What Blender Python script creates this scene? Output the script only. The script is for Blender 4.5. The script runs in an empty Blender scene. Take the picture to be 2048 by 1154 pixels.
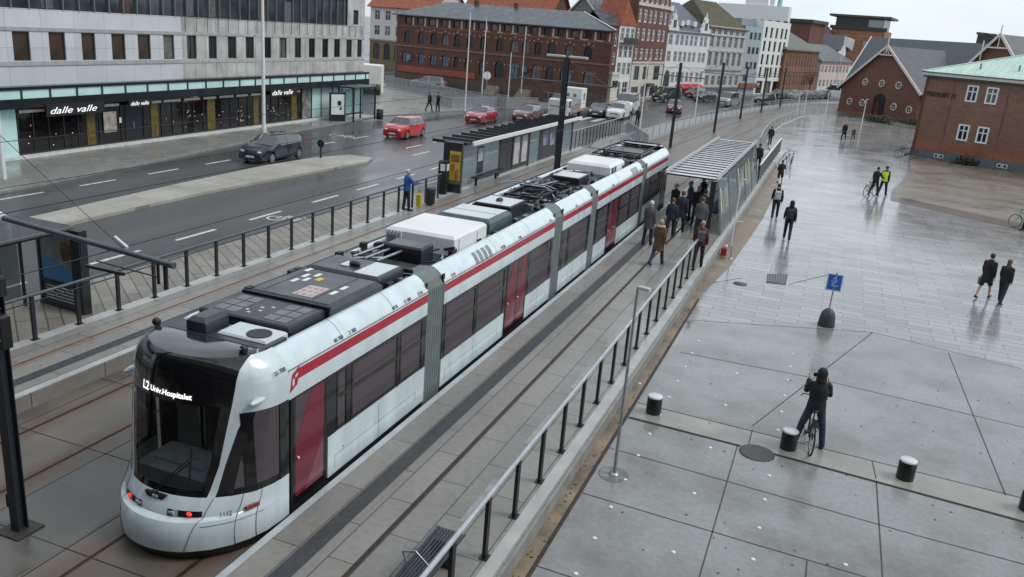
import bpy, bmesh, math, random
from math import sin, cos, pi, radians as R, sqrt, hypot, atan2
from mathutils import Vector, Matrix

SC = bpy.context.scene
COL = SC.collection
random.seed(11)

# ------------------------------------------------------------------ materials
MATS = {}


def M(name, col, rough=.5, metal=0., var=.0, scale=4., bump=0., coat=0., col2=None, rvar=0., stretch=None, spec=.5, detail=4.):
    """Procedural material: base colour broken up by noise, roughness broken up by a second noise, optional bump."""
    if name in MATS:
        return MATS[name]
    m = bpy.data.materials.new(name)
    m.use_nodes = True
    nt = m.node_tree
    b = nt.nodes['Principled BSDF']
    b.inputs['Roughness'].default_value = rough
    b.inputs['Metallic'].default_value = metal
    b.inputs['Coat Weight'].default_value = coat
    b.inputs['Coat Roughness'].default_value = .08
    b.inputs['Specular IOR Level'].default_value = spec
    c = (*col, 1)
    c2 = (*(col2 if col2 else tuple(x * (1 - var) for x in col)), 1)
    tc = nt.nodes.new('ShaderNodeTexCoord')
    mp = nt.nodes.new('ShaderNodeMapping')
    nt.links.new(tc.outputs['Object'], mp.inputs['Vector'])
    if stretch:
        mp.inputs['Scale'].default_value = stretch
    n = nt.nodes.new('ShaderNodeTexNoise')
    n.inputs['Scale'].default_value = scale
    n.inputs['Detail'].default_value = detail
    nt.links.new(mp.outputs['Vector'], n.inputs['Vector'])
    r = nt.nodes.new('ShaderNodeValToRGB')
    r.color_ramp.elements[0].position = .36
    r.color_ramp.elements[1].position = .66
    r.color_ramp.elements[0].color = c2
    r.color_ramp.elements[1].color = c
    nt.links.new(n.outputs['Fac'], r.inputs['Fac'])
    nt.links.new(r.outputs['Color'], b.inputs['Base Color'])
    if rvar:
        mr = nt.nodes.new('ShaderNodeMapRange')
        mr.inputs['From Min'].default_value = .3
        mr.inputs['From Max'].default_value = .7
        mr.inputs['To Min'].default_value = max(.03, rough - rvar)
        mr.inputs['To Max'].default_value = min(1, rough + rvar)
        nt.links.new(n.outputs['Fac'], mr.inputs['Value'])
        nt.links.new(mr.outputs['Result'], b.inputs['Roughness'])
    if bump:
        bp = nt.nodes.new('ShaderNodeBump')
        bp.inputs['Strength'].default_value = bump
        bp.inputs['Distance'].default_value = .02
        n2 = nt.nodes.new('ShaderNodeTexNoise')
        n2.inputs['Scale'].default_value = scale * 9
        n2.inputs['Detail'].default_value = 3
        nt.links.new(mp.outputs['Vector'], n2.inputs['Vector'])
        nt.links.new(n2.outputs['Fac'], bp.inputs['Height'])
        nt.links.new(bp.outputs['Normal'], b.inputs['Normal'])
    MATS[name] = m
    return m


def glass(name, tint, opaque, mixf, rough=.03):
    """Tinted pane: part see-through, part dark reflecting film."""
    if name in MATS:
        return MATS[name]
    m = bpy.data.materials.new(name)
    m.use_nodes = True
    nt = m.node_tree
    b = nt.nodes['Principled BSDF']
    b.inputs['Base Color'].default_value = (*opaque, 1)
    b.inputs['Roughness'].default_value = rough
    b.inputs['Specular IOR Level'].default_value = .6
    t = nt.nodes.new('ShaderNodeBsdfTransparent')
    t.inputs['Color'].default_value = (*tint, 1)
    mx = nt.nodes.new('ShaderNodeMixShader')
    mx.inputs['Fac'].default_value = mixf
    nt.links.new(t.outputs[0], mx.inputs[1])
    nt.links.new(b.outputs[0], mx.inputs[2])
    nt.links.new(mx.outputs[0], nt.nodes['Material Output'].inputs['Surface'])
    MATS[name] = m
    return m


def emit(name, col, s):
    if name in MATS:
        return MATS[name]
    m = bpy.data.materials.new(name)
    m.use_nodes = True
    b = m.node_tree.nodes['Principled BSDF']
    b.inputs['Base Color'].default_value = (*col, 1)
    b.inputs['Emission Color'].default_value = (*col, 1)
    b.inputs['Emission Strength'].default_value = s
    MATS[name] = m
    return m


def N(nt, t, **kw):
    n = nt.nodes.new(t)
    for k, v in kw.items():
        if k in n.inputs:
            n.inputs[k].default_value = v
        else:
            setattr(n, k, v)
    return n


def paving(name, c1, c2, mortar, bw, rh, ms, rough, rvar, rot=0., stain=(.5, .45, .4), stainamt=.35, big=.25, bump=.3, axes='xy', offset=.5, wetscale=.35, mott=.26):
    """Slabs or bricks laid in courses, each a little different, with stains and wet patches."""
    if name in MATS:
        return MATS[name]
    m = bpy.data.materials.new(name)
    m.use_nodes = True
    nt = m.node_tree
    L = nt.links.new
    b = nt.nodes['Principled BSDF']
    tc = N(nt, 'ShaderNodeTexCoord')
    src = tc.outputs['Object']
    if axes == 'xz':
        sp = N(nt, 'ShaderNodeSeparateXYZ')
        cb = N(nt, 'ShaderNodeCombineXYZ')
        ad = N(nt, 'ShaderNodeMath', operation='ADD')
        L(src, sp.inputs[0])
        L(sp.outputs['X'], ad.inputs[0])
        L(sp.outputs['Y'], ad.inputs[1])
        L(ad.outputs[0], cb.inputs['X'])
        L(sp.outputs['Z'], cb.inputs['Y'])
        src = cb.outputs[0]
    mp = N(nt, 'ShaderNodeMapping')
    mp.inputs['Rotation'].default_value = (0, 0, rot)
    L(src, mp.inputs['Vector'])
    bt = N(nt, 'ShaderNodeTexBrick')
    bt.offset = offset
    bt.inputs['Color1'].default_value = (*c1, 1)
    bt.inputs['Color2'].default_value = (*c2, 1)
    bt.inputs['Mortar'].default_value = (*mortar, 1)
    bt.inputs['Scale'].default_value = 1
    bt.inputs['Mortar Size'].default_value = ms
    bt.inputs['Mortar Smooth'].default_value = .2
    bt.inputs['Bias'].default_value = 0
    bt.inputs['Brick Width'].default_value = bw
    bt.inputs['Row Height'].default_value = rh
    L(mp.outputs[0], bt.inputs['Vector'])
    n1 = N(nt, 'ShaderNodeTexNoise', Scale=big, Detail=6.)
    n1.inputs['Roughness'].default_value = .6
    L(tc.outputs['Object'], n1.inputs['Vector'])
    mr = N(nt, 'ShaderNodeMapRange')
    mr.inputs['From Min'].default_value = .42
    mr.inputs['From Max'].default_value = .72
    mr.inputs['To Max'].default_value = stainamt
    L(n1.outputs['Fac'], mr.inputs['Value'])
    mx = N(nt, 'ShaderNodeMix', data_type='RGBA', blend_type='MULTIPLY')
    L(mr.outputs[0], mx.inputs[0])
    L(bt.outputs['Color'], mx.inputs[6])
    mx.inputs[7].default_value = (*stain, 1)
    n3 = N(nt, 'ShaderNodeTexNoise', Scale=9., Detail=5.)
    L(tc.outputs['Object'], n3.inputs['Vector'])
    m3 = N(nt, 'ShaderNodeMapRange')
    m3.inputs['To Min'].default_value = 1 - mott
    m3.inputs['To Max'].default_value = 1 + mott
    L(n3.outputs['Fac'], m3.inputs['Value'])
    mx2 = N(nt, 'ShaderNodeMix', data_type='RGBA', blend_type='MULTIPLY')
    mx2.inputs[0].default_value = 1
    L(mx.outputs[2], mx2.inputs[6])
    L(m3.outputs[0], mx2.inputs[7])
    L(mx2.outputs[2], b.inputs['Base Color'])
    n2 = N(nt, 'ShaderNodeTexNoise', Scale=wetscale, Detail=5.)
    n2.inputs['Roughness'].default_value = .65
    L(tc.outputs['Object'], n2.inputs['Vector'])
    m2 = N(nt, 'ShaderNodeMapRange')
    m2.inputs['From Min'].default_value = .35
    m2.inputs['From Max'].default_value = .65
    m2.inputs['To Min'].default_value = max(.04, rough - rvar)
    m2.inputs['To Max'].default_value = rough + rvar
    L(n2.outputs['Fac'], m2.inputs['Value'])
    L(m2.outputs[0], b.inputs['Roughness'])
    if bump:
        bp = N(nt, 'ShaderNodeBump', Strength=bump, Distance=.01)
        ad = N(nt, 'ShaderNodeMath', operation='MULTIPLY_ADD')
        L(n3.outputs['Fac'], ad.inputs[0])
        ad.inputs[1].default_value = .4
        inv = N(nt, 'ShaderNodeMath', operation='SUBTRACT')
        inv.inputs[0].default_value = 1
        L(bt.outputs['Fac'], inv.inputs[1])
        L(inv.outputs[0], ad.inputs[2])
        L(ad.outputs[0], bp.inputs['Height'])
        L(bp.outputs[0], b.inputs['Normal'])
    MATS[name] = m
    return m


# ------------------------------------------------------------------ mesh builder
class MB:
    def __init__(s):
        s.v, s.f, s.m, s.s = [], [], [], []

    def add(s, vs, fs, m=0, sm=False):
        o = len(s.v)
        s.v += [tuple(v) for v in vs]
        for f in fs:
            s.f.append(tuple(o + i for i in f))
            s.m.append(m)
            s.s.append(sm)
        return s

    def box(s, x0, x1, y0, y1, z0, z1, m=0):
        v = [(x0, y0, z0), (x1, y0, z0), (x1, y1, z0), (x0, y1, z0), (x0, y0, z1), (x1, y0, z1), (x1, y1, z1), (x0, y1, z1)]
        return s.add(v, [(0, 3, 2, 1), (4, 5, 6, 7), (0, 1, 5, 4), (1, 2, 6, 5), (2, 3, 7, 6), (3, 0, 4, 7)], m)

    def cbox(s, x0, x1, y0, y1, z0, z1, c=.05, m=0):
        """Box with chamfered upper edges."""
        v = [(x0, y0, z0), (x1, y0, z0), (x1, y1, z0), (x0, y1, z0), (x0, y0, z1 - c), (x1, y0, z1 - c), (x1, y1, z1 - c), (x0, y1, z1 - c),
             (x0 + c, y0 + c, z1), (x1 - c, y0 + c, z1), (x1 - c, y1 - c, z1), (x0 + c, y1 - c, z1)]
        return s.add(v, [(0, 3, 2, 1), (0, 1, 5, 4), (1, 2, 6, 5), (2, 3, 7, 6), (3, 0, 4, 7), (4, 5, 9, 8), (5, 6, 10, 9), (6, 7, 11, 10), (7, 4, 8, 11), (8, 9, 10, 11)], m)

    def quad(s, a, b, c, d, m=0):
        return s.add([a, b, c, d], [(0, 1, 2, 3)], m)

    def poly(s, pts, z, m=0):
        return s.add([(p[0], p[1], z) for p in pts], [tuple(range(len(pts)))], m)

    def prism(s, pts, z0, z1, m=0):
        a = sum(pts[i][0] * pts[(i + 1) % len(pts)][1] - pts[(i + 1) % len(pts)][0] * pts[i][1] for i in range(len(pts)))
        if a < 0:
            pts = pts[::-1]
        n = len(pts)
        v = [(p[0], p[1], z0) for p in pts] + [(p[0], p[1], z1) for p in pts]
        f = [tuple(range(n))[::-1], tuple(range(n, 2 * n))] + [(i, (i + 1) % n, n + (i + 1) % n, n + i) for i in range(n)]
        return s.add(v, f, m)

    def extr(s, pts, y0, y1, m=0):
        """Polygon in the x-z plane pushed from y0 to y1."""
        a = sum(pts[i][0] * pts[(i + 1) % len(pts)][1] - pts[(i + 1) % len(pts)][0] * pts[i][1] for i in range(len(pts)))
        if a < 0:
            pts = pts[::-1]
        n = len(pts)
        v = [(p[0], y0, p[1]) for p in pts] + [(p[0], y1, p[1]) for p in pts]
        f = [tuple(range(n)), tuple(range(n, 2 * n))[::-1]] + [((i + 1) % n, i, n + i, n + (i + 1) % n) for i in range(n)]
        return s.add(v, f, m)

    def cyl(s, p, q, r0, r1=None, n=10, m=0, cap=True, sm=True):
        r1 = r0 if r1 is None else r1
        p, q = Vector(p), Vector(q)
        d = (q - p).normalized()
        u = d.orthogonal().normalized()
        w = d.cross(u)
        v = []
        for c, r in ((p, r0), (q, r1)):
            for i in range(n):
                a = 2 * pi * i / n
                v.append(c + u * (r * cos(a)) + w * (r * sin(a)))
        s.add(v, [(i, (i + 1) % n, n + (i + 1) % n, n + i) for i in range(n)], m, sm)
        if cap:
            s.add(v[:n], [tuple(range(n))[::-1]], m)
            s.add(v[n:], [tuple(range(n))], m)
        return s

    def tube(s, pts, r, n=6, m=0):
        for a, b in zip(pts[:-1], pts[1:]):
            s.cyl(a, b, r, n=n, m=m)
        return s

    def bar(s, p, q, w, h, m=0):
        """Rectangular bar from p to q, w wide (level), h high."""
        p, q = Vector(p), Vector(q)
        d = (q - p).normalized()
        u = d.cross(Vector((0, 0, 1)))
        u = u.normalized() if u.length > 1e-4 else Vector((1, 0, 0))
        k = u.cross(d).normalized()
        v = []
        for c in (p, q):
            for a, b in ((-1, -1), (1, -1), (1, 1), (-1, 1)):
                v.append(c + u * (a * w / 2) + k * (b * h / 2))
        return s.add(v, [(0, 1, 2, 3), (7, 6, 5, 4), (0, 4, 5, 1), (1, 5, 6, 2), (2, 6, 7, 3), (3, 7, 4, 0)], m)

    def rings(s, rg, m=0, sm=True, close=True, cap0=True, cap1=True):
        n = len(rg[0])
        o = [v for r in rg for v in r]
        f = []
        for i in range(len(rg) - 1):
            for j in range(n if close else n - 1):
                k = (j + 1) % n
                f.append((i * n + j, i * n + k, (i + 1) * n + k, (i + 1) * n + j))
        s.add(o, f, m, sm)
        if cap0:
            s.add(rg[0], [tuple(range(n))[::-1]], m)
        if cap1:
            s.add(rg[-1], [tuple(range(n))], m)
        return s

    def lathe(s, c, prof, n=16, m=0, sm=True):
        """prof: (radius, z) pairs from bottom to top round a vertical axis through c."""
        rg = [[(c[0] + r * cos(2 * pi * i / n), c[1] + r * sin(2 * pi * i / n), c[2] + z) for i in range(n)] for r, z in prof]
        return s.rings(rg, m, sm)

    def ball(s, c, r, n=8, m=0):
        rx, ry, rz = r if isinstance(r, tuple) else (r, r, r)
        rg = []
        for k in range(1, n):
            a = -pi / 2 + pi * k / n
            rg.append([(c[0] + rx * cos(a) * cos(2 * pi * i / (2 * n)), c[1] + ry * cos(a) * sin(2 * pi * i / (2 * n)), c[2] + rz * sin(a)) for i in range(2 * n)])
        return s.rings(rg, m)

    def torus(s, c, r, t, axis='x', n=22, k=6, m=0):
        rg = []
        for i in range(n):
            a = 2 * pi * i / n
            g = []
            for j in range(k):
                b = 2 * pi * j / k
                rr = r + t * cos(b)
                p, q, h = rr * cos(a), rr * sin(a), t * sin(b)
                g.append((c[0] + h, c[1] + p, c[2] + q) if axis == 'x' else (c[0] + p, c[1] + h, c[2] + q) if axis == 'y' else (c[0] + p, c[1] + q, c[2] + h))
            rg.append(g)
        rg.append(rg[0])
        return s.rings(rg, m, cap0=False, cap1=False)

    def xf(s, fn):
        s.v = [tuple(fn(*v)) for v in s.v]
        return s

    def build(s, name, mats, parent=None, off=None, bevel=0., loc=None, weld=0):
        me = bpy.data.meshes.new(name)
        v = s.v
        if off:
            v = [(a - off[0], b - off[1], c - off[2]) for a, b, c in v]
        me.from_pydata(v, [], s.f)
        for x in (mats if isinstance(mats, (list, tuple)) else [mats]):
            me.materials.append(x)
        me.polygons.foreach_set('material_index', s.m)
        me.polygons.foreach_set('use_smooth', s.s)
        me.update()
        if weld:
            bm = bmesh.new()
            bm.from_mesh(me)
            bmesh.ops.remove_doubles(bm, verts=bm.verts, dist=2e-4)
            bmesh.ops.dissolve_degenerate(bm, edges=bm.edges, dist=1e-5)
            bm.normal_update()
            for e in bm.edges:
                e.smooth = not (len(e.link_faces) == 2 and e.calc_face_angle(0) > R(weld))
            bm.to_mesh(me)
            bm.free()
        o = bpy.data.objects.new(name, me)
        COL.objects.link(o)
        if parent:
            o.parent = parent
        if loc:
            o.location = loc
        if bevel:
            bv = o.modifiers.new('edge', 'BEVEL')
            bv.width = bevel
            bv.segments = 2
            bv.limit_method = 'ANGLE'
        return o


def tag(o, label, cat, group=None):
    o['label'] = label
    o['category'] = cat
    if group:
        o['group'] = group
    return o


def setting(o):
    o['kind'] = 'structure'
    return o


def thing(name, label, cat, loc=(0, 0, 0), rz=0., group=None):
    o = bpy.data.objects.new(name, None)
    o.empty_display_size = .2
    COL.objects.link(o)
    o.location = loc
    o.rotation_euler = (0, 0, rz)
    return tag(o, label, cat, group)


def dup(root, label=None, loc=None, rz=None, parent=None):
    c = root.copy()
    COL.objects.link(c)
    if parent:
        c.parent = parent
    if loc:
        c.location = loc
    if rz is not None:
        c.rotation_euler = (0, 0, rz)
    if label:
        c['label'] = label
    for ch in list(root.children):
        dup(ch, parent=c)
    return c


def text(s, size, mat, parent, loc, rot, name='lettering', ext=.004, shear=0., sx=1., align='LEFT', bold=0.):
    cu = bpy.data.curves.new(name, 'FONT')
    cu.body = s
    cu.size = size
    cu.extrude = ext
    cu.shear = shear
    cu.offset = bold
    cu.align_x = align
    cu.resolution_u = 3
    t = bpy.data.objects.new('tmp', cu)
    COL.objects.link(t)
    dg = bpy.context.evaluated_depsgraph_get()
    me = bpy.data.meshes.new_from_object(t.evaluated_get(dg))
    bpy.data.objects.remove(t)
    me.materials.clear()
    me.materials.append(mat)
    o = bpy.data.objects.new(name, me)
    COL.objects.link(o)
    o.parent = parent
    o.location = loc
    o.rotation_euler = rot
    o.scale = (sx, 1, 1)
    return o


# ------------------------------------------------------------------ colours of things
WHITE = M('tram_white', (.615, .72, .76), .16, scale=1.6, coat=.5, rvar=.06, stretch=(1.6, 1.6, .22), col2=(.52, .6, .63), detail=7)
TRED = M('tram_red', (.42, .012, .035), .3, coat=.3, var=.1)
BLACKG = M('black_gloss', (.008, .008, .01), .08, coat=.5)
BLACK = M('black_matt', (.012, .012, .014), .5, var=.3)
RUBBER = M('rubber', (.015, .015, .016), .7, var=.2)
BELLOWS = M('bellows_grey', (.15, .185, .185), .6, var=.15, scale=3)
ROOFD = M('roof_dark', (.022, .026, .032), .35, var=.35, scale=2, rvar=.12)
ROOFM = M('roof_slate_grey', (.036, .045, .055), .3, var=.25, scale=2, rvar=.1)
ROOFL = M('roof_light_grey', (.55, .6, .63), .3, var=.12, scale=2, rvar=.1)
ROOFW = M('roof_white', (.72, .74, .74), .4, var=.1, scale=1.2, rvar=.1)
STEEL = M('galvanised', (.42, .45, .47), .35, .7, var=.25, scale=6, rvar=.1)
DSTEEL = M('dark_steel', (.035, .042, .05), .4, .3, var=.25, scale=5)
MGREY = M('mid_grey', (.16, .17, .18), .5, var=.2)
LGREY = M('light_grey', (.45, .47, .48), .5, var=.12)
PWHITE = M('painted_white', (.72, .73, .73), .4, var=.08)
ORED = M('bright_red', (.5, .02, .02), .3)
YELLOW = M('yellow', (.6, .42, .04), .5)
SKIN = M('skin', (.45, .27, .2), .55)
TGLASS = glass('tram_glass', (.5, .43, .48), (.15, .128, .142), .55)
WSGLASS = glass('windscreen_glass', (.62, .66, .68), (.01, .012, .014), .3)
PGLASS = glass('clear_glass', (.8, .86, .87), (.3, .36, .38), .32, .06)
FGLASS = glass('fence_glass', (.8, .82, .83), (.34, .36, .37), .4, .2)
BG2 = M('window_glass_grey', (.05, .056, .062), .07, var=.5, scale=.8, spec=.7)
BG3 = M('window_curtain', (.17, .165, .15), .25, var=.4, scale=1.5, spec=.6)
BGLASS = M('window_glass', (.02, .024, .028), .07, var=.5, scale=.8, spec=.7)
# ------------------------------------------------------------------ camera, sky, sun
cam = bpy.data.cameras.new('camera')
cam.sensor_width = 36
cam.lens = 1684.7751 / 2048 * 36
cam.clip_end = 4000
co = bpy.data.objects.new('camera', cam)
COL.objects.link(co)
yaw, pit, rol = -.34598, .30157, .08054
f = Vector((sin(yaw) * cos(pit), cos(yaw) * cos(pit), -sin(pit)))
r = Vector((cos(yaw), -sin(yaw), 0))
u = r.cross(f)
r2 = r * cos(rol) + u * sin(rol)
u2 = u * cos(rol) - r * sin(rol)
mw = Matrix((r2, u2, -f)).transposed().to_4x4()
mw.translation = (8.4856, 0, 8.0359)
co.matrix_world = mw
SC.camera = co

w = bpy.data.worlds.new('World')
SC.world = w
w.use_nodes = True
nt = w.node_tree
sky = nt.nodes.new('ShaderNodeTexSky')
sky.sky_type = 'NISHITA'
sky.sun_disc = False
sky.sun_elevation = R(50)
sky.sun_rotation = R(104)
sky.air_density = 1
sky.dust_density = 2
sky.ozone_density = 1
hs = nt.nodes.new('ShaderNodeHueSaturation')
hs.inputs['Saturation'].default_value = .22
nt.links.new(sky.outputs[0], hs.inputs['Color'])
# broken overcast: soft brighter and darker cloud layers across the dome
tcw = nt.nodes.new('ShaderNodeTexCoord')
mpw = nt.nodes.new('ShaderNodeMapping')
mpw.inputs['Scale'].default_value = (1, 1, 3)
nw = nt.nodes.new('ShaderNodeTexNoise')
nw.inputs['Scale'].default_value = 1.6
nw.inputs['Detail'].default_value = 5
nt.links.new(tcw.outputs['Generated'], mpw.inputs['Vector'])
nt.links.new(mpw.outputs[0], nw.inputs['Vector'])
mrw = nt.nodes.new('ShaderNodeMapRange')
mrw.inputs['From Min'].default_value = .3
mrw.inputs['From Max'].default_value = .7
mrw.inputs['To Min'].default_value = .7
mrw.inputs['To Max'].default_value = 1.2
nt.links.new(nw.outputs['Fac'], mrw.inputs['Value'])
mxw = nt.nodes.new('ShaderNodeMix')
mxw.data_type = 'RGBA'
mxw.blend_type = 'MULTIPLY'
mxw.inputs[0].default_value = 1
# the cloud deck itself hides most of the blue
ck = nt.nodes.new('ShaderNodeMix')
ck.data_type = 'RGBA'
ck.inputs[0].default_value = .8
ck.inputs[7].default_value = (7.2, 8.0, 8.7, 1)
nt.links.new(hs.outputs[0], ck.inputs[6])
nt.links.new(ck.outputs[2], mxw.inputs[6])
nt.links.new(mrw.outputs[0], mxw.inputs[7])
bg = nt.nodes['Background']
bg.inputs['Strength'].default_value = .1
nt.links.new(mxw.outputs[2], bg.inputs['Color'])
sl = bpy.data.lights.new('sun', 'SUN')
sl.energy = 1.2
sl.angle = R(20)
sl.color = (1, .96, .9)
so = bpy.data.objects.new('sun', sl)
so.rotation_euler = (R(40), 0, R(104))
so.location = (0, 0, 60)
COL.objects.link(so)
SC.view_settings.view_transform = 'Standard'
SC.view_settings.look = 'None'
SC.view_settings.exposure = .42
SC.view_settings.gamma = 1
SC.cycles.max_bounces = 6
SC.cycles.transparent_max_bounces = 12

# ------------------------------------------------------------------ ground, road, pavements
ASPH = M('wet_asphalt', (.085, .086, .09), .3, var=.45, scale=.5, rvar=.17, bump=.25, stretch=(1, .12, 1), col2=(.055, .056, .059), detail=7)
PLAZA = paving('plaza_stone', (.3, .303, .305), (.21, .214, .22), (.1, .1, .1), 1.3, .42, .014, .15, .06, stainamt=.22, big=.12, bump=.15)
SLAB = paving('wet_slab_concrete', (.235, .242, .243), (.225, .23, .23), (.2, .2, .2), 900, 900, 0, .15, .12, stain=(.44, .42, .37), stainamt=.85, big=.42, bump=.12, wetscale=.3)
SANDY = M('wet_sand', (.25, .195, .13), .45, var=.5, scale=1.2, rvar=.25, bump=.5)
PLAT = paving('platform_stone', (.245, .24, .224), (.2, .197, .186), (.07, .067, .06), 1.85, .52, .012, .4, .15, rot=pi / 2, stainamt=.3, big=.6)
KERB = M('granite_kerb', (.26, .265, .26), .45, var=.25, scale=3, rvar=.15, bump=.2)
COPE = M('pale_coping', (.42, .43, .42), .4, var=.2, scale=2, rvar=.12, bump=.1)
TACT = M('tactile_dark', (.052, .054, .062), .5, var=.35, scale=8, bump=.6)
RUSTY = M('rusty_drain', (.045, .022, .014), .6, var=.6, scale=7, bump=.3)
ORUST = M('rust_orange', (.23, .085, .028), .6, var=.5, scale=6, bump=.2)
PAVE = paving('pavement_slab', (.25, .252, .235), (.2, .202, .19), (.09, .09, .086), .9, .62, .012, .35, .2, stainamt=.5, big=.35)
COBB = paving('cobbles', (.27, .25, .22), (.2, .186, .168), (.085, .08, .07), 1.4, .34, .02, .4, .2, rot=.65, stainamt=.4, big=.5)
ISLE = paving('island_stone', (.4, .39, .35), (.34, .33, .295), (.2, .19, .17), 1.1, 1.9, .012, .45, .2, rot=0., stainamt=.45, big=.5)
LINE = M('road_paint', (.66, .67, .66), .45, var=.4, scale=5, col2=(.4, .41, .41), bump=.2)
BROWNP = paving('brown_setts', (.25, .215, .18), (.19, .165, .14), (.09, .078, .068), .5, .16, .014, .4, .18, stainamt=.6, big=.18, rot=-.3)

# track bed with brown streaks beside the four rails
TB = bpy.data.materials.new('track_concrete')
TB.use_nodes = True
nt = TB.node_tree
L = nt.links.new
b = nt.nodes['Principled BSDF']
tc = N(nt, 'ShaderNodeTexCoord')
mp = N(nt, 'ShaderNodeMapping')
mp.inputs['Scale'].default_value = (2.2, .16, 1)
L(tc.outputs['Object'], mp.inputs[0])
n1 = N(nt, 'ShaderNodeTexNoise', Scale=2.2, Detail=7.)
L(mp.outputs[0], n1.inputs['Vector'])
n2 = N(nt, 'ShaderNodeTexNoise', Scale=.7, Detail=6.)
L(tc.outputs['Object'], n2.inputs['Vector'])
sp = N(nt, 'ShaderNodeSeparateXYZ')
L(tc.outputs['Object'], sp.inputs[0])
ma = N(nt, 'ShaderNodeMath', operation='ADD')
ma.inputs[1].default_value = 2.03
L(sp.outputs['X'], ma.inputs[0])
last = ma
for k in (2.03, .7175):
    ab = N(nt, 'ShaderNodeMath', operation='ABSOLUTE')
    L(last.outputs[0], ab.inputs[0])
    sb = N(nt, 'ShaderNodeMath', operation='SUBTRACT')
    sb.inputs[1].default_value = k
    L(ab.outputs[0], sb.inputs[0])
    last = sb
ab = N(nt, 'ShaderNodeMath', operation='ABSOLUTE')
L(last.outputs[0], ab.inputs[0])
mr = N(nt, 'ShaderNodeMapRange')
mr.inputs['From Min'].default_value = .04
mr.inputs['From Max'].default_value = .42
mr.inputs['To Min'].default_value = 1.1
mr.inputs['To Max'].default_value = 0.22
L(ab.outputs[0], mr.inputs['Value'])
mm = N(nt, 'ShaderNodeMath', operation='MULTIPLY')
L(mr.outputs[0], mm.inputs[0])
L(n1.outputs['Fac'], mm.inputs[1])
m4 = N(nt, 'ShaderNodeMath', operation='MULTIPLY')
m4.inputs[1].default_value = 1.5
L(mm.outputs[0], m4.inputs[0])
rp = N(nt, 'ShaderNodeValToRGB')
rp.color_ramp.elements[0].position = .3
rp.color_ramp.elements[0].color = (.075, .07, .06, 1)
rp.color_ramp.elements[1].position = .7
rp.color_ramp.elements[1].color = (.165, .152, .13, 1)
L(n2.outputs['Fac'], rp.inputs[0])
mx = N(nt, 'ShaderNodeMix', data_type='RGBA')
L(m4.outputs[0], mx.inputs[0])
L(rp.outputs[0], mx.inputs[6])
mx.inputs[7].default_value = (.1, .058, .038, 1)
L(mx.outputs[2], b.inputs['Base Color'])
m5 = N(nt, 'ShaderNodeMapRange')
m5.inputs['To Min'].default_value = .2
m5.inputs['To Max'].default_value = .65
L(n2.outputs['Fac'], m5.inputs['Value'])
L(m5.outputs[0], b.inputs['Roughness'])
bp = N(nt, 'ShaderNodeBump', Strength=.25, Distance=.02)
L(n1.outputs['Fac'], bp.inputs['Height'])
L(bp.outputs[0], b.inputs['Normal'])


def sheet(name, pts, z, mat):
    return setting(MB().poly(pts, z).build(name, mat))


def slab(name, pts, z1, mat, z0=-.02):
    return setting(MB().prism(pts, z0, z1).build(name, mat))


sheet('ground', [(-1500, -400), (1500, -400), (1500, 2500), (-1500, 2500)], -.03, ASPH)
sheet('road', [(-95, -40), (5.2, -40), (5.2, 70), (60, 118), (60, 260), (-95, 260)], 0, ASPH)
# tracks: bed, joints, rails
TC = [(0, -15), (0, 52), (.25, 66), (.9, 80), (1.9, 95), (3.6, 110), (6.2, 125), (10, 140), (16, 156), (30, 180)]


def offs(line, d):
    o = []
    for i, p in enumerate(line):
        a = line[max(0, i - 1)]
        c = line[min(len(line) - 1, i + 1)]
        dx, dy = c[0] - a[0], c[1] - a[1]
        l = hypot(dx, dy)
        o.append((p[0] + dy / l * d, p[1] - dx / l * d))
    return o


sheet('track_bed', offs(TC, 2.0) + offs(TC, -5.9)[::-1], .004, TB)
RAILM = M('rail_steel', (.12, .058, .034), .4, .5, var=.6, scale=9)
GROOVE = M('rail_groove', (.012, .01, .009), .8)
for xc in (0, -4.06):
    for sd in (-.7175, .7175):
        ln = offs(TC, xc + sd)
        mb = MB()
        for w_, z_, mt in ((.075, .008, 0), (.028, .012, 1)):
            a = offs(ln, -w_ / 2)
            c = offs(ln, w_ / 2)
            for i in range(len(ln) - 1):
                mb.quad((*a[i], z_), (*c[i], z_), (*c[i + 1], z_), (*a[i + 1], z_), mt)
        setting(mb.build('rail', [RAILM, GROOVE]))
mb = MB()
for i in range(40):
    y = -4 + i * 2.4
    if y > 60:
        break
    mb.quad((-5.5, y, .0075), (1.4, y, .0075), (1.4, y + .018, .0075), (-5.5, y + .018, .0075))
for x in (-2.9, -1.2, -5.1):
    mb.quad((x, -10, .0075), (x + .018, -10, .0075), (x + .018, 60, .0075), (x, 60, .0075))
setting(mb.build('track_joints', GROOVE))
sheet('track_patch', [(-2.9, 6.9), (-1.25, 6.9), (-1.25, 10.2), (-2.9, 10.2)], .0065, M('patch_concrete', (.12, .115, .105), .3, var=.4, scale=1.5, rvar=.2))


def platform(name, x0, x1, y0, y1, sgn):
    """sgn +1: edge towards the track is x0, -1: it is x1."""
    setting(MB().box(x0, x1, y0, y1, -.02, .33).build(name, PLAT, bevel=.01))
    e = x0 if sgn > 0 else x1
    st = lambda a, c, z, m, n: setting(MB().quad((e + sgn * a, y0, z), (e + sgn * c, y0, z), (e + sgn * c, y1, z), (e + sgn * a, y1, z)).build(n, m)) if sgn > 0 else setting(MB().quad((e - c, y0, z), (e - a, y0, z), (e - a, y1, z), (e - c, y1, z)).build(n, m))
    return st


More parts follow.
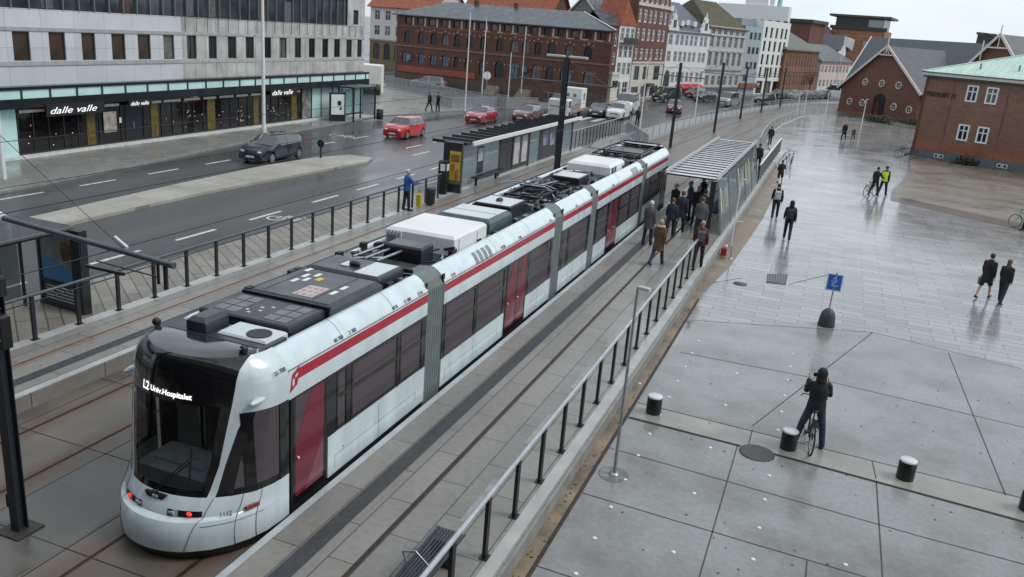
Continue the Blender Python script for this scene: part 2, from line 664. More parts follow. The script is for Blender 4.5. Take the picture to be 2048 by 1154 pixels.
st = platform('platform', 1.47, 5.0, -6, 62, 1)
st(.01, .14, .334, M('platform_edge', (.42, .46, .48), .4, var=.15), 'platform_edge')
st(.64, .94, .334, TACT, 'tactile_strip')
st(1.56, 1.64, .334, RUSTY, 'platform_drain')
st(3.28, 3.5, .334, COPE, 'platform_coping')
MB_ = MB()
for y in range(-4, 60, 3):
    MB_.quad((3.93, y, .338), (4.02, y, .338), (4.02, y + 1.5, .338), (3.93, y + 1.5, .338))
setting(MB_.build('platform_seat_line', M('pale_strip', (.33, .33, .32), .4, var=.3)))
# low wall under the platform railing and sandy strip at its foot
setting(MB().box(5.0, 5.05, -6, 62, -.02, .29).build('platform_wall', KERB))
sheet('sand_strip', [(5.05, -6), (5.27, -6), (5.27, 26.8), (5.7, 32), (5.95, 42), (5.9, 52), (5.5, 62), (5.05, 62)], .012, SANDY)
sheet('plaza_drain', [(5.27, -6), (5.345, -6), (5.345, 26.8), (5.27, 26.8)], .012, RUSTY)
st = platform('opposite_platform', -7.95, -5.5, -6, 57, -1)
st(.02, .2, .334, COPE, 'platform_edge')
st(.5, .78, .334, TACT, 'tactile_strip')
st(1.34, 1.42, .334, ORUST, 'platform_drain')
st(2.1, 2.44, .334, COPE, 'platform_coping')
# plaza
sheet('plaza', [(5.05, -30), (70, -30), (70, 118), (10.5, 121), (6.6, 119), (4.3, 111.8), (3.0, 98), (2.7, 88), (3.1, 78), (4.0, 71), (5.05, 62)], .005, PLAZA)
setting(MB().tube([(6.6, 119, .02), (4.3, 111.8, .02), (3.0, 98, .02), (2.7, 88, .02), (3.1, 78, .02), (4.0, 71, .02), (5.05, 62, .02)], .09, 6).build('plaza_edge_kerb', COPE))
sheet('concrete_slabs', [(5.345, -20), (60, -20), (60, 18.3), (14.54, 25.65), (10.62, 26.61), (5.345, 24.33)], .009, SLAB)
sheet('brown_paving', [(12.2, 53.5), (12.45, 58), (14.2, 68.4), (14.9, 80.2), (44, 65.5), (44, 37), (18.4, 49.3)], .0095, BROWNP)
sheet('dark_setts', [(12.2, 53.5), (12.3, 55.6), (19.2, 51.2), (44, 39.2), (44, 37), (18.4, 49.3)], .0125, paving('dark_setts', (.12, .088, .066), (.09, .066, .05), (.05, .04, .034), .5, .16, .014, .35, .15, stainamt=.5, big=.3, rot=-.3))
sheet('gutter_paving', [(14.6, 77.5), (14.9, 80.4), (44, 65.6), (44, 63.6)], .0135, SANDY)
JOINT = M('slab_joint', (.045, .045, .045), .6, var=.4, scale=2)
mb = MB()


def joint(a, c, w_=.024, z=.0135):
    a, c = Vector((*a, z)), Vector((*c, z))
    d = (c - a).normalized().cross(Vector((0, 0, 1))) * w_ / 2
    mb.quad(a - d, a + d, c + d, c - d)


for a, c in (((7.93, 17.9), (10.62, 26.6)), ((12.65, 25.9), (12.85, 17.3)), ((5.65, 21.58), (9.0, 21.67)), ((9.2, 21.66), (20, 20.6)), ((7.74, 16.8), (7.7, -10)),
             ((10.46, 16.6), (10.5, -10)), ((5.35, 15.3), (11.2, 14.85)), ((11.2, 14.85), (24, 14.3)), ((5.35, 13.35), (8, 13.2)), ((8, 13.2), (24, 12.4)), ((5.35, 17.78), (20, 17.0)),
             ((9.3, 12.0), (9.3, 13.1)), ((7.95, 16.85), (7.95, 17.7)), ((10.46, 16.7), (10.4, 17.5)), ((5.35, 10.9), (24, 10.2)), ((5.2, 24.4), (10.62, 26.6)), ((10.62, 26.6), (14.5, 25.7)), ((6.3, 30.4), (5.3, 28.9)), ((7.9, 30.6), (9.2, 33))):
    joint(a, c)
setting(mb.build('slab_joints', JOINT))
mb = MB()
joint((5.36, 16.9), (7.8, 16.77), .085)
joint((8.45, 16.76), (20, 15.75), .085)
setting(mb.build('plaza_slot_drain', GROOVE))
sheet('bollard_strip', [(5.4, 16.98), (20, 15.85), (20, 16.95), (5.4, 17.74)], .0115, M('strip_concrete', (.3, .3, .275), .26, var=.3, scale=.9, rvar=.16, col2=(.2, .2, .18)))
# pavements on the far side of the road
slab('pavement', [(-95, -40), (-21.2, -40), (-22.4, 24), (-23.9, 36.6), (-25.8, 49.6), (-27, 62.8), (-25.2, 71.2), (-23.4, 80), (-20, 86), (-16, 91.5), (-95, 97.5)], .1, PAVE)
KL = [(-21.2, -40), (-22.4, 24), (-23.9, 36.6), (-25.8, 49.6), (-27, 62.8), (-25.2, 71.2), (-23.4, 80), (-20, 86), (-16, 91.5)]
mb = MB()
a = offs(KL, -.06)
c = offs(KL, .1)
for i in range(len(KL) - 1):
    mb.quad((*a[i], .106), (*c[i], .106), (*c[i + 1], .106), (*a[i + 1], .106))
    mb.quad((*c[i], .106), (*c[i], -.01), (*c[i + 1], -.01), (*c[i + 1], .106))
setting(mb.build('kerb', KERB))
slab('street_pavement', [(-20.5, 100.5), (-16.6, 99), (-15.2, 110.5), (-13.2, 124), (-9.6, 135), (-5.1, 147), (.6, 159.6), (6.3, 178), (12, 196), (8, 203), (3, 182.5), (-2.4, 163.5), (-8, 150.5), (-12.6, 138), (-16.4, 126), (-18.5, 111)], .1, PAVE)
slab('traffic_island', [(-17.9, -20), (-18.05, 22), (-18.6, 30), (-18.85, 36.4), (-18.5, 40.5), (-17.7, 42.8), (-16.2, 42.9), (-15.75, 41.5), (-16.2, 35), (-16.6, 29), (-16.4, 22), (-16.2, -20)], .12, ISLE)
slab('bus_stop_pavement', [(-7.95, -10), (-11.4, -10), (-11.2, 12), (-10.6, 19), (-10.4, 24), (-10.3, 34), (-9.6, 46), (-9.0, 58), (-7.95, 60)], .12, COBB)
sheet('walkway', [(-5.8, 60), (-8.0, 60), (-9.0, 66), (-7.6, 80), (-6.1, 95), (-3.6, 113), (-.8, 129), (3, 142.6), (8, 156), (9.5, 155.2), (4.4, 141.6), (1.0, 128), (-1.6, 112), (-3.7, 96), (-5.0, 80), (-5.5, 66)], .012, KERB)
mb = MB()
for y in (-1.2, 2.6, 6.4, 10.2, 14.6, 18.9, 22.6, 26.6, 30.9, 34.6, 38.5, 42.4, 46.4, 50.4):
    mb.quad((-12.31, y, .0045), (-12.15, y, .0045), (-12.15, y + 2.05, .0045), (-12.31, y + 2.05, .0045))
for y in (15.2, 19.2, 23.3, 27.1, 31.05, 35.0, 41.2, 45.2, 49.4, 53.6):
    mb.quad((-21.55, y, .0045), (-21.39, y, .0045), (-21.39, y + 2.0, .0045), (-21.55, y + 2.0, .0045))
for x, y in ((-17.1, 48.5), (-17.1, 52.5), (-16.6, 56.5), (-15.4, 46.2), (-15.4, 51), (-16.9, 61), (-16.5, 66), (-12.4, 58), (-12.4, 63), (-15.4, 58)):
    mb.quad((x, y, .0045), (x + .16, y, .0045), (x + .16, y + 2.3, .0045), (x, y + 2.3, .0045))
for k in range(7):                                                   # zebra crossing in front of the brick building
    mb.quad((-21 + k * 1.3, 78, .0045), (-20.5 + k * 1.3, 78, .0045), (-20.5 + k * 1.3, 82, .0045), (-21 + k * 1.3, 82, .0045))
setting(mb.build('lane_markings', LINE))


def bike_mark(cx, cy, s):
    m_ = MB()

    def arc(x, y, r_):
        for i in range(14):
            a0, a1 = 2 * pi * i / 14, 2 * pi * (i + 1) / 14
            m_.quad((x + r_ * cos(a0), y + r_ * sin(a0), .0045), (x + r_ * .76 * cos(a0), y + r_ * .76 * sin(a0), .0045), (x + r_ * .76 * cos(a1), y + r_ * .76 * sin(a1), .0045), (x + r_ * cos(a1), y + r_ * sin(a1), .0045))

    def ln(x0, y0, x1, y1, w_=.1):
        d = Vector((y0 - y1, x1 - x0, 0)).normalized() * w_ / 2
        a_, c_ = Vector((x0, y0, .0045)), Vector((x1, y1, .0045))
        m_.quad(a_ - d, a_ + d, c_ + d, c_ - d)
    arc(-.55, 0, .38)
    arc(.6, 0, .38)
    ln(-.55, 0, -.3, .55)
    ln(-.3, .55, .4, .5)
    ln(.05, -.02, .4, .5)
    ln(.05, -.02, -.3, .55)
    ln(.6, 0, .35, .75)
    ln(.25, .78, .5, .7)
    ln(-.42, .62, -.2, .62)
    m_.xf(lambda x, y, z: (cx + x * s, cy + y * s, z))
    setting(m_.build('bicycle_marking', LINE))


bike_mark(-11.1, 27.5, 1.0)
bike_mark(-22.6, 49.8, 1.0)
# ------------------------------------------------------------------ the tram (modelled at its place, nose at y = 8.36)
O = (0, 8.36, 0)
tram = thing('tram', 'white articulated tram with red stripe and black windscreen standing at the platform', 'tram', O)
MID = 25.25
PR_SH = [(1.325, 2.22), (1.325, 2.70), (1.30, 2.76), (1.24, 2.86), (1.15, 2.95), (1.05, 3.01), (.97, 3.03), (.93, 3.0), (.92, 2.84)]


def part(mb, name, mats, parent=tram, bevel=0., weld=0):
    return mb.build(name, mats, parent, O if parent is tram else None, bevel, weld=weld)


def strip(mb, prof, y0, y1, m=0, sm=True):
    for s in (1, -1):
        p = prof if s > 0 else prof[::-1]
        rg = [[(s * x, y, z) for x, z in p] for y in (y0, y1)]
        mb.rings(rg, m, sm, close=False, cap0=False, cap1=False)


def both(mb, y0, y1, z0, z1, x=1.325, m=0, t=.02, sides=(1, -1)):
    for s in sides:
        a, c = (x - t, x) if s > 0 else (-x, -x + t)
        mb.box(a, c, y0, y1, z0, z1, m)


LV = [(.1, 8.42, 1.45, 1.30), (.2, 8.37, 1.5, 1.325), (.34, 8.355, 1.5, 1.325), (.48, 8.36, 1.5, 1.325), (.6, 8.4, 1.46, 1.325), (.66, 8.44, 1.44, 1.325), (.69, 8.55, 1.36, 1.325), (.8, 8.585, 1.33, 1.325), (.95, 8.72, 1.2, 1.325), (1.05, 8.76, 1.18, 1.325), (1.45, 8.82, 1.14, 1.325),
      (2.0, 8.90, 1.08, 1.325), (2.25, 8.93, 1.05, 1.325), (2.36, 8.95, 1.03, 1.325), (2.65, 9.00, 1.0, 1.325), (2.76, 9.02, .98, 1.30), (2.9, 9.05, .93, 1.21), (3.0, 9.09, .88, 1.08), (3.05, 9.14, .82, 1.02)]


def itp(z, pts):
    for (a, va), (c, vc) in zip(pts[:-1], pts[1:]):
        if z <= c:
            return va + (vc - va) * max(0, (z - a)) / (c - a)
    return pts[-1][1]


XW = [(.1, .56), (.66, .68), (.95, .70), (1.45, .815), (2.0, .875), (2.53, .945), (3.05, .95)]
XS = [(.1, .62), (.66, .76), (.95, .80), (1.45, .885), (2.0, 1.0), (2.25, 1.085), (2.36, 1.17), (3.05, .985)]


def cab_ring(lv):
    z, yf, D, w_ = lv
    ys = lambda x: yf + D * (1 - sqrt(max(0, 1 - (x / w_) ** 2)))
    xw, xs = min(itp(z, XW), w_ * .93), min(itp(z, XS), w_ * .965)
    xs = max(xs, xw + .015)
    half = [xw * k / 7 for k in range(8)]
    pts = [(x, ys(x)) for x in half]
    pts.append(((xw + xs) / 2, ys((xw + xs) / 2)))
    a0, a1 = math.asin(xs / w_), pi / 2
    for k in range(6):
        a_ = a0 + (a1 - a0) * k / 5
        pts.append((w_ * sin(a_), yf + D * (1 - cos(a_))))
    pts.append((w_, max(9.98, yf + D + .02)))
    pts.append((w_, 10.08))
    return [(x, y, z) for x, y in pts]


# columns: 0-7 windscreen, 8 pillar, 9-14 side glass, 15 window end, 16 body
def cab(flip):
    fy = (lambda x, y, z: (-x, 2 * MID - y, z)) if flip else (lambda x, y, z: (x, y, z))
    rg = [cab_ring(l) for l in LV]
    zs = [l[0] for l in LV]
    shell, ws, wframe, sides = MB(), MB(), MB(), {1: MB(), -1: MB()}
    n = len(rg[0])

    def inset(p, d):
        v = Vector(p)
        c = Vector((0, 10.6, p[2]))
        return v + (c - v).normalized() * d
    bk = MB()
    for i in range(len(rg) - 1):
        for j in range(n - 1):
            for s in (1, -1):
                q = [rg[i][j], rg[i][j + 1], rg[i + 1][j + 1], rg[i + 1][j]]
                q = [(s * x, y, z) for x, y, z in q]
                if s < 0:
                    q = q[::-1]
                zi = zs[i]
                if j < 7 and zi >= .95:
                    if j < 6 and 1.05 <= zi < 2.36:
                        ws.add([inset(p, .012) for p in q], [(0, 1, 2, 3)], 0, True)
                    else:
                        wframe.add(q, [(0, 1, 2, 3)], 0, True)
                elif 9 <= j <= 14 and .95 <= zi < 2.25:
                    side = sides[s]
                    if 10 <= j <= 13 and 1.05 <= zi < 2.2:
                        side.add([inset(p, .012) for p in q], [(0, 1, 2, 3)], 1, True)
                    else:
                        side.add(q, [(0, 1, 2, 3)], 0, True)
                elif zi < .15:
                    bk.add(q, [(0, 1, 2, 3)], 0, True)
                elif j == 15 and .95 <= zi < 2.25:
                    sides[s].add(q, [(0, 1, 2, 3)], 0, True)
                else:
                    shell.add(q, [(0, 1, 2, 3)], 0, True)
    # skirt fillets in black under the nose
    low = rg[0]
    for j in range(n - 1):
        for s in (1, -1):
            q = [(s * low[j][0] * .97, low[j][1] + .05, .02), (s * low[j + 1][0] * .97, low[j + 1][1] + .05, .02), (s * low[j + 1][0], low[j + 1][1], .1), (s * low[j][0], low[j][1], .1)]
            bk.add(q if s > 0 else q[::-1], [(0, 1, 2, 3)], 0, True)
    for mb_ in (shell, ws, wframe, sides[1], sides[-1], bk):
        mb_.xf(fy)
    if not flip:
        pass
    part(shell, 'cab_front', [WHITE], weld=38)
    w_ = part(ws, 'windscreen', [WSGLASS], weld=60)
    wframe.build('windscreen_surround', [BLACKG], w_, O, weld=60)
    for s in (1, -1):
        sw = part(sides[s], 'cab_side_window', [BLACKG, TGLASS], weld=60)
        for y0, y1 in ((9.3, 9.44), (9.86, 9.99)):
            pm = MB()
            lo, hi = [], []
            for z, yf, D, w_ in LV:
                if .94 < z < 2.3:
                    for y, l in ((y0, lo), (y1, hi)):
                        x = w_ * sqrt(max(0, 1 - max(0, 1 - (y - yf) / D) ** 2)) if y < yf + D else w_
                        l.append((s * (x + .003), y - .003, z))
            for k in range(len(lo) - 1):
                q = [lo[k], hi[k], hi[k + 1], lo[k + 1]]
                pm.add(q if s > 0 else q[::-1], [(0, 1, 2, 3)], 0, True)
            pm.xf(fy)
            pm.build('window_pillar', BLACKG, sw, O)
    part(bk, 'nose_skirt', [BLACK], weld=60)
    # dark roof cap behind the windscreen top
    rc = MB()
    top = rg[-1]
    back = [(x, 9.92, 3.06) for x, y, z in top]
    mid = [(x * .97, y + (9.92 - y) * .35, 3.1) for x, y, z in top]
    for a, c in ((top, mid), (mid, back)):
        for j in range(13):
            for s in (1, -1):
                q = [(s * a[j][0], a[j][1], a[j][2]), (s * a[j + 1][0], a[j + 1][1], a[j + 1][2]), (s * c[j + 1][0], c[j + 1][1], c[j + 1][2]), (s * c[j][0], c[j][1], c[j][2])]
                rc.add(q if s > 0 else q[::-1], [(0, 1, 2, 3)], 0, True)
    rc.xf(fy)
    part(rc, 'roof_cap', [M('roof_cap_gloss', (.03, .034, .04), .1, var=.35, scale=3, rvar=.06, coat=.6)], weld=60)
    # headlights, tail lamps
    for s in (1, -1):
        hl = MB()
        tops, bots = [], []
        for k in range(7):
            x = .24 + .48 * k / 6
            y = 8.575 + 1.33 * (1 - sqrt(1 - (x / 1.325) ** 2))
            tops.append((s * x, y - .012, .81 - .02 * k / 6))
            bots.append((s * x, y - .03, .705))
        for k in range(6):
            q = [bots[k], bots[k + 1], tops[k + 1], tops[k]]
            hl.add(q if s > 0 else q[::-1], [(0, 1, 2, 3)], 1 if k in (1,) else 0, True)
        hl.xf(fy)
        h = part(hl, 'headlight', [BLACKG, LGREY])
        rl = MB()
        x = .56
        y = 8.575 + 1.33 * (1 - sqrt(1 - (x / 1.325) ** 2))
        rl.ball((s * x, y - .028, .755), (.05, .025, .032), 6)
        rl.xf(fy)
        MB().box(s * .3 - .05, s * .3 + .05, 8.575, 8.605, .735, .775).xf(fy).build('indicator', LGREY, h, O)
        rl.build('tail_lamp', [emit('tail_red', (1, .04, .03), .6) if not flip else ORED, LGREY], h, O)
        sm = MB()                                                     # panel seams on the nose
        onx = lambda x, z: itp(z, [(l[0], l[1]) for l in LV]) + itp(z, [(l[0], l[2]) for l in LV]) * (1 - sqrt(max(0, 1 - (x / 1.325) ** 2)))
        pl_ = [(.575, .2), (.62, .34), (.66, .48), (.69, .6), (.715, .66), (.735, .69), (.76, .8), (.79, .94)]
        for (xa, za), (xb, zb) in zip(pl_[:-1], pl_[1:]):
            pa, pb = (s * xa, onx(xa, za) - .004, za), (s * xb, onx(xb, zb) - .004, zb)
            sm.cyl(pa, pb, .006, n=4)
        for xa in (1.1, 1.245):
            for za, zb in ((.2, .34), (.34, .48), (.48, .6), (.6, .66), (.66, .8), (.8, .95)):
                sm.cyl((s * xa * 1.001, onx(xa, za) - .004, za), (s * xa * 1.001, onx(xa, zb) - .004, zb), .005, n=4)
        for k in range(8):
            xa, xb = .76 + .065 * k, .76 + .065 * (k + 1)
            sm.cyl((s * xa, onx(xa, .6) - .002, .6), (s * xb, onx(xb, .6) - .002, .6), .004, n=4)
        sm.xf(fy)
        sm.build('nose_seam', M('panel_gap', (.12, .15, .17), .5), h, O)
    # wipers and nose badge
    wp = MB()
    for p, q in (((-.15, 8.72, .93), (.5, 8.80, 1.6)), ((-.09, 8.715, .93), (.53, 8.81, 1.57)), ((.545, 8.82, 1.8), (.52, 8.76, 1.1)), ((.53, 8.81, 1.62), (.78, 8.96, 1.6))):
        wp.cyl((p[0], p[1] - .02, p[2]), (q[0], q[1] - .03, q[2]), .012, n=6)
    wp.xf(fy)
    part(wp, 'wiper', [BLACK])
    bd = MB().extr([(-.24, .95), (.16, .95), (.1, .88), (-.18, .88)], 8.64, 8.70)
    bd.box(-.08, .02, 8.625, 8.645, .9, .935, 1)
    bd.xf(fy)
    part(bd, 'nose_badge', [BLACK, LGREY])
    # driver's desk, seat and bulkhead seen through the glass
    dk = MB()
    dk.cbox(-.72, .72, 9.0, 9.75, .5, 1.2, .08)
    dk.cbox(-.5, .45, 9.12, 9.6, 1.2, 1.3, .06, 0)
    dk.xf(fy)
    part(dk, 'driver_desk', [M('desk_grey', (.5, .53, .55), .5, var=.2)])
    st_ = MB()
    st_.cbox(-.25, .25, 10.15, 10.6, .75, .95, .05)
    st_.cbox(-.25, .25, 10.55, 10.68, .9, 1.7, .05)
    st_.xf(fy)
    part(st_, 'driver_seat', [BLACK])
    pn = MB()
    pn.box(-1.0, -.55, 10.2, 10.24, .5, 2.15)
    pn.xf(fy)
    part(pn, 'cab_panel', [PWHITE])
    fl = MB()
    fl.box(-1.2, 1.2, 9.6, 15.2, .3, .36, 0)
    fl.box(-1.2, 1.2, 11.1, 11.14, .36, 2.9, 0)
    fl.box(-.9, .9, 9.6, 15.2, 2.78, 2.82, 1)
    fl.xf(fy)
    part(fl, 'cab_interior', [MGREY, LGREY])
    # mirror housings at the top corners
    for s in (1, -1):
        mr_ = MB()
        mr_.ball((s * 1.19, 9.5, 2.42), (.06, .2, .045), 6)
        mr_.xf(fy)
        part(mr_, 'camera_mirror', [WHITE])


cab(False)
cab(True)
# destination display and number
DISP = emit('display_white', (1, 1, 1), 1.1)
for body_, size_, x0_, z0_, sx_ in (('L2', .185, -.55, 2.42, .85), ('Univ.Hospitalet', .115, -.36, 2.44, 1.05)):
    o = text(body_, size_, DISP, tram, (0, 0, 0), (0, 0, 0), 'destination_display', bold=.002, ext=.0)
    for v in o.data.vertices:                                         # laid on the curved windscreen
        x, z = x0_ + v.co.x * sx_, z0_ + v.co.y
        v.co = (x, itp(z, [(l[0], l[1]) for l in LV]) + itp(z, [(l[0], l[2]) for l in LV]) * (1 - sqrt(1 - (x / 1.325) ** 2)) - .012 - 8.36, z)
text('1112', .12, M('number_grey', (.05, .055, .06), .5), tram, (.93, 8.885 - 8.36, .69), (R(90), 0, R(51)), 'fleet_number', sx=.8)
MARK = M('marking_black', (.02, .02, .02), .5)


def side_text(s, y, z=2.745, size=.1):
    text(s, size, MARK, tram, (1.318, y - 8.36, z), (R(63), 0, R(90)), 'marking_text', ext=.002)


for s, y in (('26 700', 9.75), ('40 700', 11.38), ('2 700', 11.85), ('40 N', 13.38), ('11 400', 13.85), ('13 N', 14.42), ('13 M', 16.0), ('40 700', 18.9), ('2 700', 20.1), ('11 N', 22.6), ('26 N', 25.2), ('40 N', 29.8), ('13 N', 34.2)):
    side_text(s, y)

# module shells
MODS = [(10.08, 14.85, 1.08), (15.65, 23.15, .95), (23.95, 27.1, 1.0), (27.85, 34.85, .95), (35.65, 2 * MID - 10.08, 1.08)]
for i, (a, c, wb) in enumerate(MODS):
    mb = MB()
    strip(mb, PR_SH, a, c)
    for s in (1, -1):
        for yy in (a, c):
            mb.add([(s * x, yy, z) for x, z in PR_SH] + [(s * .92, yy, 2.22)], [tuple(range(len(PR_SH) + 1))])
    mb.box(-.93, .93, a, c, 2.82, 2.86)
    sh = part(mb, 'roof_shell', [WHITE])
    for s in (1, -1):
        st_ = MB()
        both(st_, a if i else 10.28, c if i < 4 else c - .2, 2.5, 2.675, 1.328, 0, .004, (s,))
        st_.build('red_stripe', [TRED], sh, O)
        MB().box(s * 1.328 - .002, s * 1.328 + .002, a, c, 2.71, 2.722).build('rain_gutter', MARK, sh, O)
    fl = MB()
    fl.box(-1.2, 1.2, a, c, .3, .35)
    fl.box(-1.25, 1.25, a, c, 2.74, 2.8, 1)
    part(fl, 'saloon_floor', [MGREY, LGREY])
    for x in (-.5, .5):
        part(MB().box(x - .05, x + .05, a + .3, c - .3, 2.715, 2.735), 'ceiling_lamp', [emit('lamp_saloon', (1, .97, .92), 2.5)])
    ub = MB()
    both(ub, a, c, .1, .28, 1.3, 0, .03)
    for yy in (a + 1.2, c - 1.6):
        for s in (1, -1):
            part(MB().cyl((s * .65, yy + .3, .3), (s * .8, yy + .3, .3), .3, n=18), 'wheel', [BLACK])
    ub.box(-1.25, 1.25, a, c, .2, .26)
    part(ub, 'underframe', [BLACK])
    if i < 4:                                                         # gangway
        e = MODS[i + 1][0]
        g = MB()
        pf = [(1.3, .1), (1.3, 2.7), (1.22, 2.86), (1.08, 2.99), (.95, 3.02), (.7, 3.0)]
        for k in range(8):
            y0 = c + (e - c) * k / 8
            y1 = c + (e - c) * (k + 1) / 8
            ym = (y0 + y1) / 2
            strip(g, pf, y0, ym - .008, 0, False)
            strip(g, [(x - .006, z) for x, z in pf], ym - .008, ym + .008, 1, False)
            strip(g, pf, ym + .008, y1, 0, False)
        g.box(-.72, .72, c, e, 2.9, 2.99, 2)
        g.box(-1.1, 1.1, c, e, .28, .34, 2)
        both(g, c - .03, c + .03, .1, 2.9, 1.29, 2, .03)
        both(g, e - .05, e + .05, .1, 2.9, 1.29, 2, .03)
        part(g, 'gangway_bellows', [BELLOWS, M('bellows_fold', (.11, .135, .135), .6), BLACK])


def panel(y0, y1, z0, z1):
    """White lower body panel, both sides, with a shallow service-hatch groove."""
    for s in (1, -1):
        mb = MB()
        both(mb, y0, y1, .28, z1, 1.325, 0, .03, (s,))
        x = s * 1.3262
        ya, yb = y0 + .22, y1 - .4
        for a_, c_, d_, e_ in ((ya, yb, .62, .626), (ya, ya + .008, .36, .62), ((ya + yb) / 2, (ya + yb) / 2 + .008, .3, z1 - .05), (yb, yb + .008, .45, .62)):
            mb.box(x - .002, x + .002, a_, c_, d_, e_, 1)
        mb.box(x - .003, x + .003, ya + .25, ya + .29, .66, .69, 1)
        part(mb, 'lower_panel', [WHITE, M('panel_gap', (.12, .15, .17), .5)])


def window(y0, y1, z0, z1, y_split=()):
    """Black-framed side window on both sides: a transom and any mullions, panes behind."""
    for s in (1, -1):
        fr, pn = MB(), MB()
        x0, x1 = (1.29, 1.322) if s > 0 else (-1.322, -1.29)
        f_ = .055
        zt = z0 + (z1 - z0) * .56
        for a_, c_, d_, e_ in ((y0, y1, z0, z0 + f_), (y0, y1, z1 - f_, z1), (y0, y0 + f_, z0 + f_, z1 - f_), (y1 - f_, y1, z0 + f_, z1 - f_), (y0 + f_, y1 - f_, zt - .03, zt + .03)):
            fr.box(x0, x1, a_, c_, d_, e_)
        o = part(fr, 'side_window', [BLACKG])
        xm = s * 1.3
        pn.box(xm - .004, xm + .004, y0 + f_, y1 - f_, z0 + f_, z1 - f_)
        pn.build('pane', [TGLASS], o, O)


def band(y0, y1, z0, z1):
    for s in (1, -1):
        mb = MB()
        both(mb, y0, y1, z0, z1, 1.316, 0, .03, (s,))
        part(mb, 'window_post', [BLACKG])


def leaf_mesh(y0, y1, s, lean):
    """Door leaf with a red glazed field cut by a slanting edge."""
    x = s * 1.322
    mb = MB()
    mb.box(min(x, x - s * .03), max(x, x - s * .03), y0, y1, .3, 2.24, 0)
    d = s * .003
    a_, c_ = y0 + .05, y1 - .05
    k = a_ + (c_ - a_) * .55
    if lean > 0:
        shapes = [([(a_, .42), (a_, 1.35), (k, 2.18), (c_, 2.18), (c_, 1.2), (a_ + .35 * (c_ - a_), .42)], 1), ([(a_ + .35 * (c_ - a_), .42), (c_, 1.2), (c_, .42)], 2), ([(a_, 1.36), (a_, 2.18), (k - .01, 2.18)], 3)]
    else:
        shapes = [([(a_, .42), (a_, 2.18), (c_, 2.18), (c_, .42)], 1)]
    for pts, m_ in shapes:
        v = [(x + d, y, z) for y, z in pts]
        mb.add(v if s < 0 else v[::-1], [tuple(range(len(v)))], m_)
    mb.ball((x + s * .02, a_ + .06, 1.12), .025, 4, 4)
    part(mb, 'door', [BLACKG, M('door_red_glass', (.16, .018, .035), .1, spec=.6), M('door_pink_glass', (.19, .06, .08), .1, spec=.6), TGLASS, PWHITE])


def door(y0, y1, n):
    for s in (1, -1):
        mb = MB()
        both(mb, y0 - .06, y0, .14, 2.26, 1.318, 0, .04, (s,))
        both(mb, y1, y1 + .06, .14, 2.26, 1.318, 0, .04, (s,))
        both(mb, y0, y1, 2.24, 2.3, 1.318, 0, .04, (s,))
        both(mb, y0, y1, .14, .3, 1.318, 0, .04, (s,))
        part(mb, 'door_frame', [BLACK])
        for k in range(n):
            leaf_mesh(y0 + (y1 - y0) * k / n, y0 + (y1 - y0) * (k + 1) / n, s, 1)


def mir(y):
    return 2 * MID - y


def cabside(fl):
    g = (lambda a, c: (mir(c), mir(a))) if fl else (lambda a, c: (a, c))
    door(*g(10.2, 11.1), 1)
    for a, c in ((11.46, 11.82), (11.94, 13.66), (13.74, 14.7)):
        window(*g(a, c), 1.08, 2.2)
    for a, c in ((11.16, 11.46), (11.82, 11.94), (13.66, 13.74), (14.7, 14.85)):
        band(*g(a, c), 1.06, 2.22)
    panel(*g(11.2, 14.85), .28, 1.06)


cabside(False)
cabside(True)
for a, c in ((15.77, 17.44), (17.5, 19.3), (21.1, 23.0), (24.1, 24.7), (24.78, 26.95), (28.0, 29.5), (31.2, 32.9), (33.0, 34.7)):
    window(a, c, .95, 2.2)
for a, c in ((15.65, 15.77), (17.44, 17.5), (19.3, 19.42), (20.96, 21.1), (23.0, 23.15), (23.95, 24.1), (24.7, 24.78), (26.95, 27.1), (27.85, 28.0), (29.5, 29.54), (31.1, 31.2), (32.9, 33.0), (34.7, 34.85)):
    band(a, c, .93, 2.22)
door(19.48, 20.9, 2)
door(29.6, 31.04, 2)
for a, c in ((15.65, 19.38), (21.0, 23.15), (23.95, 27.1), (27.85, 29.52), (31.14, 34.85)):
    panel(a, c, .28, .93)
# seats, handrails
for y in [11.9 + .9 * k for k in range(3)] + [16.1 + .85 * k for k in range(4)] + [21.4, 22.3, 24.4, 25.3, 26.2, 28.3, 31.6, 32.5, 33.4] + [36.2 + .9 * k for k in range(3)]:
    for x in (-1.0, .55):
        mb = MB()
        mb.cbox(x, x + .45, y, y + .4, .55, .78, .04)
        mb.cbox(x, x + .45, y + .38, y + .46, .7, 1.35, .03)
        part(mb, 'seat', [M('seat_cloth', (.16, .03, .035), .8, var=.4, scale=12) if int(y * 10) % 3 else M('seat_green', (.16, .17, .06), .8, var=.4, scale=12)])
for y in (11.3, 14.2, 16.9, 19.3, 21.1, 24.2, 26.6, 29.4, 31.2, 34.0, 38.5):
    for x in (-.5, .5):
        part(MB().cyl((x, y, .36), (x, y, 2.74), .017, n=6), 'handrail', [YELLOW])
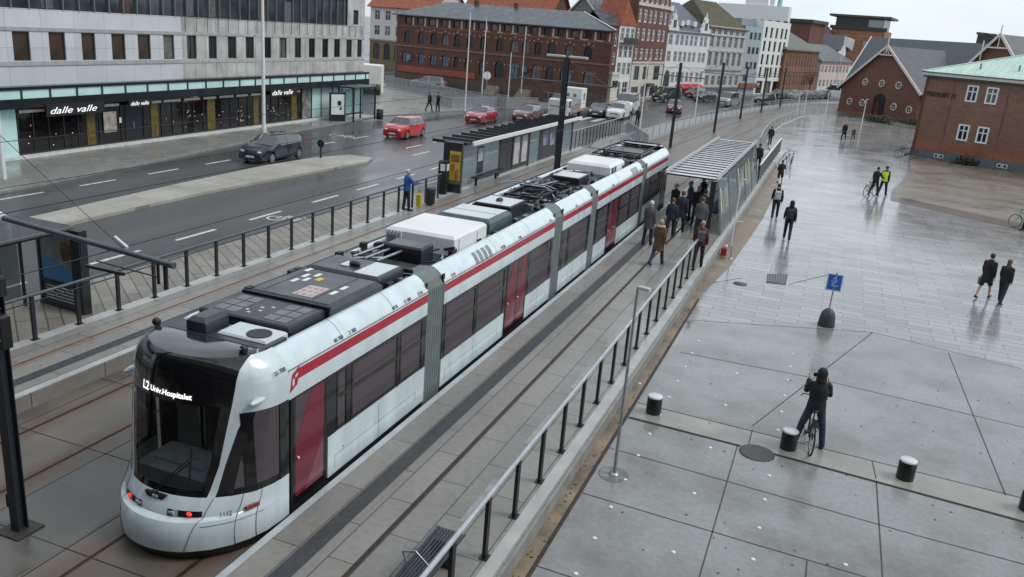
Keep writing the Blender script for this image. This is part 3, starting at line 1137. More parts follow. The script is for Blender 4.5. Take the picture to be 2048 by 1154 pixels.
# small things on the near end of the body
mb = MB().box(1.148, 1.19, 9.2, 9.42, .71, .77)
mb.xf(lambda x, y, z: (x + (y - 9.2) * .32, y, z))
part(mb, 'side_marker', [M('marker_red', (.25, .03, .03), .3)])
lg = MB()
for pts in ([(10.1, 2.33), (10.3, 2.42), (10.36, 2.72), (10.16, 2.62)],):
    lg.add([(1.3295, y, z) for y, z in pts], [(0, 1, 2, 3)], 0)
lg.add([(1.3315, y, z) for y, z in ((10.17, 2.42), (10.22, 2.44), (10.22, 2.55), (10.17, 2.53))], [(0, 1, 2, 3)], 1)
lg.add([(1.3315, y, z) for y, z in ((10.24, 2.54), (10.31, 2.58), (10.31, 2.62), (10.24, 2.59))], [(0, 1, 2, 3)], 1)
part(lg, 'operator_logo', [TRED, PWHITE])
SEAMM = M('panel_gap', (.12, .15, .17), .5)
for yy in (11.62, 13.4, 18.6, 21.0, 31.0):
    sm = MB()
    for k in range(1, 6):
        p, q = PR_SH[k], PR_SH[k + 1]
        sm.quad((p[0] + .002, yy, p[1] + .002), (p[0] + .002, yy + .012, p[1] + .002), (q[0] + .002, yy + .012, q[1] + .002), (q[0] + .002, yy, q[1] + .002))
    part(sm, 'panel_seam', [SEAMM])
for y0 in (17.35, 33.0):
    for k in range(4):
        gr = MB()
        y = y0 + k * .27
        for i in (2, 3):
            p, q = PR_SH[i], PR_SH[i + 1]
            gr.quad((p[0] + .004, y, p[1] + .004), (p[0] + .004, y + .17, p[1] + .004), (q[0] + .004, y + .17, q[1] + .004), (q[0] + .004, y, q[1] + .004))
        p, q = (1.3285, 2.73), (1.304, 2.765)
        gr.quad((p[0], y, p[1]), (p[0], y + .17, p[1]), (q[0], y + .17, q[1]), (q[0], y, q[1]))
        part(gr, 'roof_grille', [M('grille_grey', (.2, .21, .22), .5)])

# ---- roof equipment
def unit(name, mats, fn, bevel=0.):
    mb = MB()
    fn(mb)
    return part(mb, name, mats, bevel=bevel)


unit('roof_deck', [ROOFD], lambda m: (m.box(-.92, .92, 9.92, 40.6, 2.87, 2.9), m.box(-1.0, 1.0, 9.9, 10.5, 2.95, 3.07)), .01)
unit('roof_camera', [ROOFM, BLACK], lambda m: (m.cbox(-.5, -.12, 9.95, 10.5, 3.07, 3.3, .07), m.box(-.53, -.5, 9.98, 10.4, 3.08, 3.2, 1)), .01)
unit('roof_hatch_panel', [ROOFL], lambda m: m.cbox(-.88, -.6, 10.3, 10.6, 2.95, 3.1, .03))
unit('roof_hatch_panel', [ROOFL, BLACK], lambda m: (m.cbox(.0, .92, 10.06, 10.62, 2.95, 3.11, .03), m.cyl((.62, 10.3, 3.11), (.62, 10.3, 3.125), .2, n=18, m=1)))
unit('roof_horn', [BLACK], lambda m: m.ball((-1.0, 9.85, 3.13), .07, 6))
unit('roof_horn', [BLACK, LGREY], lambda m: (m.ball((.85, 9.62, 3.13), .07, 6), m.ball((.83, 9.56, 3.15), .02, 4, 1)))


def boxA(m):
    m.cbox(-.88, .9, 10.68, 11.72, 2.9, 3.16, .03, 0)
    for sx in (-.7, .3):
        for i in range(2):
            for j in range(3):
                x, y = sx + i * .24, 10.8 + j * .28
                m.box(x, x + .21, y, y + .25, 3.16, 3.166, 1)
    for k in range(6):
        m.box(-.75 + k * .27, -.65 + k * .27, 10.66, 10.69, 2.96, 3.04, 2 if k in (3,) else 0)
    for x, y in ((-.2, 11.0), (-.05, 11.2), (.02, 11.05), (.1, 11.3), (-.1, 10.9)):
        m.box(x, x + .06, y, y + .05, 3.16, 3.166, 2)


unit('brake_resistor', [ROOFD, M('panel_pale', (.15, .155, .165), .4, var=.3), M('sticker_cream', (.6, .56, .45), .5)], boxA, .008)


def boxB(m):
    m.cbox(-.82, .95, 11.8, 13.6, 2.9, 3.2, .09, 0)
    m.box(-.84, .97, 11.74, 11.8, 2.92, 3.2, 1)
    m.add([(.0, 12.02, 3.204), (.42, 12.02, 3.204), (.42, 12.62, 3.204), (.0, 12.62, 3.204)], [(0, 1, 2, 3)], 2)
    for i in range(3):
        for j in range(3):
            x, y = .04 + i * .13, 12.06 + j * .19
            m.box(x, x + .08, y, y + .1, 3.204, 3.208, 3)
    for x, y in ((-.45, 12.6), (-.45, 12.95), (-.3, 12.75), (-.28, 13.1), (.55, 12.35), (.55, 12.7), (-.62, 13.3)):
        m.box(x, x + .09, y, y + .22, 3.202, 3.207, 4)
    m.box(-.12, 0, 12.9, 13.1, 3.202, 3.207, 5)
    for x in (-.55, .48):
        m.box(x, x + .02, 11.95, 13.5, 3.2, 3.204, 1)


unit('air_conditioner', [ROOFM, BLACK, M('sticker_pale', (.45, .4, .4), .5), M('sticker_red', (.42, .22, .22), .5), PWHITE, YELLOW], boxB, .01)
unit('converter_box', [ROOFM, BLACK, ROOFL], lambda m: (m.cbox(-.78, .8, 13.72, 14.72, 2.9, 3.2, .04), m.box(-.78, .8, 13.66, 13.72, 2.92, 3.16, 1), m.box(.2, .72, 13.78, 14.66, 3.2, 3.206, 2), m.ball((-.02, 14.2, 3.24), (.13, .08, .06), 6, 1), m.box(-.28, -.1, 14.05, 14.35, 3.2, 3.22, 2), m.box(.8, .82, 13.8, 14.6, 2.95, 3.1, 1)), .012)


def pipes(m, y0, y1, n, rr=.9, zmax=3.25, seed=3):
    rd = random.Random(seed)
    for k in range(n):
        x, y, z = rd.uniform(-rr, rr), rd.uniform(y0, y1), rd.uniform(2.9, zmax)
        t = rd.random()
        if t < .4:
            q = (max(-.9, min(.9, x + rd.uniform(-.6, .6))), min(y1, max(y0, y + rd.uniform(-.7, .7))), min(zmax, max(2.92, z + rd.uniform(-.12, .12))))
            m.cyl((x, y, z), q, rd.uniform(.012, .04), n=6, m=rd.choice((0, 0, 1, 2)))
        elif t < .75:
            a_, c_ = rd.uniform(.05, .2), rd.uniform(.05, .22)
            m.box(max(-.92, x - a_), min(.92, x + a_), y - c_, y + c_, 2.88, z - .05, rd.choice((0, 0, 1, 3)))
        else:
            m.cyl((x, y, 2.88), (x, y, z), rd.uniform(.03, .08), n=8, m=rd.choice((0, 2, 1)))


PIP = [BLACK, ROOFM, STEEL, MGREY]
unit('roof_pipework', PIP, lambda m: (pipes(m, 14.85, 17.0, 34, zmax=3.12), [m.cyl((x, 15.0, 3.12), (x + .12, 16.6, 3.14), .03, n=8, m=2) for x in (-.55, -.28, .02)], m.bar((-.9, 14.95, 3.05), (.9, 14.95, 3.05), .05, .08, 0)))
unit('roof_cabinet', [DSTEEL, ROOFM, BLACK], lambda m: (m.cbox(-.35, .58, 15.95, 16.55, 2.9, 3.25, .03), m.box(-.3, .53, 16.0, 16.5, 3.25, 3.258, 1), [m.box(-.3 + k * .22, -.14 + k * .22, 15.93, 15.96, 2.95, 3.15, 2) for k in range(4)]), .01)
unit('white_roof_unit', [ROOFW, MGREY, ROOFL], lambda m: (m.cbox(-.88, .88, 17.0, 18.9, 2.9, 3.36, .07), m.box(-.8, -.6, 16.9, 17.0, 2.95, 3.2, 1), [m.box(-.86 + k * .09, -.82 + k * .09, 16.94, 17.0, 2.95, 3.3, 2) for k in range(5)], m.box(.881, .888, 17.25, 17.27, 2.95, 3.25, 1), m.box(.881, .888, 18.3, 18.32, 2.95, 3.25, 1)), .02)
unit('grey_roof_unit', [M('unit_blue_grey', (.07, .1, .12), .35, var=.25), ROOFL, BLACK], lambda m: (m.cbox(-.74, .78, 19.35, 20.9, 2.9, 3.3, .09), m.box(-.62, .66, 19.5, 20.1, 3.3, 3.306, 1), m.box(-.62, .66, 20.15, 20.8, 3.3, 3.306, 1), m.box(-.7, -.1, 19.33, 19.36, 2.96, 3.12, 2), m.box(.0, .7, 19.33, 19.36, 2.96, 3.12, 2)), .015)
unit('roof_cabinet', [BLACK, ROOFL, DSTEEL], lambda m: (m.cbox(-.6, .5, 21.5, 22.7, 2.9, 3.25, .03), m.box(-.56, .46, 21.54, 22.66, 3.25, 3.258, 1), m.ball((-.05, 22.05, 3.29), (.1, .14, .07), 6, 2)), .01)
unit('roof_pipework', PIP, lambda m: (pipes(m, 22.8, 27.6, 95, zmax=3.14, seed=8)))


def panto(m):
    for s in (-1, 1):
        m.bar((s * .5, 23.6, 3.12), (s * .5, 25.6, 3.12), .06, .06, 0)
        m.cyl((s * .45, 23.7, 3.16), (s * .3, 26.3, 3.3), .025, n=6, m=0)
        m.cyl((s * .3, 26.2, 3.3), (s * .25, 24.2, 3.4), .02, n=6, m=1)
        m.lathe((s * .55, 23.6, 2.9), [(.05, 0), (.08, .04), (.05, .08), (.08, .12), (.05, .16), (.05, .22)], 8, 2)
        m.lathe((s * .55, 25.5, 2.9), [(.05, 0), (.08, .04), (.05, .08), (.08, .12), (.05, .16), (.05, .22)], 8, 2)
    m.bar((-.55, 23.7, 3.15), (.55, 23.7, 3.15), .07, .07, 0)
    m.bar((-.55, 25.5, 3.15), (.55, 25.5, 3.15), .07, .07, 0)
    for yy in (24.05, 24.35):
        m.cyl((-.85, yy, 3.38), (-.6, yy, 3.45), .02, n=6, m=1)
        m.cyl((-.6, yy, 3.45), (.6, yy, 3.45), .022, n=6, m=1)
        m.cyl((.6, yy, 3.45), (.85, yy, 3.38), .02, n=6, m=1)


unit('pantograph', [BLACK, STEEL, MGREY], panto)
unit('roof_cabinet', [BLACK, ROOFL], lambda m: (m.cbox(-.4, .62, 27.7, 28.9, 2.9, 3.22, .03), m.box(-.36, .58, 27.74, 28.86, 3.22, 3.228, 1)), .01)
unit('roof_pipework', PIP, lambda m: pipes(m, 29.0, 31.0, 30, zmax=3.08, seed=21))
unit('white_roof_unit', [ROOFW, BLACK], lambda m: (m.cbox(-.85, .86, 31.0, 33.2, 2.9, 3.3, .1), m.box(.86, .868, 31.2, 31.5, 2.98, 3.18, 1), m.box(.86, .868, 31.65, 31.9, 2.98, 3.18, 1)), .02)
unit('roof_pipework', PIP, lambda m: (pipes(m, 34.2, 40.4, 90, zmax=3.16, seed=5), m.box(-.85, .85, 36.2, 38.4, 2.9, 3.12, 1), [m.bar((-.9, y, 3.2), (.9, y, 3.2), .04, .05, 0) for y in (34.6, 36.0, 38.6, 40.2)], [m.bar((s * .88, 34.6, 3.2), (s * .88, 40.2, 3.2), .04, .05, 0) for s in (-1, 1)]))
def tray(m):
    rd = random.Random(77)
    y = 10.7
    while y < 40.2:
        for x in (-.86, .86):
            if rd.random() < .6:
                m.box(x - .05, x + .05, y, y + rd.uniform(.08, .3), 2.9, 2.94 + rd.uniform(.02, .14), rd.choice((0, 1, 3)))
        y += rd.uniform(.25, .6)
    for x in (-.9, -.87, .88, .9):
        m.tube([(x, 10.7, 2.93), (x, 14.8, 2.94), (x, 15.7, 2.96), (x, 23.1, 2.94), (x, 24.0, 2.96), (x, 40.2, 2.94)], .014, 5, 0)


unit('cable_tray', PIP, tray)
# grey service rail along the far roof edge
for y in (12.0, 13.3, 13.5, 15.0, 16.0, 20.9, 21.2):
    part(MB().box(-1.0, -.88, y, y + .16, 2.98, 3.14), 'roof_bracket', [BLACK])
# ------------------------------------------------------------------ railings
def railing(label, x, ys, z, h, second=None, pw=(.05, .1), mats=(DSTEEL, STEEL), tilt=0):
    t = thing('railing', label, 'railing', (x, ys[0], z))
    pm = MB().box(-pw[0] / 2, pw[0] / 2, -pw[1] / 2, pw[1] / 2, 0, h - .03).box(-.07, .07, -.09, .09, 0, .015)
    p0 = None
    for y in ys:
        if p0 is None:
            p0 = pm.build('post', mats[0], t)
        else:
            c = p0.copy()
            COL.objects.link(c)
            c.parent = t
            c.location = (0, y - ys[0], 0)
    L_ = ys[-1] - ys[0]
    MB().cyl((0, -.3, h), (0, L_ + .3, h), .04, n=10).build('top_rail', mats[1], t)
    if second:
        MB().cyl((.03, -.3, second), (.03, L_ + .3, second), .015, n=6).build('lower_rail', mats[0], t)
    return t


YR = [10.3 - 1.257 * k for k in range(5, 0, -1)] + [10.3 + 1.257 * k for k in range(16)]
railing('long galvanised railing with dark posts along the plaza-side platform edge beside the plaza', 4.68, YR, .33, 1.07, None, (.055, .11), (BLACK, M('rail_pale', (.5, .53, .56), .3, .6, var=.15)))
YL = [13.14 - 1.235 * k for k in range(6, 0, -1)] + [13.14 + 1.235 * k for k in range(18)]
railing('long grey railing with two rails behind the road-side platform beside the road', -7.75, YL, .33, 1.07, .92, (.06, .09), (DSTEEL, M('rail_blue_grey', (.12, .14, .165), .35, .5, var=.2)))
YF = [55.6 + .9 * k for k in range(16)]
railing('pale barred railing beyond the road-side shelter roof beside the road', -8.1, YF, .25, 1.25, .15, (.05, .05), (DSTEEL, STEEL))
t = thing('railing', 'dark solid panel railing with white top rail behind the plaza-side shelter', 'railing', (4.75, 51.5, .33))
MB().box(-.03, .03, 0, 17, .1, 1.0).build('panel', M('panel_dark', (.03, .034, .04), .3, var=.3), t)
MB().cyl((0, -.1, 1.05), (0, 17.1, 1.05), .05).build('top_rail', PWHITE, t)
for k in range(11):
    MB().box(-.04, .04, k * 1.7 - .03, k * 1.7 + .03, 0, 1.05).build('post', DSTEEL, t)
setting(MB().prism([(3.2, 62), (5.05, 62), (5.05, 70), (3.6, 70)], -.02, .2).build('platform_ramp', COPE))
# light fences along the tracks further on
FCH = M('fence_chrome', (.4, .43, .46), .35, .5)


def fence(label, pts, h, step, name='metal_fence', bars=True, glassy=False):
    t = thing(name, label, 'fence', (pts[0][0], pts[0][1], 0))
    mb = MB()
    pn = MB()
    o = pts[0]
    for a_, c_ in zip(pts[:-1], pts[1:]):
        A_, C_ = Vector((a_[0] - o[0], a_[1] - o[1], 0)), Vector((c_[0] - o[0], c_[1] - o[1], 0))
        n = max(1, int((C_ - A_).length / step))
        for k in range(n + 1):
            p = A_.lerp(C_, k / n)
            if (k or a_ == pts[0]):
                MB().cyl(p, p + Vector((0, 0, h)), .035, n=5).build('post', FCH, t)
        mb.bar(A_ + Vector((0, 0, h)), C_ + Vector((0, 0, h)), .06, .05)
        mb.bar(A_ + Vector((0, 0, .12)), C_ + Vector((0, 0, .12)), .04, .04)
        if glassy:
            d = (C_ - A_).normalized().cross(Vector((0, 0, 1))) * .01
            z0, z1 = Vector((0, 0, .16)), Vector((0, 0, h - .06))
            pn.add([A_ - d + z0, C_ - d + z0, C_ - d + z1, A_ - d + z1], [(0, 1, 2, 3)])
            pn.add([A_ + d + z0, C_ + d + z0, C_ + d + z1, A_ + d + z1], [(3, 2, 1, 0)])
    mb.build('rail', FCH, t)
    if glassy:
        pn.build('mesh_panel', FGLASS, t)
    return t


fence('low pale fence following the curve between walkway and tram tracks', [(-5.95, 58), (-5.8, 66), (-5.3, 80), (-4.0, 96), (-2.0, 112), (.7, 128), (4.0, 142)], .95, 2.2)
fence('low pale fence between the curved tracks and the plaza edge', [(3.0, 71), (2.6, 78), (2.4, 88), (2.7, 97), (4.0, 111), (6.3, 119.6)], .95, 2.4)
fence('short glazed fence at the far end of the road-side platform', [(-7.9, 70.5), (-6.0, 66), (-4.2, 62)], 1.2, 1.1, 'glass_fence', glassy=True)
fence('long pale mesh fence on the ramp before the brick building', [(-41, 88.6), (-33, 84.3), (-27.5, 80.5), (-22.6, 80.2)], 1.35, .8, glassy=True)
fence('second pale mesh fence nearer the road before the brick building', [(-29.5, 76.5), (-25.8, 74.2), (-23.9, 79.6), (-20.8, 84.5)], 1.1, .8, glassy=True)
fence('white tube fence with gaps near the zebra crossing and flagpoles', [(-31, 99), (-25, 96.2), (-19.5, 92.2)], 1.0, 1.0)

# ------------------------------------------------------------------ bollards, lights in the paving, drain covers
CAPM = M('bollard_cap', (.62, .66, .67), .3, var=.15)
BOLM = M('bollard_dark', (.012, .013, .015), .3, var=.3)
for i, (x, y, lb) in enumerate(((5.8, 17.43, 'squat black bollard with white top next to the sandy strip'), (8.73, 17.19, 'squat black bollard with white top beside the cyclist'), (11.0, 17.04, 'squat black bollard with white top standing alone on the pale strip beyond the bicycle'), (13.17, 16.9, 'squat black bollard cut off by the right picture edge'))):
    if i == 0:
        b0 = thing('bollard', lb, 'bollard', (x, y, .012), 0, 'squat bollards along the plaza drain')
        MB().lathe((0, 0, 0), [(.165, 0), (.17, .02), (.17, .37), (.16, .385)], 24).build('body', BOLM, b0)
        MB().lathe((0, 0, .385), [(.165, 0), (.165, .025), (.15, .04), (.0001, .045)], 24).build('cap', CAPM, b0)
    else:
        dup(b0, lb, (x, y, .012))
GL = M('ground_light_white', (.66, .68, .69), .25)
gl = None
for x, y in [(5.95, 11.0 + 1.07 * k) for k in range(12)] + [(7.23, y) for y in (10.3, 12.3, 14.35, 16.37, 18.73, 20.9)] + [(8.47, y) for y in (10.7, 11.7, 12.72, 13.74, 14.78, 15.77, 17.99, 19.05, 20.08, 21.17, 22.17, 23.22)] + [(5.15, 18.9), (9.9, 11.2), (9.9, 13.3)]:
    if gl is None:
        gl = MB().lathe((0, 0, 0), [(.04, 0), (.04, .006), (.033, .012), (.0001, .014)], 12).build('ground_light', GL, loc=(x, y, .009))
        tag(gl, 'small round white light set flush in the wet concrete slabs', 'ground light', 'white lights set in the plaza')
    else:
        c = gl.copy()
        COL.objects.link(c)
        c.location = (x, y, .009)
CAST = M('cast_iron', (.07, .068, .068), .4, .3, var=.4, scale=20, bump=.5)
t = tag(MB().lathe((0, 0, 0), [(.36, 0), (.36, .012), (.30, .013), (.29, .01), (.0001, .011)], 28).build('manhole_cover', CAST, loc=(8.15, 16.62, .011)), 'round iron manhole cover lying across the dark slot drain', 'manhole cover')
t = tag(MB().lathe((0, 0, 0), [(.24, 0), (.24, .01), (.0001, .012)], 20).build('manhole_cover', CAST, loc=(6.32, 29.55, .007)), 'small round iron cover in the paving near the square grate', 'manhole cover')
t = thing('drain_grate', 'square dark grate set in the paving above the blue sign', 'drain grate', (7.45, 31.1, .006))
MB().prism([(-.37, .45), (.32, .95), (.36, -.65), (-.3, -.8)], 0, .01).build('frame', CAST, t)
mb = MB()
for k in range(7):
    mb.bar((-.26 + k * .09, -.62, .016), (-.3 + k * .09, .5 + k * .05, .016), .045, .012)
mb.build('bars', MGREY, t)

# ------------------------------------------------------------------ blue sign in its concrete foot
t = thing('plaza_sign', 'blue square sign on a pole in a dark domed concrete foot', 'sign', (9.27, 26.45, .005), R(0))
FOOT = M('green_concrete', (.04, .062, .062), .55, var=.4, scale=5, bump=.3)
MB().lathe((0, 0, 0), [(.25, 0), (.255, .03), (.22, .32), (.185, .44), (.11, .53), (.03, .56)], 20).build('foot', FOOT, t)
MB().cyl((0, 0, .5), (.02, 0, 1.7), .022, n=10).build('pole', STEEL, t)
pl = MB().box(-.23, .23, -.012, .012, 1.12, 1.66).build('plate', PWHITE, t)
BLU = M('sign_blue', (.012, .13, .5), .35)
MB().box(-.195, .195, -.016, -.012, 1.155, 1.625).build('field', BLU, pl)
mb = MB()
for p, q, w_ in (((-.06, 1.5), (.02, 1.52), .035), ((.02, 1.52), (.06, 1.44), .035), ((.06, 1.44), (-.03, 1.37), .035), ((-.03, 1.37), (-.08, 1.29), .03), ((-.08, 1.29), (.1, 1.28), .03), ((.1, 1.28), (.12, 1.33), .025), ((-.1, 1.42), (.0, 1.43), .02)):
    mb.bar((p[0], -.018, p[1]), (q[0], -.018, q[1]), .004, w_)
mb.cyl((.02, -.0195, 1.565), (.02, -.0165, 1.565), .03, n=12)
mb.build('pictogram', M('sign_pale', (.35, .55, .8), .4), pl)

# ------------------------------------------------------------------ platform bench by the railing
t = thing('bench', 'slatted dark metal bench on the platform against the railing', 'bench', (4.2, 9.0, .33))
mb = MB()
for k in range(9):
    x = -.2 + k * .05
    mb.box(x, x + .028, -1.9, 1.1, .42, .45)
mb.build('seat', DSTEEL, t)
MB().box(-.245, -.205, -1.9, 1.1, .38, .46).build('front_edge', M('bench_blue', (.05, .065, .08), .4), t)
for y in (-1.6, .8):
    MB().box(-.18, .18, y - .03, y + .03, 0, .4).build('leg', DSTEEL, t)
MB().tube([(-.23, .1, .46), (-.3, .1, .6), (-.1, .1, .66), (.15, .1, .46)], .016, 6).build('armrest', STEEL, t)

# ------------------------------------------------------------------ masts of the overhead line
MASTM = M('mast_grey', (.042, .05, .062), .4, .3, var=.25, scale=3)


def hbeam(mb, h, w_=.2, d=.2):
    t_ = .016
    mb.box(-w_ / 2, w_ / 2, -d / 2, -d / 2 + t_, 0, h)
    mb.box(-w_ / 2, w_ / 2, d / 2 - t_, d / 2, 0, h)
    mb.box(-t_ / 2, t_ / 2, -d / 2 + t_, d / 2 - t_, 0, h)
    return mb


t = thing('catenary_mast', 'dark steel mast carrying a long bare arm over the track ahead of the tram', 'mast', (-2.18, 8.05, 0))
hbeam(MB(), 7.2, .17, .17).build('post', MASTM, t)
MB().box(-.24, .24, -.24, .24, 0, .03).build('base_plate', CAST, t)
MB().box(-.13, -.088, -.05, .1, .0, 2.2).box(-.16, -.09, -.06, .02, .4, .62).build('cable_duct', BLACK, t)
ARMM = M('arm_blue_grey', (.11, .12, .15), .35, .4, var=.2)
arm = MB().cyl((0, 0, 5.03), (3.2, 0, 4.84), .038, n=12).cyl((3.17, 0, 4.842), (3.24, 0, 4.837), .045, n=12).build('arm', ARMM, t)
MB().cyl((.35, 0, 5.01), (.15, 0, 5.07), .055, n=10).cyl((2.5, 0, 4.95), (2.3, 0, 5.06), .02, n=8).cyl((2.95, 0, 4.86), (2.8, 0, 4.84), .03, n=8).build('insulator', PWHITE, arm)
MB().cyl((2.42, 0, 4.93), (0.1, 0, 6.35), .0045, n=5).build('stay_rod', BLACK, t)
MB().cyl((2.98, 0, 4.82), (2.98, 0, 4.55), .02, n=8).cyl((2.98, 0, 4.64), (1.9, .05, 4.66), .01, n=5).cyl((3.1, 0, 4.83), (3.1, 0, 4.5), .03, n=8).box(1.78, 2.42, -.015, .015, 4.56, 4.6).cyl((1.7, 0, 4.7), (1.7, 0, 4.9), .012, n=5).build('dropper', DSTEEL, arm)
sg = thing('tram_signal', 'black signal boxes fixed to the mast with the long bare arm', 'signal', (-2.02, 8.0, 3.05))
MB().cbox(-.1, .06, -.1, .08, .82, 1.12, .03).box(-.08, .1, -.12, -.08, 1.06, 1.1).build('signal_head', BLACK, sg)
MB().cbox(-.1, .1, -.1, .06, .05, .55, .03).build('control_box', BLACK, sg)
MB().tube([(-.02, -.1, .72), (.06, -.14, .66), (.14, -.12, .7)], .014, 6).tube([(0, -.1, .3), (.1, -.14, .2)], .012, 6).build('cable', STEEL, sg)


def mast(label, x, y, h, lampy=False):
    t = thing('catenary_mast', label, 'mast', (x, y, 0), 0, 'masts between the tram tracks')
    hbeam(MB(), h, .2, .22).build('post', MASTM, t)
    MB().cyl((-2.0, 0, h - 1.0), (2.0, 0, h - 1.0), .035, n=8).build('arm', ARMM, t)
    MB().cyl((-1.9, 0, h - 1.0), (0, 0, h - .1), .012, n=5).cyl((1.9, 0, h - 1.0), (0, 0, h - .1), .012, n=5).build('stay_rod', ARMM, t)
    if lampy:
        MB().cbox(-.85, -.1, -.12, .12, h - .02, h + .06, .02).cbox(.1, .85, -.12, .12, h - .02, h + .06, .02).build('lamp_bar', LGREY, t)
    return t


mast('dark mast with pale lamp bar standing behind the road-side shelter roof end', -2.1, 33.7, 7.0, True)
mast('tall dark mast just beyond the rear of the tram', -3.17, 65.65, 6.36)
mast('tall dark mast beyond the plaza-side shelter roof with a pale band', -2.0, 80.9, 6.32)
mast('slim dark mast before the white office tower', -1.72, 99.2, 5.7)
mast('farther dark mast where the tracks begin to curve', -.7, 113, 5.5)
mast('farthest slim mast near the orange brick house', .6, 127, 5.4)
mb = MB()
for xw in (-4.06, 0):
    ln = offs(TC, xw)
    for z in (4.85, 5.6):
        mb.tube([(a_, c_, z) for a_, c_ in ln], .007, 4)
tag(mb.build('overhead_wire', BLACK), 'thin overhead contact wires running above both tram tracks', 'wire')

# ------------------------------------------------------------------ lamps and poles
def slim_lamp(label, x, y, z, h, rz, mat=STEEL, r=.035):
    t = thing('lamp_post', label, 'lamp', (x, y, z), rz)
    MB().cyl((0, 0, 0), (0, 0, h), r, r * .7, n=10).build('pole', mat, t)
    MB().lathe((0, 0, 0), [(.1, 0), (.1, .03), (r, .05)], 12).build('base', STEEL, t)
    hd = MB().cbox(.0, .24, -.05, .05, h - .04, h + .02, .015).build('lamp_head', LGREY, t)
    return t


slim_lamp('slim galvanised lamp post standing before the long platform railing', 5.71, 14.29, .01, 3.78, R(-15))
tag(MB().lathe((0, 0, 0), [(.3, 0), (.3, .003), (.27, .004), (.268, .002), (.0001, .003)], 24).build('pole_collar', M('collar_stain', (.2, .205, .2), .22, var=.4), loc=(5.71, 14.29, .0125)), 'round concrete collar around the foot of the slim lamp post', 'collar')
slim_lamp('thin white pole standing beside the plaza-side shelter glass wall', 5.3, 35.2, .01, 2.8, 0, PWHITE, .03)
slim_lamp('short grey post beside the red parcel at the shelter corner', 5.55, 33.0, .01, 1.5, 0, STEEL, .02)
slim_lamp('thin white lamp before the arched door of the brick hall', 11.25, 109.5, .01, 3.0, 0, PWHITE, .06)
slim_lamp('thin white post at the curved plaza corner, left of a pair', 3.6, 113.5, .01, 2.6, 0, PWHITE, .06)
slim_lamp('thin white post at the curved plaza corner, right of a pair', 4.3, 116.5, .01, 2.9, 0, PWHITE, .06)
slim_lamp('thin white post near the corner of the brick hall gable', 6.9, 117.3, .01, 3.0, 0, PWHITE, .06)
slim_lamp('white pole on the walkway beyond the road-side platform fence', -6.6, 69.8, .01, 6.2, 0, PWHITE, .06)
slim_lamp('thin white pole beside the fence near the red car', -6.1, 94.7, .01, 4.0, 0, PWHITE, .06)
for lb, x, y, h in (('tall white flagpole before the brick building, nearest the road', -23.9, 73, 8.8), ('tall white flagpole before the brick building, second from the left', -28.2, 87, 8.5), ('shorter white pole with lamp before the brick building windows', -27.6, 93.5, 5), ('tall white flagpole before the brick building, rightmost', -26.6, 95.0, 7.9)):
    t = thing('flagpole', lb, 'flagpole', (x, y, .1))
    MB().cyl((0, 0, 0), (0, 0, h), .07, .04, n=8).build('pole', PWHITE, t)
    MB().lathe((0, 0, 0), [(.14, 0), (.14, .15), (.07, .2)], 8).ball((0, 0, h), .07, 4).build('fittings', STEEL, t)
t = thing('street_lamp', 'tall white street lamp on the far pavement behind the dark blue car', 'lamp', (-25.42, 45.12, .1))
MB().cyl((0, 0, 0), (0, 0, 11.5), .12, .075, n=12).build('pole', PWHITE, t)
MB().lathe((0, 0, 0), [(.18, 0), (.18, .5), (.12, .55)], 12).build('base', LGREY, t)
MB().cbox(-.1, 1.2, -.15, .15, 11.45, 11.6, .04).build('lamp_head', LGREY, t)
t = thing('street_lamp', 'white lamp post on the far pavement before the mint shop panel', 'lamp', (-24.3, 25.8, .1))
MB().cyl((0, 0, 0), (0, 0, 8), .1, .06, n=10).build('pole', PWHITE, t)
MB().cbox(-.1, 1, -.15, .15, 7.95, 8.1, .04).build('lamp_head', LGREY, t)
t = thing('traffic_sign', 'round pale sign on a pole among the flagpoles', 'sign', (-27.5, 86.5, .1), R(25))
MB().cyl((0, 0, 0), (0, 0, 3.0), .04, n=8).build('pole', STEEL, t)
MB().cyl((0, -.03, 2.6), (0, 0, 2.6), .42, n=20).build('plate', PWHITE, t)
t = thing('traffic_bollard', 'dark round traffic plate on a post at the tip of the traffic island', 'bollard', (-18.2, 40.6, .12))
MB().cyl((0, 0, 0), (0, 0, 1.0), .05, n=8).build('post', DSTEEL, t)
MB().cyl((0, -.03, .8), (0, .03, .8), .22, n=18).build('plate', DSTEEL, t)

# ------------------------------------------------------------------ shelters
SHROOF = M('shelter_roof', (.5, .53, .55), .16, .3, var=.2, scale=1.5, rvar=.08)
SHDARK = M('shelter_dark', (.03, .034, .04), .3, var=.25)


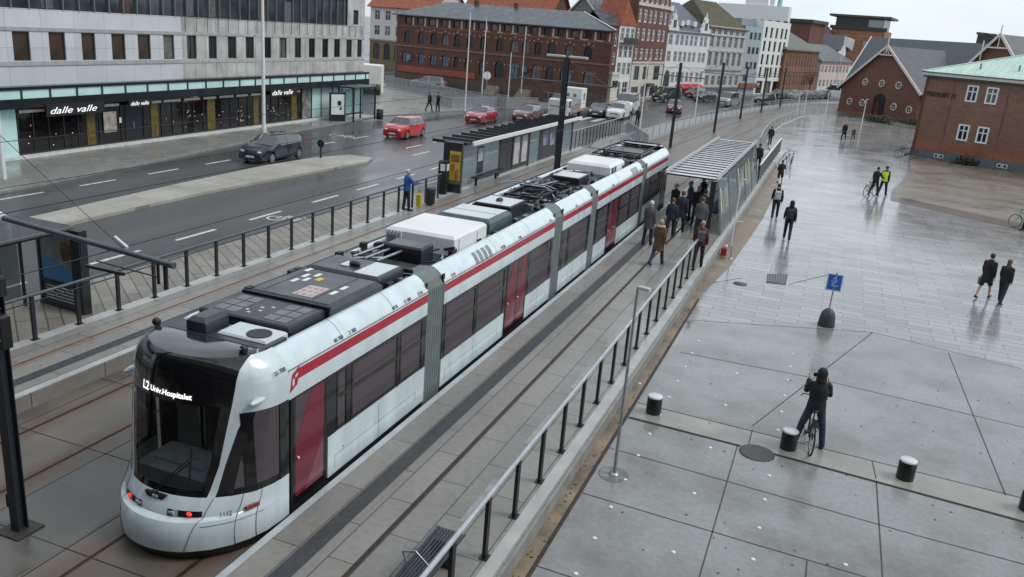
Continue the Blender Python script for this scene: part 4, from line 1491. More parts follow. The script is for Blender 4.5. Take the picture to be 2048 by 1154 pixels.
def saw_roof(mb, x0, x1, y0, y1, z, n, step=False):
    s = (y1 - y0) / n
    for k in range(n):
        a_ = y0 + k * s
        if not step:                                                  # flat pans between dark standing ribs
            mb.box(x0, x1, a_, a_ + .06, z - .01, z + .03, 1)
            mb.add([(x0, a_ + .06, z), (x1, a_ + .06, z), (x1, a_ + s, z), (x0, a_ + s, z)], [(0, 1, 2, 3)], 0)
            mb.add([(x0, a_, z - .03), (x1, a_, z - .03), (x1, a_ + s, z - .03), (x0, a_ + s, z - .03)], [(3, 2, 1, 0)], 1)
            continue
        pf = [(0, .13), (.0, .128), (.25, .1), (.5, .065), (.75, .033), (1, .0)]
        mb.add([(x0, a_, z + .13), (x0, a_, z - .02), (x1, a_, z - .02), (x1, a_, z + .13)], [(0, 1, 2, 3)], 1)
        mb.rings([[(x1, a_ + f_ * s, z + h_), (x0, a_ + f_ * s, z + h_)] for f_, h_ in pf][::-1], 0, True, close=False, cap0=False, cap1=False)
        mb.add([(x0, a_, z - .02), (x1, a_, z - .02), (x1, a_ + s, z - .02), (x0, a_ + s, z - .02)], [(3, 2, 1, 0)], 1)
        for x in (x0, x1):
            mb.add([(x, a_ + f_ * s, z + h_) for f_, h_ in pf] + [(x, a_ + s, z - .02), (x, a_, z - .02)], [tuple(range(8))], 1)
    return mb


t = thing('tram_shelter', 'tram shelter with ribbed pale metal roof on the plaza-side platform', 'shelter', (3.3, 43, .33))
saw_roof(MB(), -1.1, 1.0, -7.7, 8.3, 2.3, 20).build('roof', [SHROOF, SHDARK], t)
MB().box(-1.14, -1.1, -7.7, 8.3, 2.25, 2.46).box(1.0, 1.04, -7.75, 8.3, 2.25, 2.46).build('roof_edge', LGREY, t)
for k in range(6):
    y = -7.5 + k * 3.1
    MB().bar((1.03, y, 2.3), (1.5, y, -.05), .07, .07).build('post', STEEL, t)
for k in range(5):
    y = -7.5 + k * 3.1
    tilt = lambda x, yy, z: (x + (2.3 - z) * .2, yy, z)
    g = MB().box(1.03, 1.05, y + .06, y + 3.04, .0, 2.2).xf(tilt).build('glass_panel', PGLASS, t)
    if k in (0, 2, 3):
        mb = MB()
        rd = random.Random(k)
        for i in range(5):
            yy = y + .3 + i * .5
            mb.box(1.052, 1.056, yy, yy + .34, .7 + rd.uniform(0, .2), 1.6 + rd.uniform(0, .4), i % 3)
        mb.xf(tilt)
        mb.build('poster', [M('poster_pale', (.5, .55, .5), .5, var=.5, scale=3), M('poster_sand', (.42, .36, .2), .5, var=.4, scale=3), M('poster_blue', (.2, .3, .36), .5, var=.4, scale=3)], g)
MB().box(-.9, 1.0, 8.0, 8.06, .1, 2.2).build('end_panel', SHDARK, t)
MB().cbox(.45, .95, -5, 4, .4, .46, .02).build('bench_seat', SHDARK, t)
MB().box(.78, 1.0, -7.55, -7.5, .1, 2.2).build('end_panel', SHDARK, t)

t = thing('tram_shelter', 'long dark tram shelter with stepped roof on the road-side platform', 'shelter', (-8.2, 46, .33))
saw_roof(MB(), -1.05, .75, -9.6, 9.0, 2.2, 17, True).build('roof', [M('shelter_roof_dark', (.19, .205, .215), .25, .3, var=.2, scale=1.5), SHDARK], t)
MB().box(.75, .86, -9.0, 9.0, 2.12, 2.3).build('roof_edge', PWHITE, t)
wl = .3
for a_, c_, nm, mt in ((-9.3, -4.3, 'glass_panel', PGLASS), (-4.2, -2.5, 'dark_panel', SHDARK), (.35, 2.0, 'glass_panel', PGLASS), (2.1, 5.4, 'dark_panel', SHDARK), (5.5, 8.6, 'glass_panel', PGLASS)):
    o = MB().box(wl, wl + .04, a_, c_, .1, 2.15).build(nm, mt, t)
o = MB().box(wl, wl + .06, -2.4, .25, .1, 2.15).build('notice_board', SHDARK, t)
for a_ in (-2.2, -.95):
    MB().box(wl + .06, wl + .066, a_, a_ + .85, .35, 1.85).build('poster', M('poster_white', (.6, .58, .6), .5, var=.35, scale=2.5), o)
MB().box(wl + .04, wl + .046, 2.7, 3.7, .9, 1.9).box(wl + .04, wl + .046, 4.0, 5.0, .8, 1.9).build('poster', M('poster_violet', (.3, .3, .45), .5, var=.6, scale=2), t)
for y in (-9.2, -4.25, .3, 5.45, 8.7):
    MB().box(wl - .03, wl + .07, y - .05, y + .05, 0, 2.2).build('post', SHDARK, t)
MB().cbox(.42, .85, -8.2, -4.6, .42, .48, .02).box(.5, .6, -7.8, -7.7, 0, .42).box(.5, .6, -5.2, -5.1, 0, .42).build('bench_seat', BLACK, t)
mb = MB().box(wl + .04, wl + .05, -7.3, -6.5, .5, 1.85)
mb.build('timetable_frame', SHDARK, t)
MB().box(wl + .05, wl + .056, -7.2, -6.6, 1.1, 1.75).build('timetable', LGREY, t)

t = thing('advertising_panel', 'dark advertising panel with a yellow poster at the road-side shelter end', 'advertisement', (-7.72, 35.9, .33), R(6))
MB().box(-.55, .3, -.12, .12, 0, 2.35).box(-.6, -.5, -.14, .14, 0, 2.35).build('case', SHDARK, t)
mb = MB().box(-.28, .26, -.13, -.12, .42, 1.95)
mb.box(-.22, .2, -.134, -.13, 1.45, 1.8, 1)
mb.ball((-.1, -.132, 1.2), (.1, .006, .2), 6, 2)
mb.ball((.08, -.132, .85), (.09, .006, .3), 6, 2)
mb.box(-.28, .26, -.134, -.13, .42, .6, 3)
mb.build('poster', [M('poster_yellow', (.62, .43, .05), .4, var=.25, scale=3), M('poster_brown', (.3, .17, .03), .4, var=.5, scale=9), M('poster_orange', (.5, .2, .08), .4, var=.4, scale=6), M('poster_green', (.12, .16, .05), .5)], t)
t = thing('ticket_machine', 'slim black ticket machine beside the yellow poster panel', 'ticket machine', (-8.0, 35.2, .33), R(10))
MB().cbox(-.22, .16, -.2, .2, 0, 1.55, .03).build('case', BLACK, t)
MB().box(-.12, .1, -.215, -.2, 1.1, 1.42).box(.16, .2, -.16, .16, 1.1, 1.4).build('screen', PWHITE, t)

# bus shelter at the left picture edge
t = thing('bus_shelter', 'glass bus shelter with smoky flat roof next to the blue and brown poster', 'shelter', (-9.4, 12.5, .12))
MB().cbox(-1.05, .75, -4.2, 2.75, 2.28, 2.36, .03).build('roof', glass('roof_smoke', (.5, .52, .52), (.16, .17, .18), .6, .08), t)
for x in (-.95, .6):
    MB().box(x, x + .05, -4.1, 2.7, 2.2, 2.28).build('roof_beam', SHDARK, t)
for x, y in ((-.95, -1.2), (-.95, 2.5), (.55, -1.2)):
    MB().box(x, x + .06, y, y + .06, 0, 2.25).build('post', SHDARK, t)
MB().box(-.94, -.92, -3.9, 2.45, .2, 2.1).build('glass_panel', glass('shelter_glass', (.75, .78, .77), (.16, .17, .17), .35, .05), t)
mb = MB()
for k in range(5):
    mb.box(-.85 + k * .09, -.78 + k * .09, -2.6, 1.2, .44, .47)
mb.build('bench_seat', SHDARK, t)
MB().bar((-.6, .6, 0), (-.75, .6, .44), .05, .05).bar((-.6, -2, 0), (-.75, -2, .44), .05, .05).build('bench_leg', SHDARK, t)
t = thing('advertising_panel', 'dark bus shelter advertising panel with a blue and brown poster', 'advertisement', (-9.35, 15.45, .12), R(-4))
MB().box(-.9, .75, -.1, .1, 0, .1).box(.45, .78, -.12, .12, .0, 2.2).box(-.9, -.82, -.06, .06, .1, 2.1).box(-.82, .45, -.06, .06, 2.0, 2.1).box(-.82, .45, -.06, .06, .62, .7).build('case', SHDARK, t)
mb = MB().box(-.82, .45, -.02, .02, .7, 2.0)
mb.add([(-.8, -.023, .72), (.43, -.023, .72), (.43, -.023, 1.05), (-.8, -.023, 1.35)], [(0, 1, 2, 3)], 1)
mb.ball((.12, -.02, 1.55), (.2, .008, .3), 6, 2)
mb.build('poster', [M('poster_mist', (.3, .34, .33), .4, var=.4, scale=3), M('poster_azure', (.08, .28, .58), .4), M('poster_tan', (.2, .11, .05), .5, var=.4, scale=5)], t)
mb = MB()
for k in range(6):
    mb.box(-.82, .42, -.03, .03, .12 + k * .085, .165 + k * .085)
mb.build('louvre', SHDARK, t)

# advertising pillar and glass shelter on the far pavement
t = thing('advertising_panel', 'free standing pavement poster case with a white poster beside the glass shelter', 'advertisement', (-26.9, 56.0, .1), R(50))
MB().cbox(-.6, .6, -.12, .12, 0, 2.15, .04).build('case', BLACK, t)
mb = MB().box(-.5, .5, -.13, -.12, .5, 2.0)
mb.ball((.12, -.13, 1.35), (.16, .006, .22), 5, 1)
mb.ball((.22, -.13, .95), (.1, .006, .12), 5, 1)
mb.build('poster', [M('poster_snow', (.7, .73, .73), .4), BLACK], t)
t = thing('bus_shelter', 'glass bus shelter with black posts on the far pavement corner', 'shelter', (-26.2, 57.6, .1), R(0))
MB().cbox(-1.0, .5, -1.2, 2.2, 2.5, 2.6, .03).build('roof', SHDARK, t)
for x, y in ((.42, -1.1), (.42, 2.1), (-.9, 2.1), (-.9, -1.1)):
    MB().box(x - .05, x + .05, y - .05, y + .05, 0, 2.5).build('post', BLACK, t)
MB().box(-.9, -.88, -1.05, 2.05, .3, 2.3).box(-.85, .37, 2.09, 2.11, .3, 2.3).build('glass_panel', PGLASS, t)
MB().box(-.8, -.4, -.8, 1.8, .42, .47).build('bench_seat', DSTEEL, t)
# bins
t = thing('litter_bin', 'black litter bin on the far pavement corner near the red car', 'bin', (-25.5, 60, .1))
MB().lathe((0, 0, 0), [(.26, 0), (.28, .05), (.28, .75), (.24, .8), (.1, .82)], 14).build('drum', BLACK, t)
MB().box(-.15, .15, -.29, -.24, .55, .68).build('slot', MGREY, t)
t = thing('litter_bin', 'dark litter bin hanging on the road-side platform railing', 'bin', (-7.35, 32.55, .33))
MB().lathe((0, 0, 0), [(.2, .06), (.22, .1), (.24, .72), (.22, .76), (.0001, .77)], 16).build('drum', SHDARK, t)
MB().box(-.03, .03, -.03, .03, 0, .1).build('foot', DSTEEL, t)
t = thing('cleaning_caddy', 'yellow cleaning bag standing between the man in blue and the bin', 'bag', (-7.6, 32.0, .33))
MB().cbox(-.1, .1, -.09, .09, 0, .55, .05).build('sack', YELLOW, t)
MB().tube([(-.08, 0, .53), (-.04, 0, .68), (.04, 0, .68), (.08, 0, .53)], .012, 5).build('handle', BLACK, t)
t = thing('gift_bag', 'red parcel with white bow hanging outside the plaza-side shelter corner', 'bag', (5.22, 33.4, .02))
MB().cbox(-.11, .11, -.1, .1, 0, .32, .04).build('sack', TRED, t)
MB().ball((.06, 0, .36), (.07, .05, .08), 5).build('bow', PWHITE, t)
# planter and white kiosk on the square
t = thing('planter', 'dark trimmed hedge in a black planter before the white box', 'planter', (-37.6, 78.3, .1), R(22))
MB().box(-1.5, 1.5, -.5, .5, 0, .5).build('trough', BLACK, t)
mb = MB()
rd = random.Random(4)
for k in range(900):
    x, y, z = rd.uniform(-1.5, 1.5), rd.uniform(-.55, .55), rd.uniform(.45, 1.0)
    d = Vector((rd.uniform(-1, 1), rd.uniform(-1, 1), rd.uniform(-.5, 1))).normalized()
    e = d.orthogonal() * .06
    p = Vector((x, y, z))
    mb.add([p - e, p + d * .12, p + e], [(0, 1, 2)], k % 2)
mb.build('hedge', [M('leaf_dark', (.03, .045, .02), .6), M('leaf_mid', (.06, .075, .035), .6)], t)
t = thing('kiosk', 'white cube kiosk standing behind the dark hedge planter', 'kiosk', (-38.9, 80.6, .1), R(22))
MB().cbox(-1.7, 1.7, -1, 1, 0, 2.9, .08).build('body', M('kiosk_white', (.75, .74, .7), .5, var=.08, scale=1), t)
MB().box(-1.5, -.7, -1.01, -1, .1, 2.2).build('door', LGREY, t)

# ------------------------------------------------------------------ unseen terrace building under the viewpoint, added to darken tram nose and near ground
t = thing('unseen_terrace_building', 'unseen dark concrete terrace building behind the viewpoint, added to shade the tram nose', 'building', (4, -1.2, 0))
TC_ = M('terrace_concrete', (.16, .16, .16), .6, var=.3, scale=.6)
MB().box(-34, 40, -26, -.4, 9.2, 15).box(-34, 40, -26, 0, 6.0, 6.3).build('terrace_slab', TC_, t)
MB().box(-34, 40, -26, -8, 0, 9.2).build('wall', M('terrace_glass', (.03, .035, .04), .08), t)
for x in (-28, -14, 0, 14, 28):
    MB().cyl((x, -3, 0), (x, -3, 6.0), .3, n=14).cyl((x, -3, 6.3), (x, -3, 9.2), .25, n=14).build('column', TC_, t)
MB().bar((-34, -.1, 7.3), (40, -.1, 7.3), .06, .05).build('handrail', STEEL, t)

mb = MB()
rd = random.Random(31)
for k in range(420):
    if k < 200:
        x, y, z = rd.uniform(5.07, 5.34), 6 + 30 * rd.random() ** 1.3, .0165
    elif k < 330:
        x, y, z = rd.uniform(5.4, 16), rd.uniform(8, 24), .0165
    else:
        x, y, z = rd.uniform(5.5, 20), rd.uniform(26, 60), .011
    a_ = rd.uniform(0, 2 * pi)
    l_, w_ = rd.uniform(.015, .045), rd.uniform(.008, .02)
    c_, s_ = cos(a_), sin(a_)
    mb.add([(x - l_ * c_, y - l_ * s_, z), (x + w_ * s_, y - w_ * c_, z + .006), (x + l_ * c_, y + l_ * s_, z), (x - w_ * s_, y + w_ * c_, z + .004)], [(0, 1, 2, 3)], k % 2)
o = mb.build('fallen_leaves', [M('leaf_wet', (.05, .035, .02), .5), M('leaf_mud', (.03, .028, .024), .5)])
o['kind'] = 'stuff'
# ------------------------------------------------------------------ buildings
def BRICK(n, c=0, c2=0, bw=.45, rh=.14):
    return MATS.get(n) or paving(n, c, c2, (c2[0] * .7, c2[1] * .72, c2[2] * .75), bw, rh, .02, .75, .1, stain=(.55, .5, .48), stainamt=.5, big=.3, bump=.2, axes='xz')
FRW = M('frame_white', (.66, .67, .67), .45, var=.1)
FRD = M('frame_dark', (.03, .032, .035), .45)


def bld(name, label, a, b, cat='building'):
    d = Vector((b[0] - a[0], b[1] - a[1], 0))
    t = thing(name, label, cat, (a[0], a[1], 0), atan2(d.y, d.x))
    return t, d.length


def seg(i, s0, s1):
    a, c = Vector(EP[i]), Vector(EP[i + 1])
    d = (c - a).normalized()
    return tuple(a + d * s0), tuple(a + d * s1)


EP = [(-19.06, 103.46), (-17.25, 110.96), (-15.16, 125.57), (-11.37, 137.38), (-6.73, 149.76), (-1.08, 162.66), (4.34, 181.76), (9.95, 200.02)]


def holed(mb, x0, x1, z0, z1, holes, m=0, th=.16, y=0., mr=None):
    xs = sorted({x0, x1} | {v for h in holes for v in h[:2]})
    zs = sorted({z0, z1} | {v for h in holes for v in h[2:4]})
    xs = [v for v in xs if x0 <= v <= x1]
    zs = [v for v in zs if z0 <= v <= z1]
    for i in range(len(xs) - 1):
        for j in range(len(zs) - 1):
            cx, cz = (xs[i] + xs[i + 1]) / 2, (zs[j] + zs[j + 1]) / 2
            if not any(h[0] < cx < h[1] and h[2] < cz < h[3] for h in holes):
                mb.quad((xs[i], y, zs[j]), (xs[i + 1], y, zs[j]), (xs[i + 1], y, zs[j + 1]), (xs[i], y, zs[j + 1]), m)
    mr = m if mr is None else mr
    for a, c, d, e in holes:
        for p, q in (((a, d), (a, e)), ((a, e), (c, e)), ((c, e), (c, d)), ((c, d), (a, d))):
            mb.quad((p[0], y, p[1]), (q[0], y, q[1]), (q[0], y + th, q[1]), (p[0], y + th, p[1]), mr)


def shell(t, L_, H, dep, holes, mat, z0=0., extra=None, name='wall', mats=None):
    mb = MB()
    holed(mb, 0, L_, z0, H, holes)
    mb.quad((0, 0, z0), (0, 0, H), (0, dep, H), (0, dep, z0))
    mb.quad((L_, 0, z0), (L_, dep, z0), (L_, dep, H), (L_, 0, H))
    mb.quad((0, dep, z0), (0, dep, H), (L_, dep, H), (L_, dep, z0))
    mb.quad((0, .01, H - .01), (L_, .01, H - .01), (L_, dep, H - .01), (0, dep, H - .01))
    if extra:
        extra(mb)
    return mb.build(name, mats or [mat], t)


WC = {}
WR_ = random.Random(17)


def win(t, x0, x1, z0, z1, frame=None, nx=2, nz=2, y=.1, f_=.07, arch=False, gl=None, name='window', sill=None, proud=0.):
    frame = frame or FRW
    gl = gl or WR_.choice((BGLASS, BGLASS, BG2, BG2, BG3))
    w_, h = round(x1 - x0, 2), round(z1 - z0, 2)
    k = (w_, h, frame.name, nx, nz, y, f_, arch, gl.name, name, sill.name if sill else 0, proud)
    if k in WC:
        o = WC[k].copy()
        COL.objects.link(o)
        o.parent = t
        o.location = (x0, 0, z0)
        return o
    mb = MB()
    mb.box(0, f_, y - .04 - proud, y + .03, 0, h)
    mb.box(w_ - f_, w_, y - .04 - proud, y + .03, 0, h)
    mb.box(f_, w_ - f_, y - .04 - proud, y + .03, 0, f_)
    mb.box(f_, w_ - f_, y - .04 - proud, y + .03, h - f_, h)
    for i in range(1, nx):
        x = w_ * i / nx
        mb.box(x - f_ * .4, x + f_ * .4, y - .03, y + .03, f_, h - f_)
    for j in range(1, nz):
        z = h * (j / nz if nz != 2 else .62)
        mb.box(f_, w_ - f_, y - .028, y + .028, z - f_ * .35, z + f_ * .35)
    mb.quad((f_, y + .01, f_), (w_ - f_, y + .01, f_), (w_ - f_, y + .01, h - f_), (f_, y + .01, h - f_), 1)
    ms = [frame, gl]
    if sill:
        mb.box(-.06, w_ + .06, -.08, y, -.1, 0, 2)
        ms.append(sill)
    o = mb.build(name, ms, t, loc=(x0, 0, z0))
    WC[k] = o
    return o


def spandrel(mb, x0, x1, z1, m=0, y=0., th=.16):
    """Wall left over above a round arch filling the top of an opening x0..x1 whose head is at z1."""
    r_ = (x1 - x0) / 2
    cx, cz = (x0 + x1) / 2, z1 - r_
    n = 8
    for k in range(n):
        a0, a1 = pi * k / n, pi * (k + 1) / n
        p, q = (cx + r_ * cos(a0), cz + r_ * sin(a0)), (cx + r_ * cos(a1), cz + r_ * sin(a1))
        mb.quad((p[0], y, p[1]), (p[0], y, z1), (q[0], y, z1), (q[0], y, q[1]), m)
        mb.quad((p[0], y, p[1]), (q[0], y, q[1]), (q[0], y + th, q[1]), (p[0], y + th, p[1]), m)


def gable_roof(t, L_, dep, z0, zr, mat, over=.3, hip=0., ridge=None, name='roof', y0=0., x0=0., th=.12):
    rd = dep / 2 if ridge is None else ridge
    a, c, o = x0 - over, x0 + L_ + over, over
    sl = (zr - z0) / rd
    zl = z0 - o * sl
    mb = MB()
    for s_ in (0, -th):
        z_ = s_
        f0, f1 = (a, y0 - o, zl + z_), (c, y0 - o, zl + z_)
        b0, b1 = (a, y0 + dep + o, zl + z_), (c, y0 + dep + o, zl + z_)
        r0, r1 = (a + hip, y0 + rd, zr + z_), (c - hip, y0 + rd, zr + z_)
        fs = [[f0, f1, r1, r0], [b1, b0, r0, r1], [b0, f0, r0], [f1, b1, r1]]
        for f in fs[:4 if hip else 2] if s_ == 0 else fs[:2]:
            mb.add(f if s_ == 0 else f[::-1], [tuple(range(len(f)))], 0)
    for p, q in (((a, y0 - o), (c, y0 - o)), ((c, y0 + dep + o), (a, y0 + dep + o))):
        mb.quad((*p, zl - th), (*q, zl - th), (*q, zl), (*p, zl))
    if not hip:
        for x in (a, c):
            for yy in (y0 - o, y0 + dep + o):
                q = [(x, yy, zl - th), (x, yy, zl), (x, y0 + rd, zr), (x, y0 + rd, zr - th)]
                mb.add(q, [(0, 1, 2, 3)])
    return mb.build(name, mat, t)


def ends(t, L_, dep, z0, zr, mat, x0=0., y0=0., ridge=None):
    rd = dep / 2 if ridge is None else ridge
    for x in (x0 + .01, x0 + L_ - .01):
        MB().add([(x, y0, z0), (x, y0 + dep, z0), (x, y0 + rd, zr)], [(0, 1, 2)]).build('gable_wall', mat, t)


SLATE = M('slate', (.062, .072, .088), .4, var=.4, scale=1.5, rvar=.15, bump=.4)
TILE = M('red_tile', (.32, .085, .035), .6, var=.35, scale=2, bump=.5)

# ---- A: grey office block with the long shop front
t, LA = bld('office_building', 'long grey concrete office block with dark glass band above a black shop front', (-28.06, 29.59), (-28.6, 62.79))
LA = 33.0
X0 = -30.
WPAN = paving('facade_panel_white', (.56, .59, .62), (.49, .52, .545), (.3, .32, .34), 1.96, 1.75, .012, .5, .1, stainamt=.25, big=.5, axes='xz', offset=0, bump=.03, mott=.06)
CONC = paving('facade_concrete', (.52, .52, .51), (.43, .43, .42), (.26, .26, .25), .98, 3.5, .03, .6, .1, stain=(.45, .44, .42), stainamt=.7, big=.8, axes='xz', offset=0, bump=.08, mott=.16)
WA = [(.32, 1.26), (2.35, 3.32), (4.33, 5.21), (6.31, 7.26), (8.18, 9.14), (10.14, 11.02), (12.09, 12.92), (14.02, 14.77), (15.82, 16.68), (17.64, 18.5), (19.6, 20.4), (21.33, 22.19), (23.18, 23.97), (24.97, 25.78), (26.76, 27.59), (28.44, 29.28), (30.22, 31.05), (31.9, 32.62)]
WA = [(.32 - 1.98 * k, 1.26 - 1.98 * k) for k in range(1, 8)] + WA
mb = MB()
holed(mb, X0, 11.6, 3.5, 7.05, [(a, c, 4.65, 6.0) for a, c in WA if c < 11.6], 0)
holed(mb, 11.6, LA, 3.5, 7.05, [(a, c, 4.65, 6.0) for a, c in WA if a > 11.6], 1)
holed(mb, 30.3, LA, 7.05, 13, [(31.2, 32.0, 7.15, 8.25), (31.2, 32.0, 9.6, 10.8)], 1)
mb.quad((LA, 0, 0), (LA, 16, 0), (LA, 16, 13), (LA, 0, 13), 1)
mb.quad((X0, 0, 0), (X0, 0, 13), (X0, 16, 13), (X0, 16, 0), 1)
mb.quad((X0, 0, 10.2), (30.3, 0, 10.2), (30.3, 0, 13), (X0, 0, 13), 0)
mb.quad((X0, 0, 13), (LA, 0, 13), (LA, 16, 13), (X0, 16, 13), 1)
mb.quad((X0, 16, 0), (X0, 16, 13), (LA, 16, 13), (LA, 16, 0), 1)
o = mb.build('wall', [WPAN, CONC], t)
mb = MB()
for z, z1 in ((4.42, 4.62), (6.03, 6.2)):
    mb.box(X0, 11.6, -.05, -.003, z, z1, 0)
    mb.box(11.6, LA, -.03, -.003, z, z1, 1)
mb.build('sill_band', [M('band_grey', (.36, .38, .4), .5, var=.2), M('band_concrete', (.45, .45, .44), .6, var=.3)], o)
k = 12.0
while k < LA:
    MB().box(k - .04, k + .04, -.07, -.002, 6.25, 7.02).build('concrete_rib', CONC, o)
    k += .98
BRN = M('blind_brown', (.075, .046, .03), .25, var=.6, scale=1, spec=.6)
for a, c in WA:
    win(t, a, c, 4.65, 6.0, FRD, 2 if a > 11.6 else 1, 1, f_=.05, gl=BRN if a < 10 else None)
for z in (7.15, 9.6):
    win(t, 31.2, 32.0, z, z + 1.1, FRD, 1, 1, f_=.05)
GBL = M('glass_blue', (.06, .078, .095), .06, var=.6, scale=.6, spec=.8)
gb = MB().box(X0, 30.3, .08, .12, 7.05, 10.2).build('glass_band', GBL, t)
mb = MB()
k = X0
while k < 30.3:
    mb.box(k - .035, k + .035, -.05, .08, 7.05, 10.2)
    k += .98
mb.box(X0, 30.3, -.04, .08, 8.95, 9.05)
mb.build('mullion', M('mullion_grey', (.13, .145, .155), .4), gb)
for k in (2, 7, 12, 14, 19, 22):
    MB().box(k + .1, k + .8, .05, .075, 7.1, 8.4).build('blind', M('blind_rust', (.09, .045, .035), .5, var=.5) if k % 2 else M('blind_grey', (.12, .12, .12), .5, var=.4), gb)
# canopy with pale glass strip and black fascia
MINT = M('mint_glass', (.55, .8, .78), .15, var=.18, scale=.8, spec=.6)
cn = MB().box(X0, LA + .1, -.5, 0, 3.36, 3.5).box(X0, LA + .1, -.5, 0, 2.5, 2.95).build('canopy', M('fascia_black', (.012, .015, .018), .25, var=.3), t)
MB().box(X0, LA + .05, -.44, -.4, 2.95, 3.36).build('glass_strip', MINT, cn)
for k in range(-18, 21):
    MB().box(.13 + 1.62 * k - .04, .13 + 1.62 * k + .04, -.5, -.44, 2.95, 3.36).build('strip_mullion', FRD, cn)
# shop front below
SHOP = M('shop_glass', (.012, .012, .014), .05, var=.6, scale=1.2, spec=.6)
MB().box(.15, 24.0, .0, .05, .25, 2.42).build('shop_window', SHOP, t)
mb = MB()
for k in [.15, 1.0, 1.9, 2.8, 3.7, 5.1, 6.6, 7.0, 8.3, 9.7, 10.6, 11.5, 12.4, 13.3, 15.0, 15.9, 16.8, 17.7, 19.4, 20.3, 21.2, 22.1, 23.9]:
    mb.box(k - .025, k + .025, -.04, -.002, .25, 2.42)
mb.box(.15, 24, -.05, -.002, .2, .3)
mb.build('shop_mullion', M('mullion_black', (.025, .024, .024), .4), t)
for a, c in ((4.24, 4.8), (8.85, 9.43), (13.67, 14.4), (18.3, 18.86), (22.72, 23.4)):
    MB().box(a, c, -.03, -.005, .3, 2.25).build('yellow_column', M('column_ochre', (.15, .11, .02), .45, var=.5), t)
for a, c in ((.25, 1.7), (5.2, 6.5), (8.4, 9.7), (9.9, 11.3), (11.6, 13.0), (13.3, 14.5), (14.8, 16.2), (16.5, 17.7), (18.0, 19.1), (22.6, 23.8)):
    MB().box(a, c, -.06, -.052, 2.22, 2.36).build('light_panel', M('panel_lit_white', (.6, .62, .6), .4), t)
MB().box(5.35, 6.25, -.07, -.053, .85, 1.95).build('menu_poster', M('menu_cream', (.42, .38, .33), .5, var=.6, scale=3), t)
MB().box(6.45, 6.6, -.07, -.053, 1.3, 1.6).build('notice', PWHITE, t)
dr = MB().box(6.9, 8.1, -.03, .0, .25, 2.1).build('shop_door', M('door_navy', (.012, .016, .025), .15), t)
MB().box(7.48, 7.52, -.06, -.035, .9, 1.3).build('handle', STEEL, dr)
mb = MB()
rd = random.Random(2)
for k in range(46):
    x = rd.choice((rd.uniform(.4, 4), rd.uniform(9.8, 13.4), rd.uniform(14.6, 18), rd.uniform(19, 22.4)))
    mb.ball((x, -.012, rd.uniform(.5, 1.6)), (.028, .01, .028), 4, rd.random() < .3)
mb.build('table_lamp', [emit('lamp_cream', (1, .82, .6), .5), emit('lamp_orange', (1, .4, .12), .5)], t)
SIGNW = emit('sign_white', (1, 1, 1), .3)
sb = MB().box(1.35, 5.0, -.56, -.51, 2.02, 2.62).build('shop_sign', BLACK, t)
text('dalle valle', .46, SIGNW, sb, (1.5, -.565, 2.15), (R(90), 0, 0), 'sign_lettering', shear=.4, sx=1.62, bold=0)
sb = MB().box(6.7, 8.4, -.56, -.51, 2.16, 2.55).build('shop_sign', BLACK, t)
text('dalle valle', .3, SIGNW, sb, (6.8, -.565, 2.26), (R(90), 0, 0), 'sign_lettering', shear=.35, sx=1.15, bold=0)
sb = MB().box(19.5, 22.6, -.56, -.51, 2.1, 2.62).build('shop_sign', BLACK, t)
text('dalle valle', .46, SIGNW, sb, (19.6, -.565, 2.22), (R(90), 0, 0), 'sign_lettering', shear=.4, sx=1.36, bold=0)
MB().box(X0, .1, .0, .06, .2, 2.42).build('mint_panel', MINT, t)
mb = MB()
for a, c, m_ in ((24.1, 25.3, 2), (25.4, 26.6, 0), (26.7, 28.2, 1), (28.3, 29.6, 0), (29.7, 31.2, 0), (31.3, 32.9, 0)):
    mb.box(a, c, 0, .05, .25, 2.42, m_)
mb.build('showcase', [MINT, M('showcase_white', (.6, .66, .68), .3), M('showcase_poster', (.3, .3, .3), .4, var=.7, scale=2)], t)
for a in (24.05, 25.35, 26.65, 28.25, 29.65, 31.25):
    MB().box(a - .03, a + .03, -.04, -.002, .2, 2.42).build('shop_mullion', FRD, t)
MB().box(X0, LA, -.4, -.01, .0, .22).build('plinth_step', M('step_pale', (.62, .63, .62), .5, var=.2), t)

# ---- C: long brick building with the slate hip roof
CB = BRICK('brick_rust', (.145, .056, .036), (.1, .04, .028))
STONE = M('sandstone', (.34, .27, .2), .6, var=.3, scale=3)
t, LC = bld('brick_building', 'long red brick building with arched ground floor and slate hip roof', (-44.64, 97.44), (-16.26, 94.78))
W2 = [(1.12, 2.09), (3.15, 4.3), (4.96, 6.0), (6.6, 7.55), (8.3, 9.25), (10.05, 11.04), (11.9, 12.9), (14.1, 15.1), (16.0, 17.0), (17.5, 18.4), (19.1, 19.95), (20.8, 21.8), (23.0, 23.95), (25.3, 26.3)]
W1 = [(.86, 1.84), (3.3, 4.1), (5.03, 5.8), (6.7, 7.6), (8.41, 9.2), (9.95, 10.75), (11.95, 12.95), (14.1, 15.3), (16.1, 17.1), (18.9, 20.1), (20.8, 21.8), (22.6, 24.0), (25.5, 26.7)]
W3 = [(1.2 + 1.72 * k, 2.0 + 1.72 * k) for k in range(16)]
H1 = [(a, c, 2.65 if a < 11 else 2.0, 3.95) for a, c in W1]
holes = [(a, c, 5.05, 6.45) for a, c in W2] + H1 + [(a, c, 7.3, 8.05) for a, c in W3 if c < LC]
o = shell(t, LC, 8.45, 11, holes, CB, extra=lambda mb: ([spandrel(mb, a, c, 3.95) for a, c in W1], [spandrel(mb, a, c, 6.45) for a, c in W2]))
for i, (a, c) in enumerate(W2):
    win(t, a, c, 5.05, 6.45, FRD, 2, 2, y=.18, f_=.05)
POST = M('window_poster', (.16, .24, .36), .3, var=.7, scale=3)
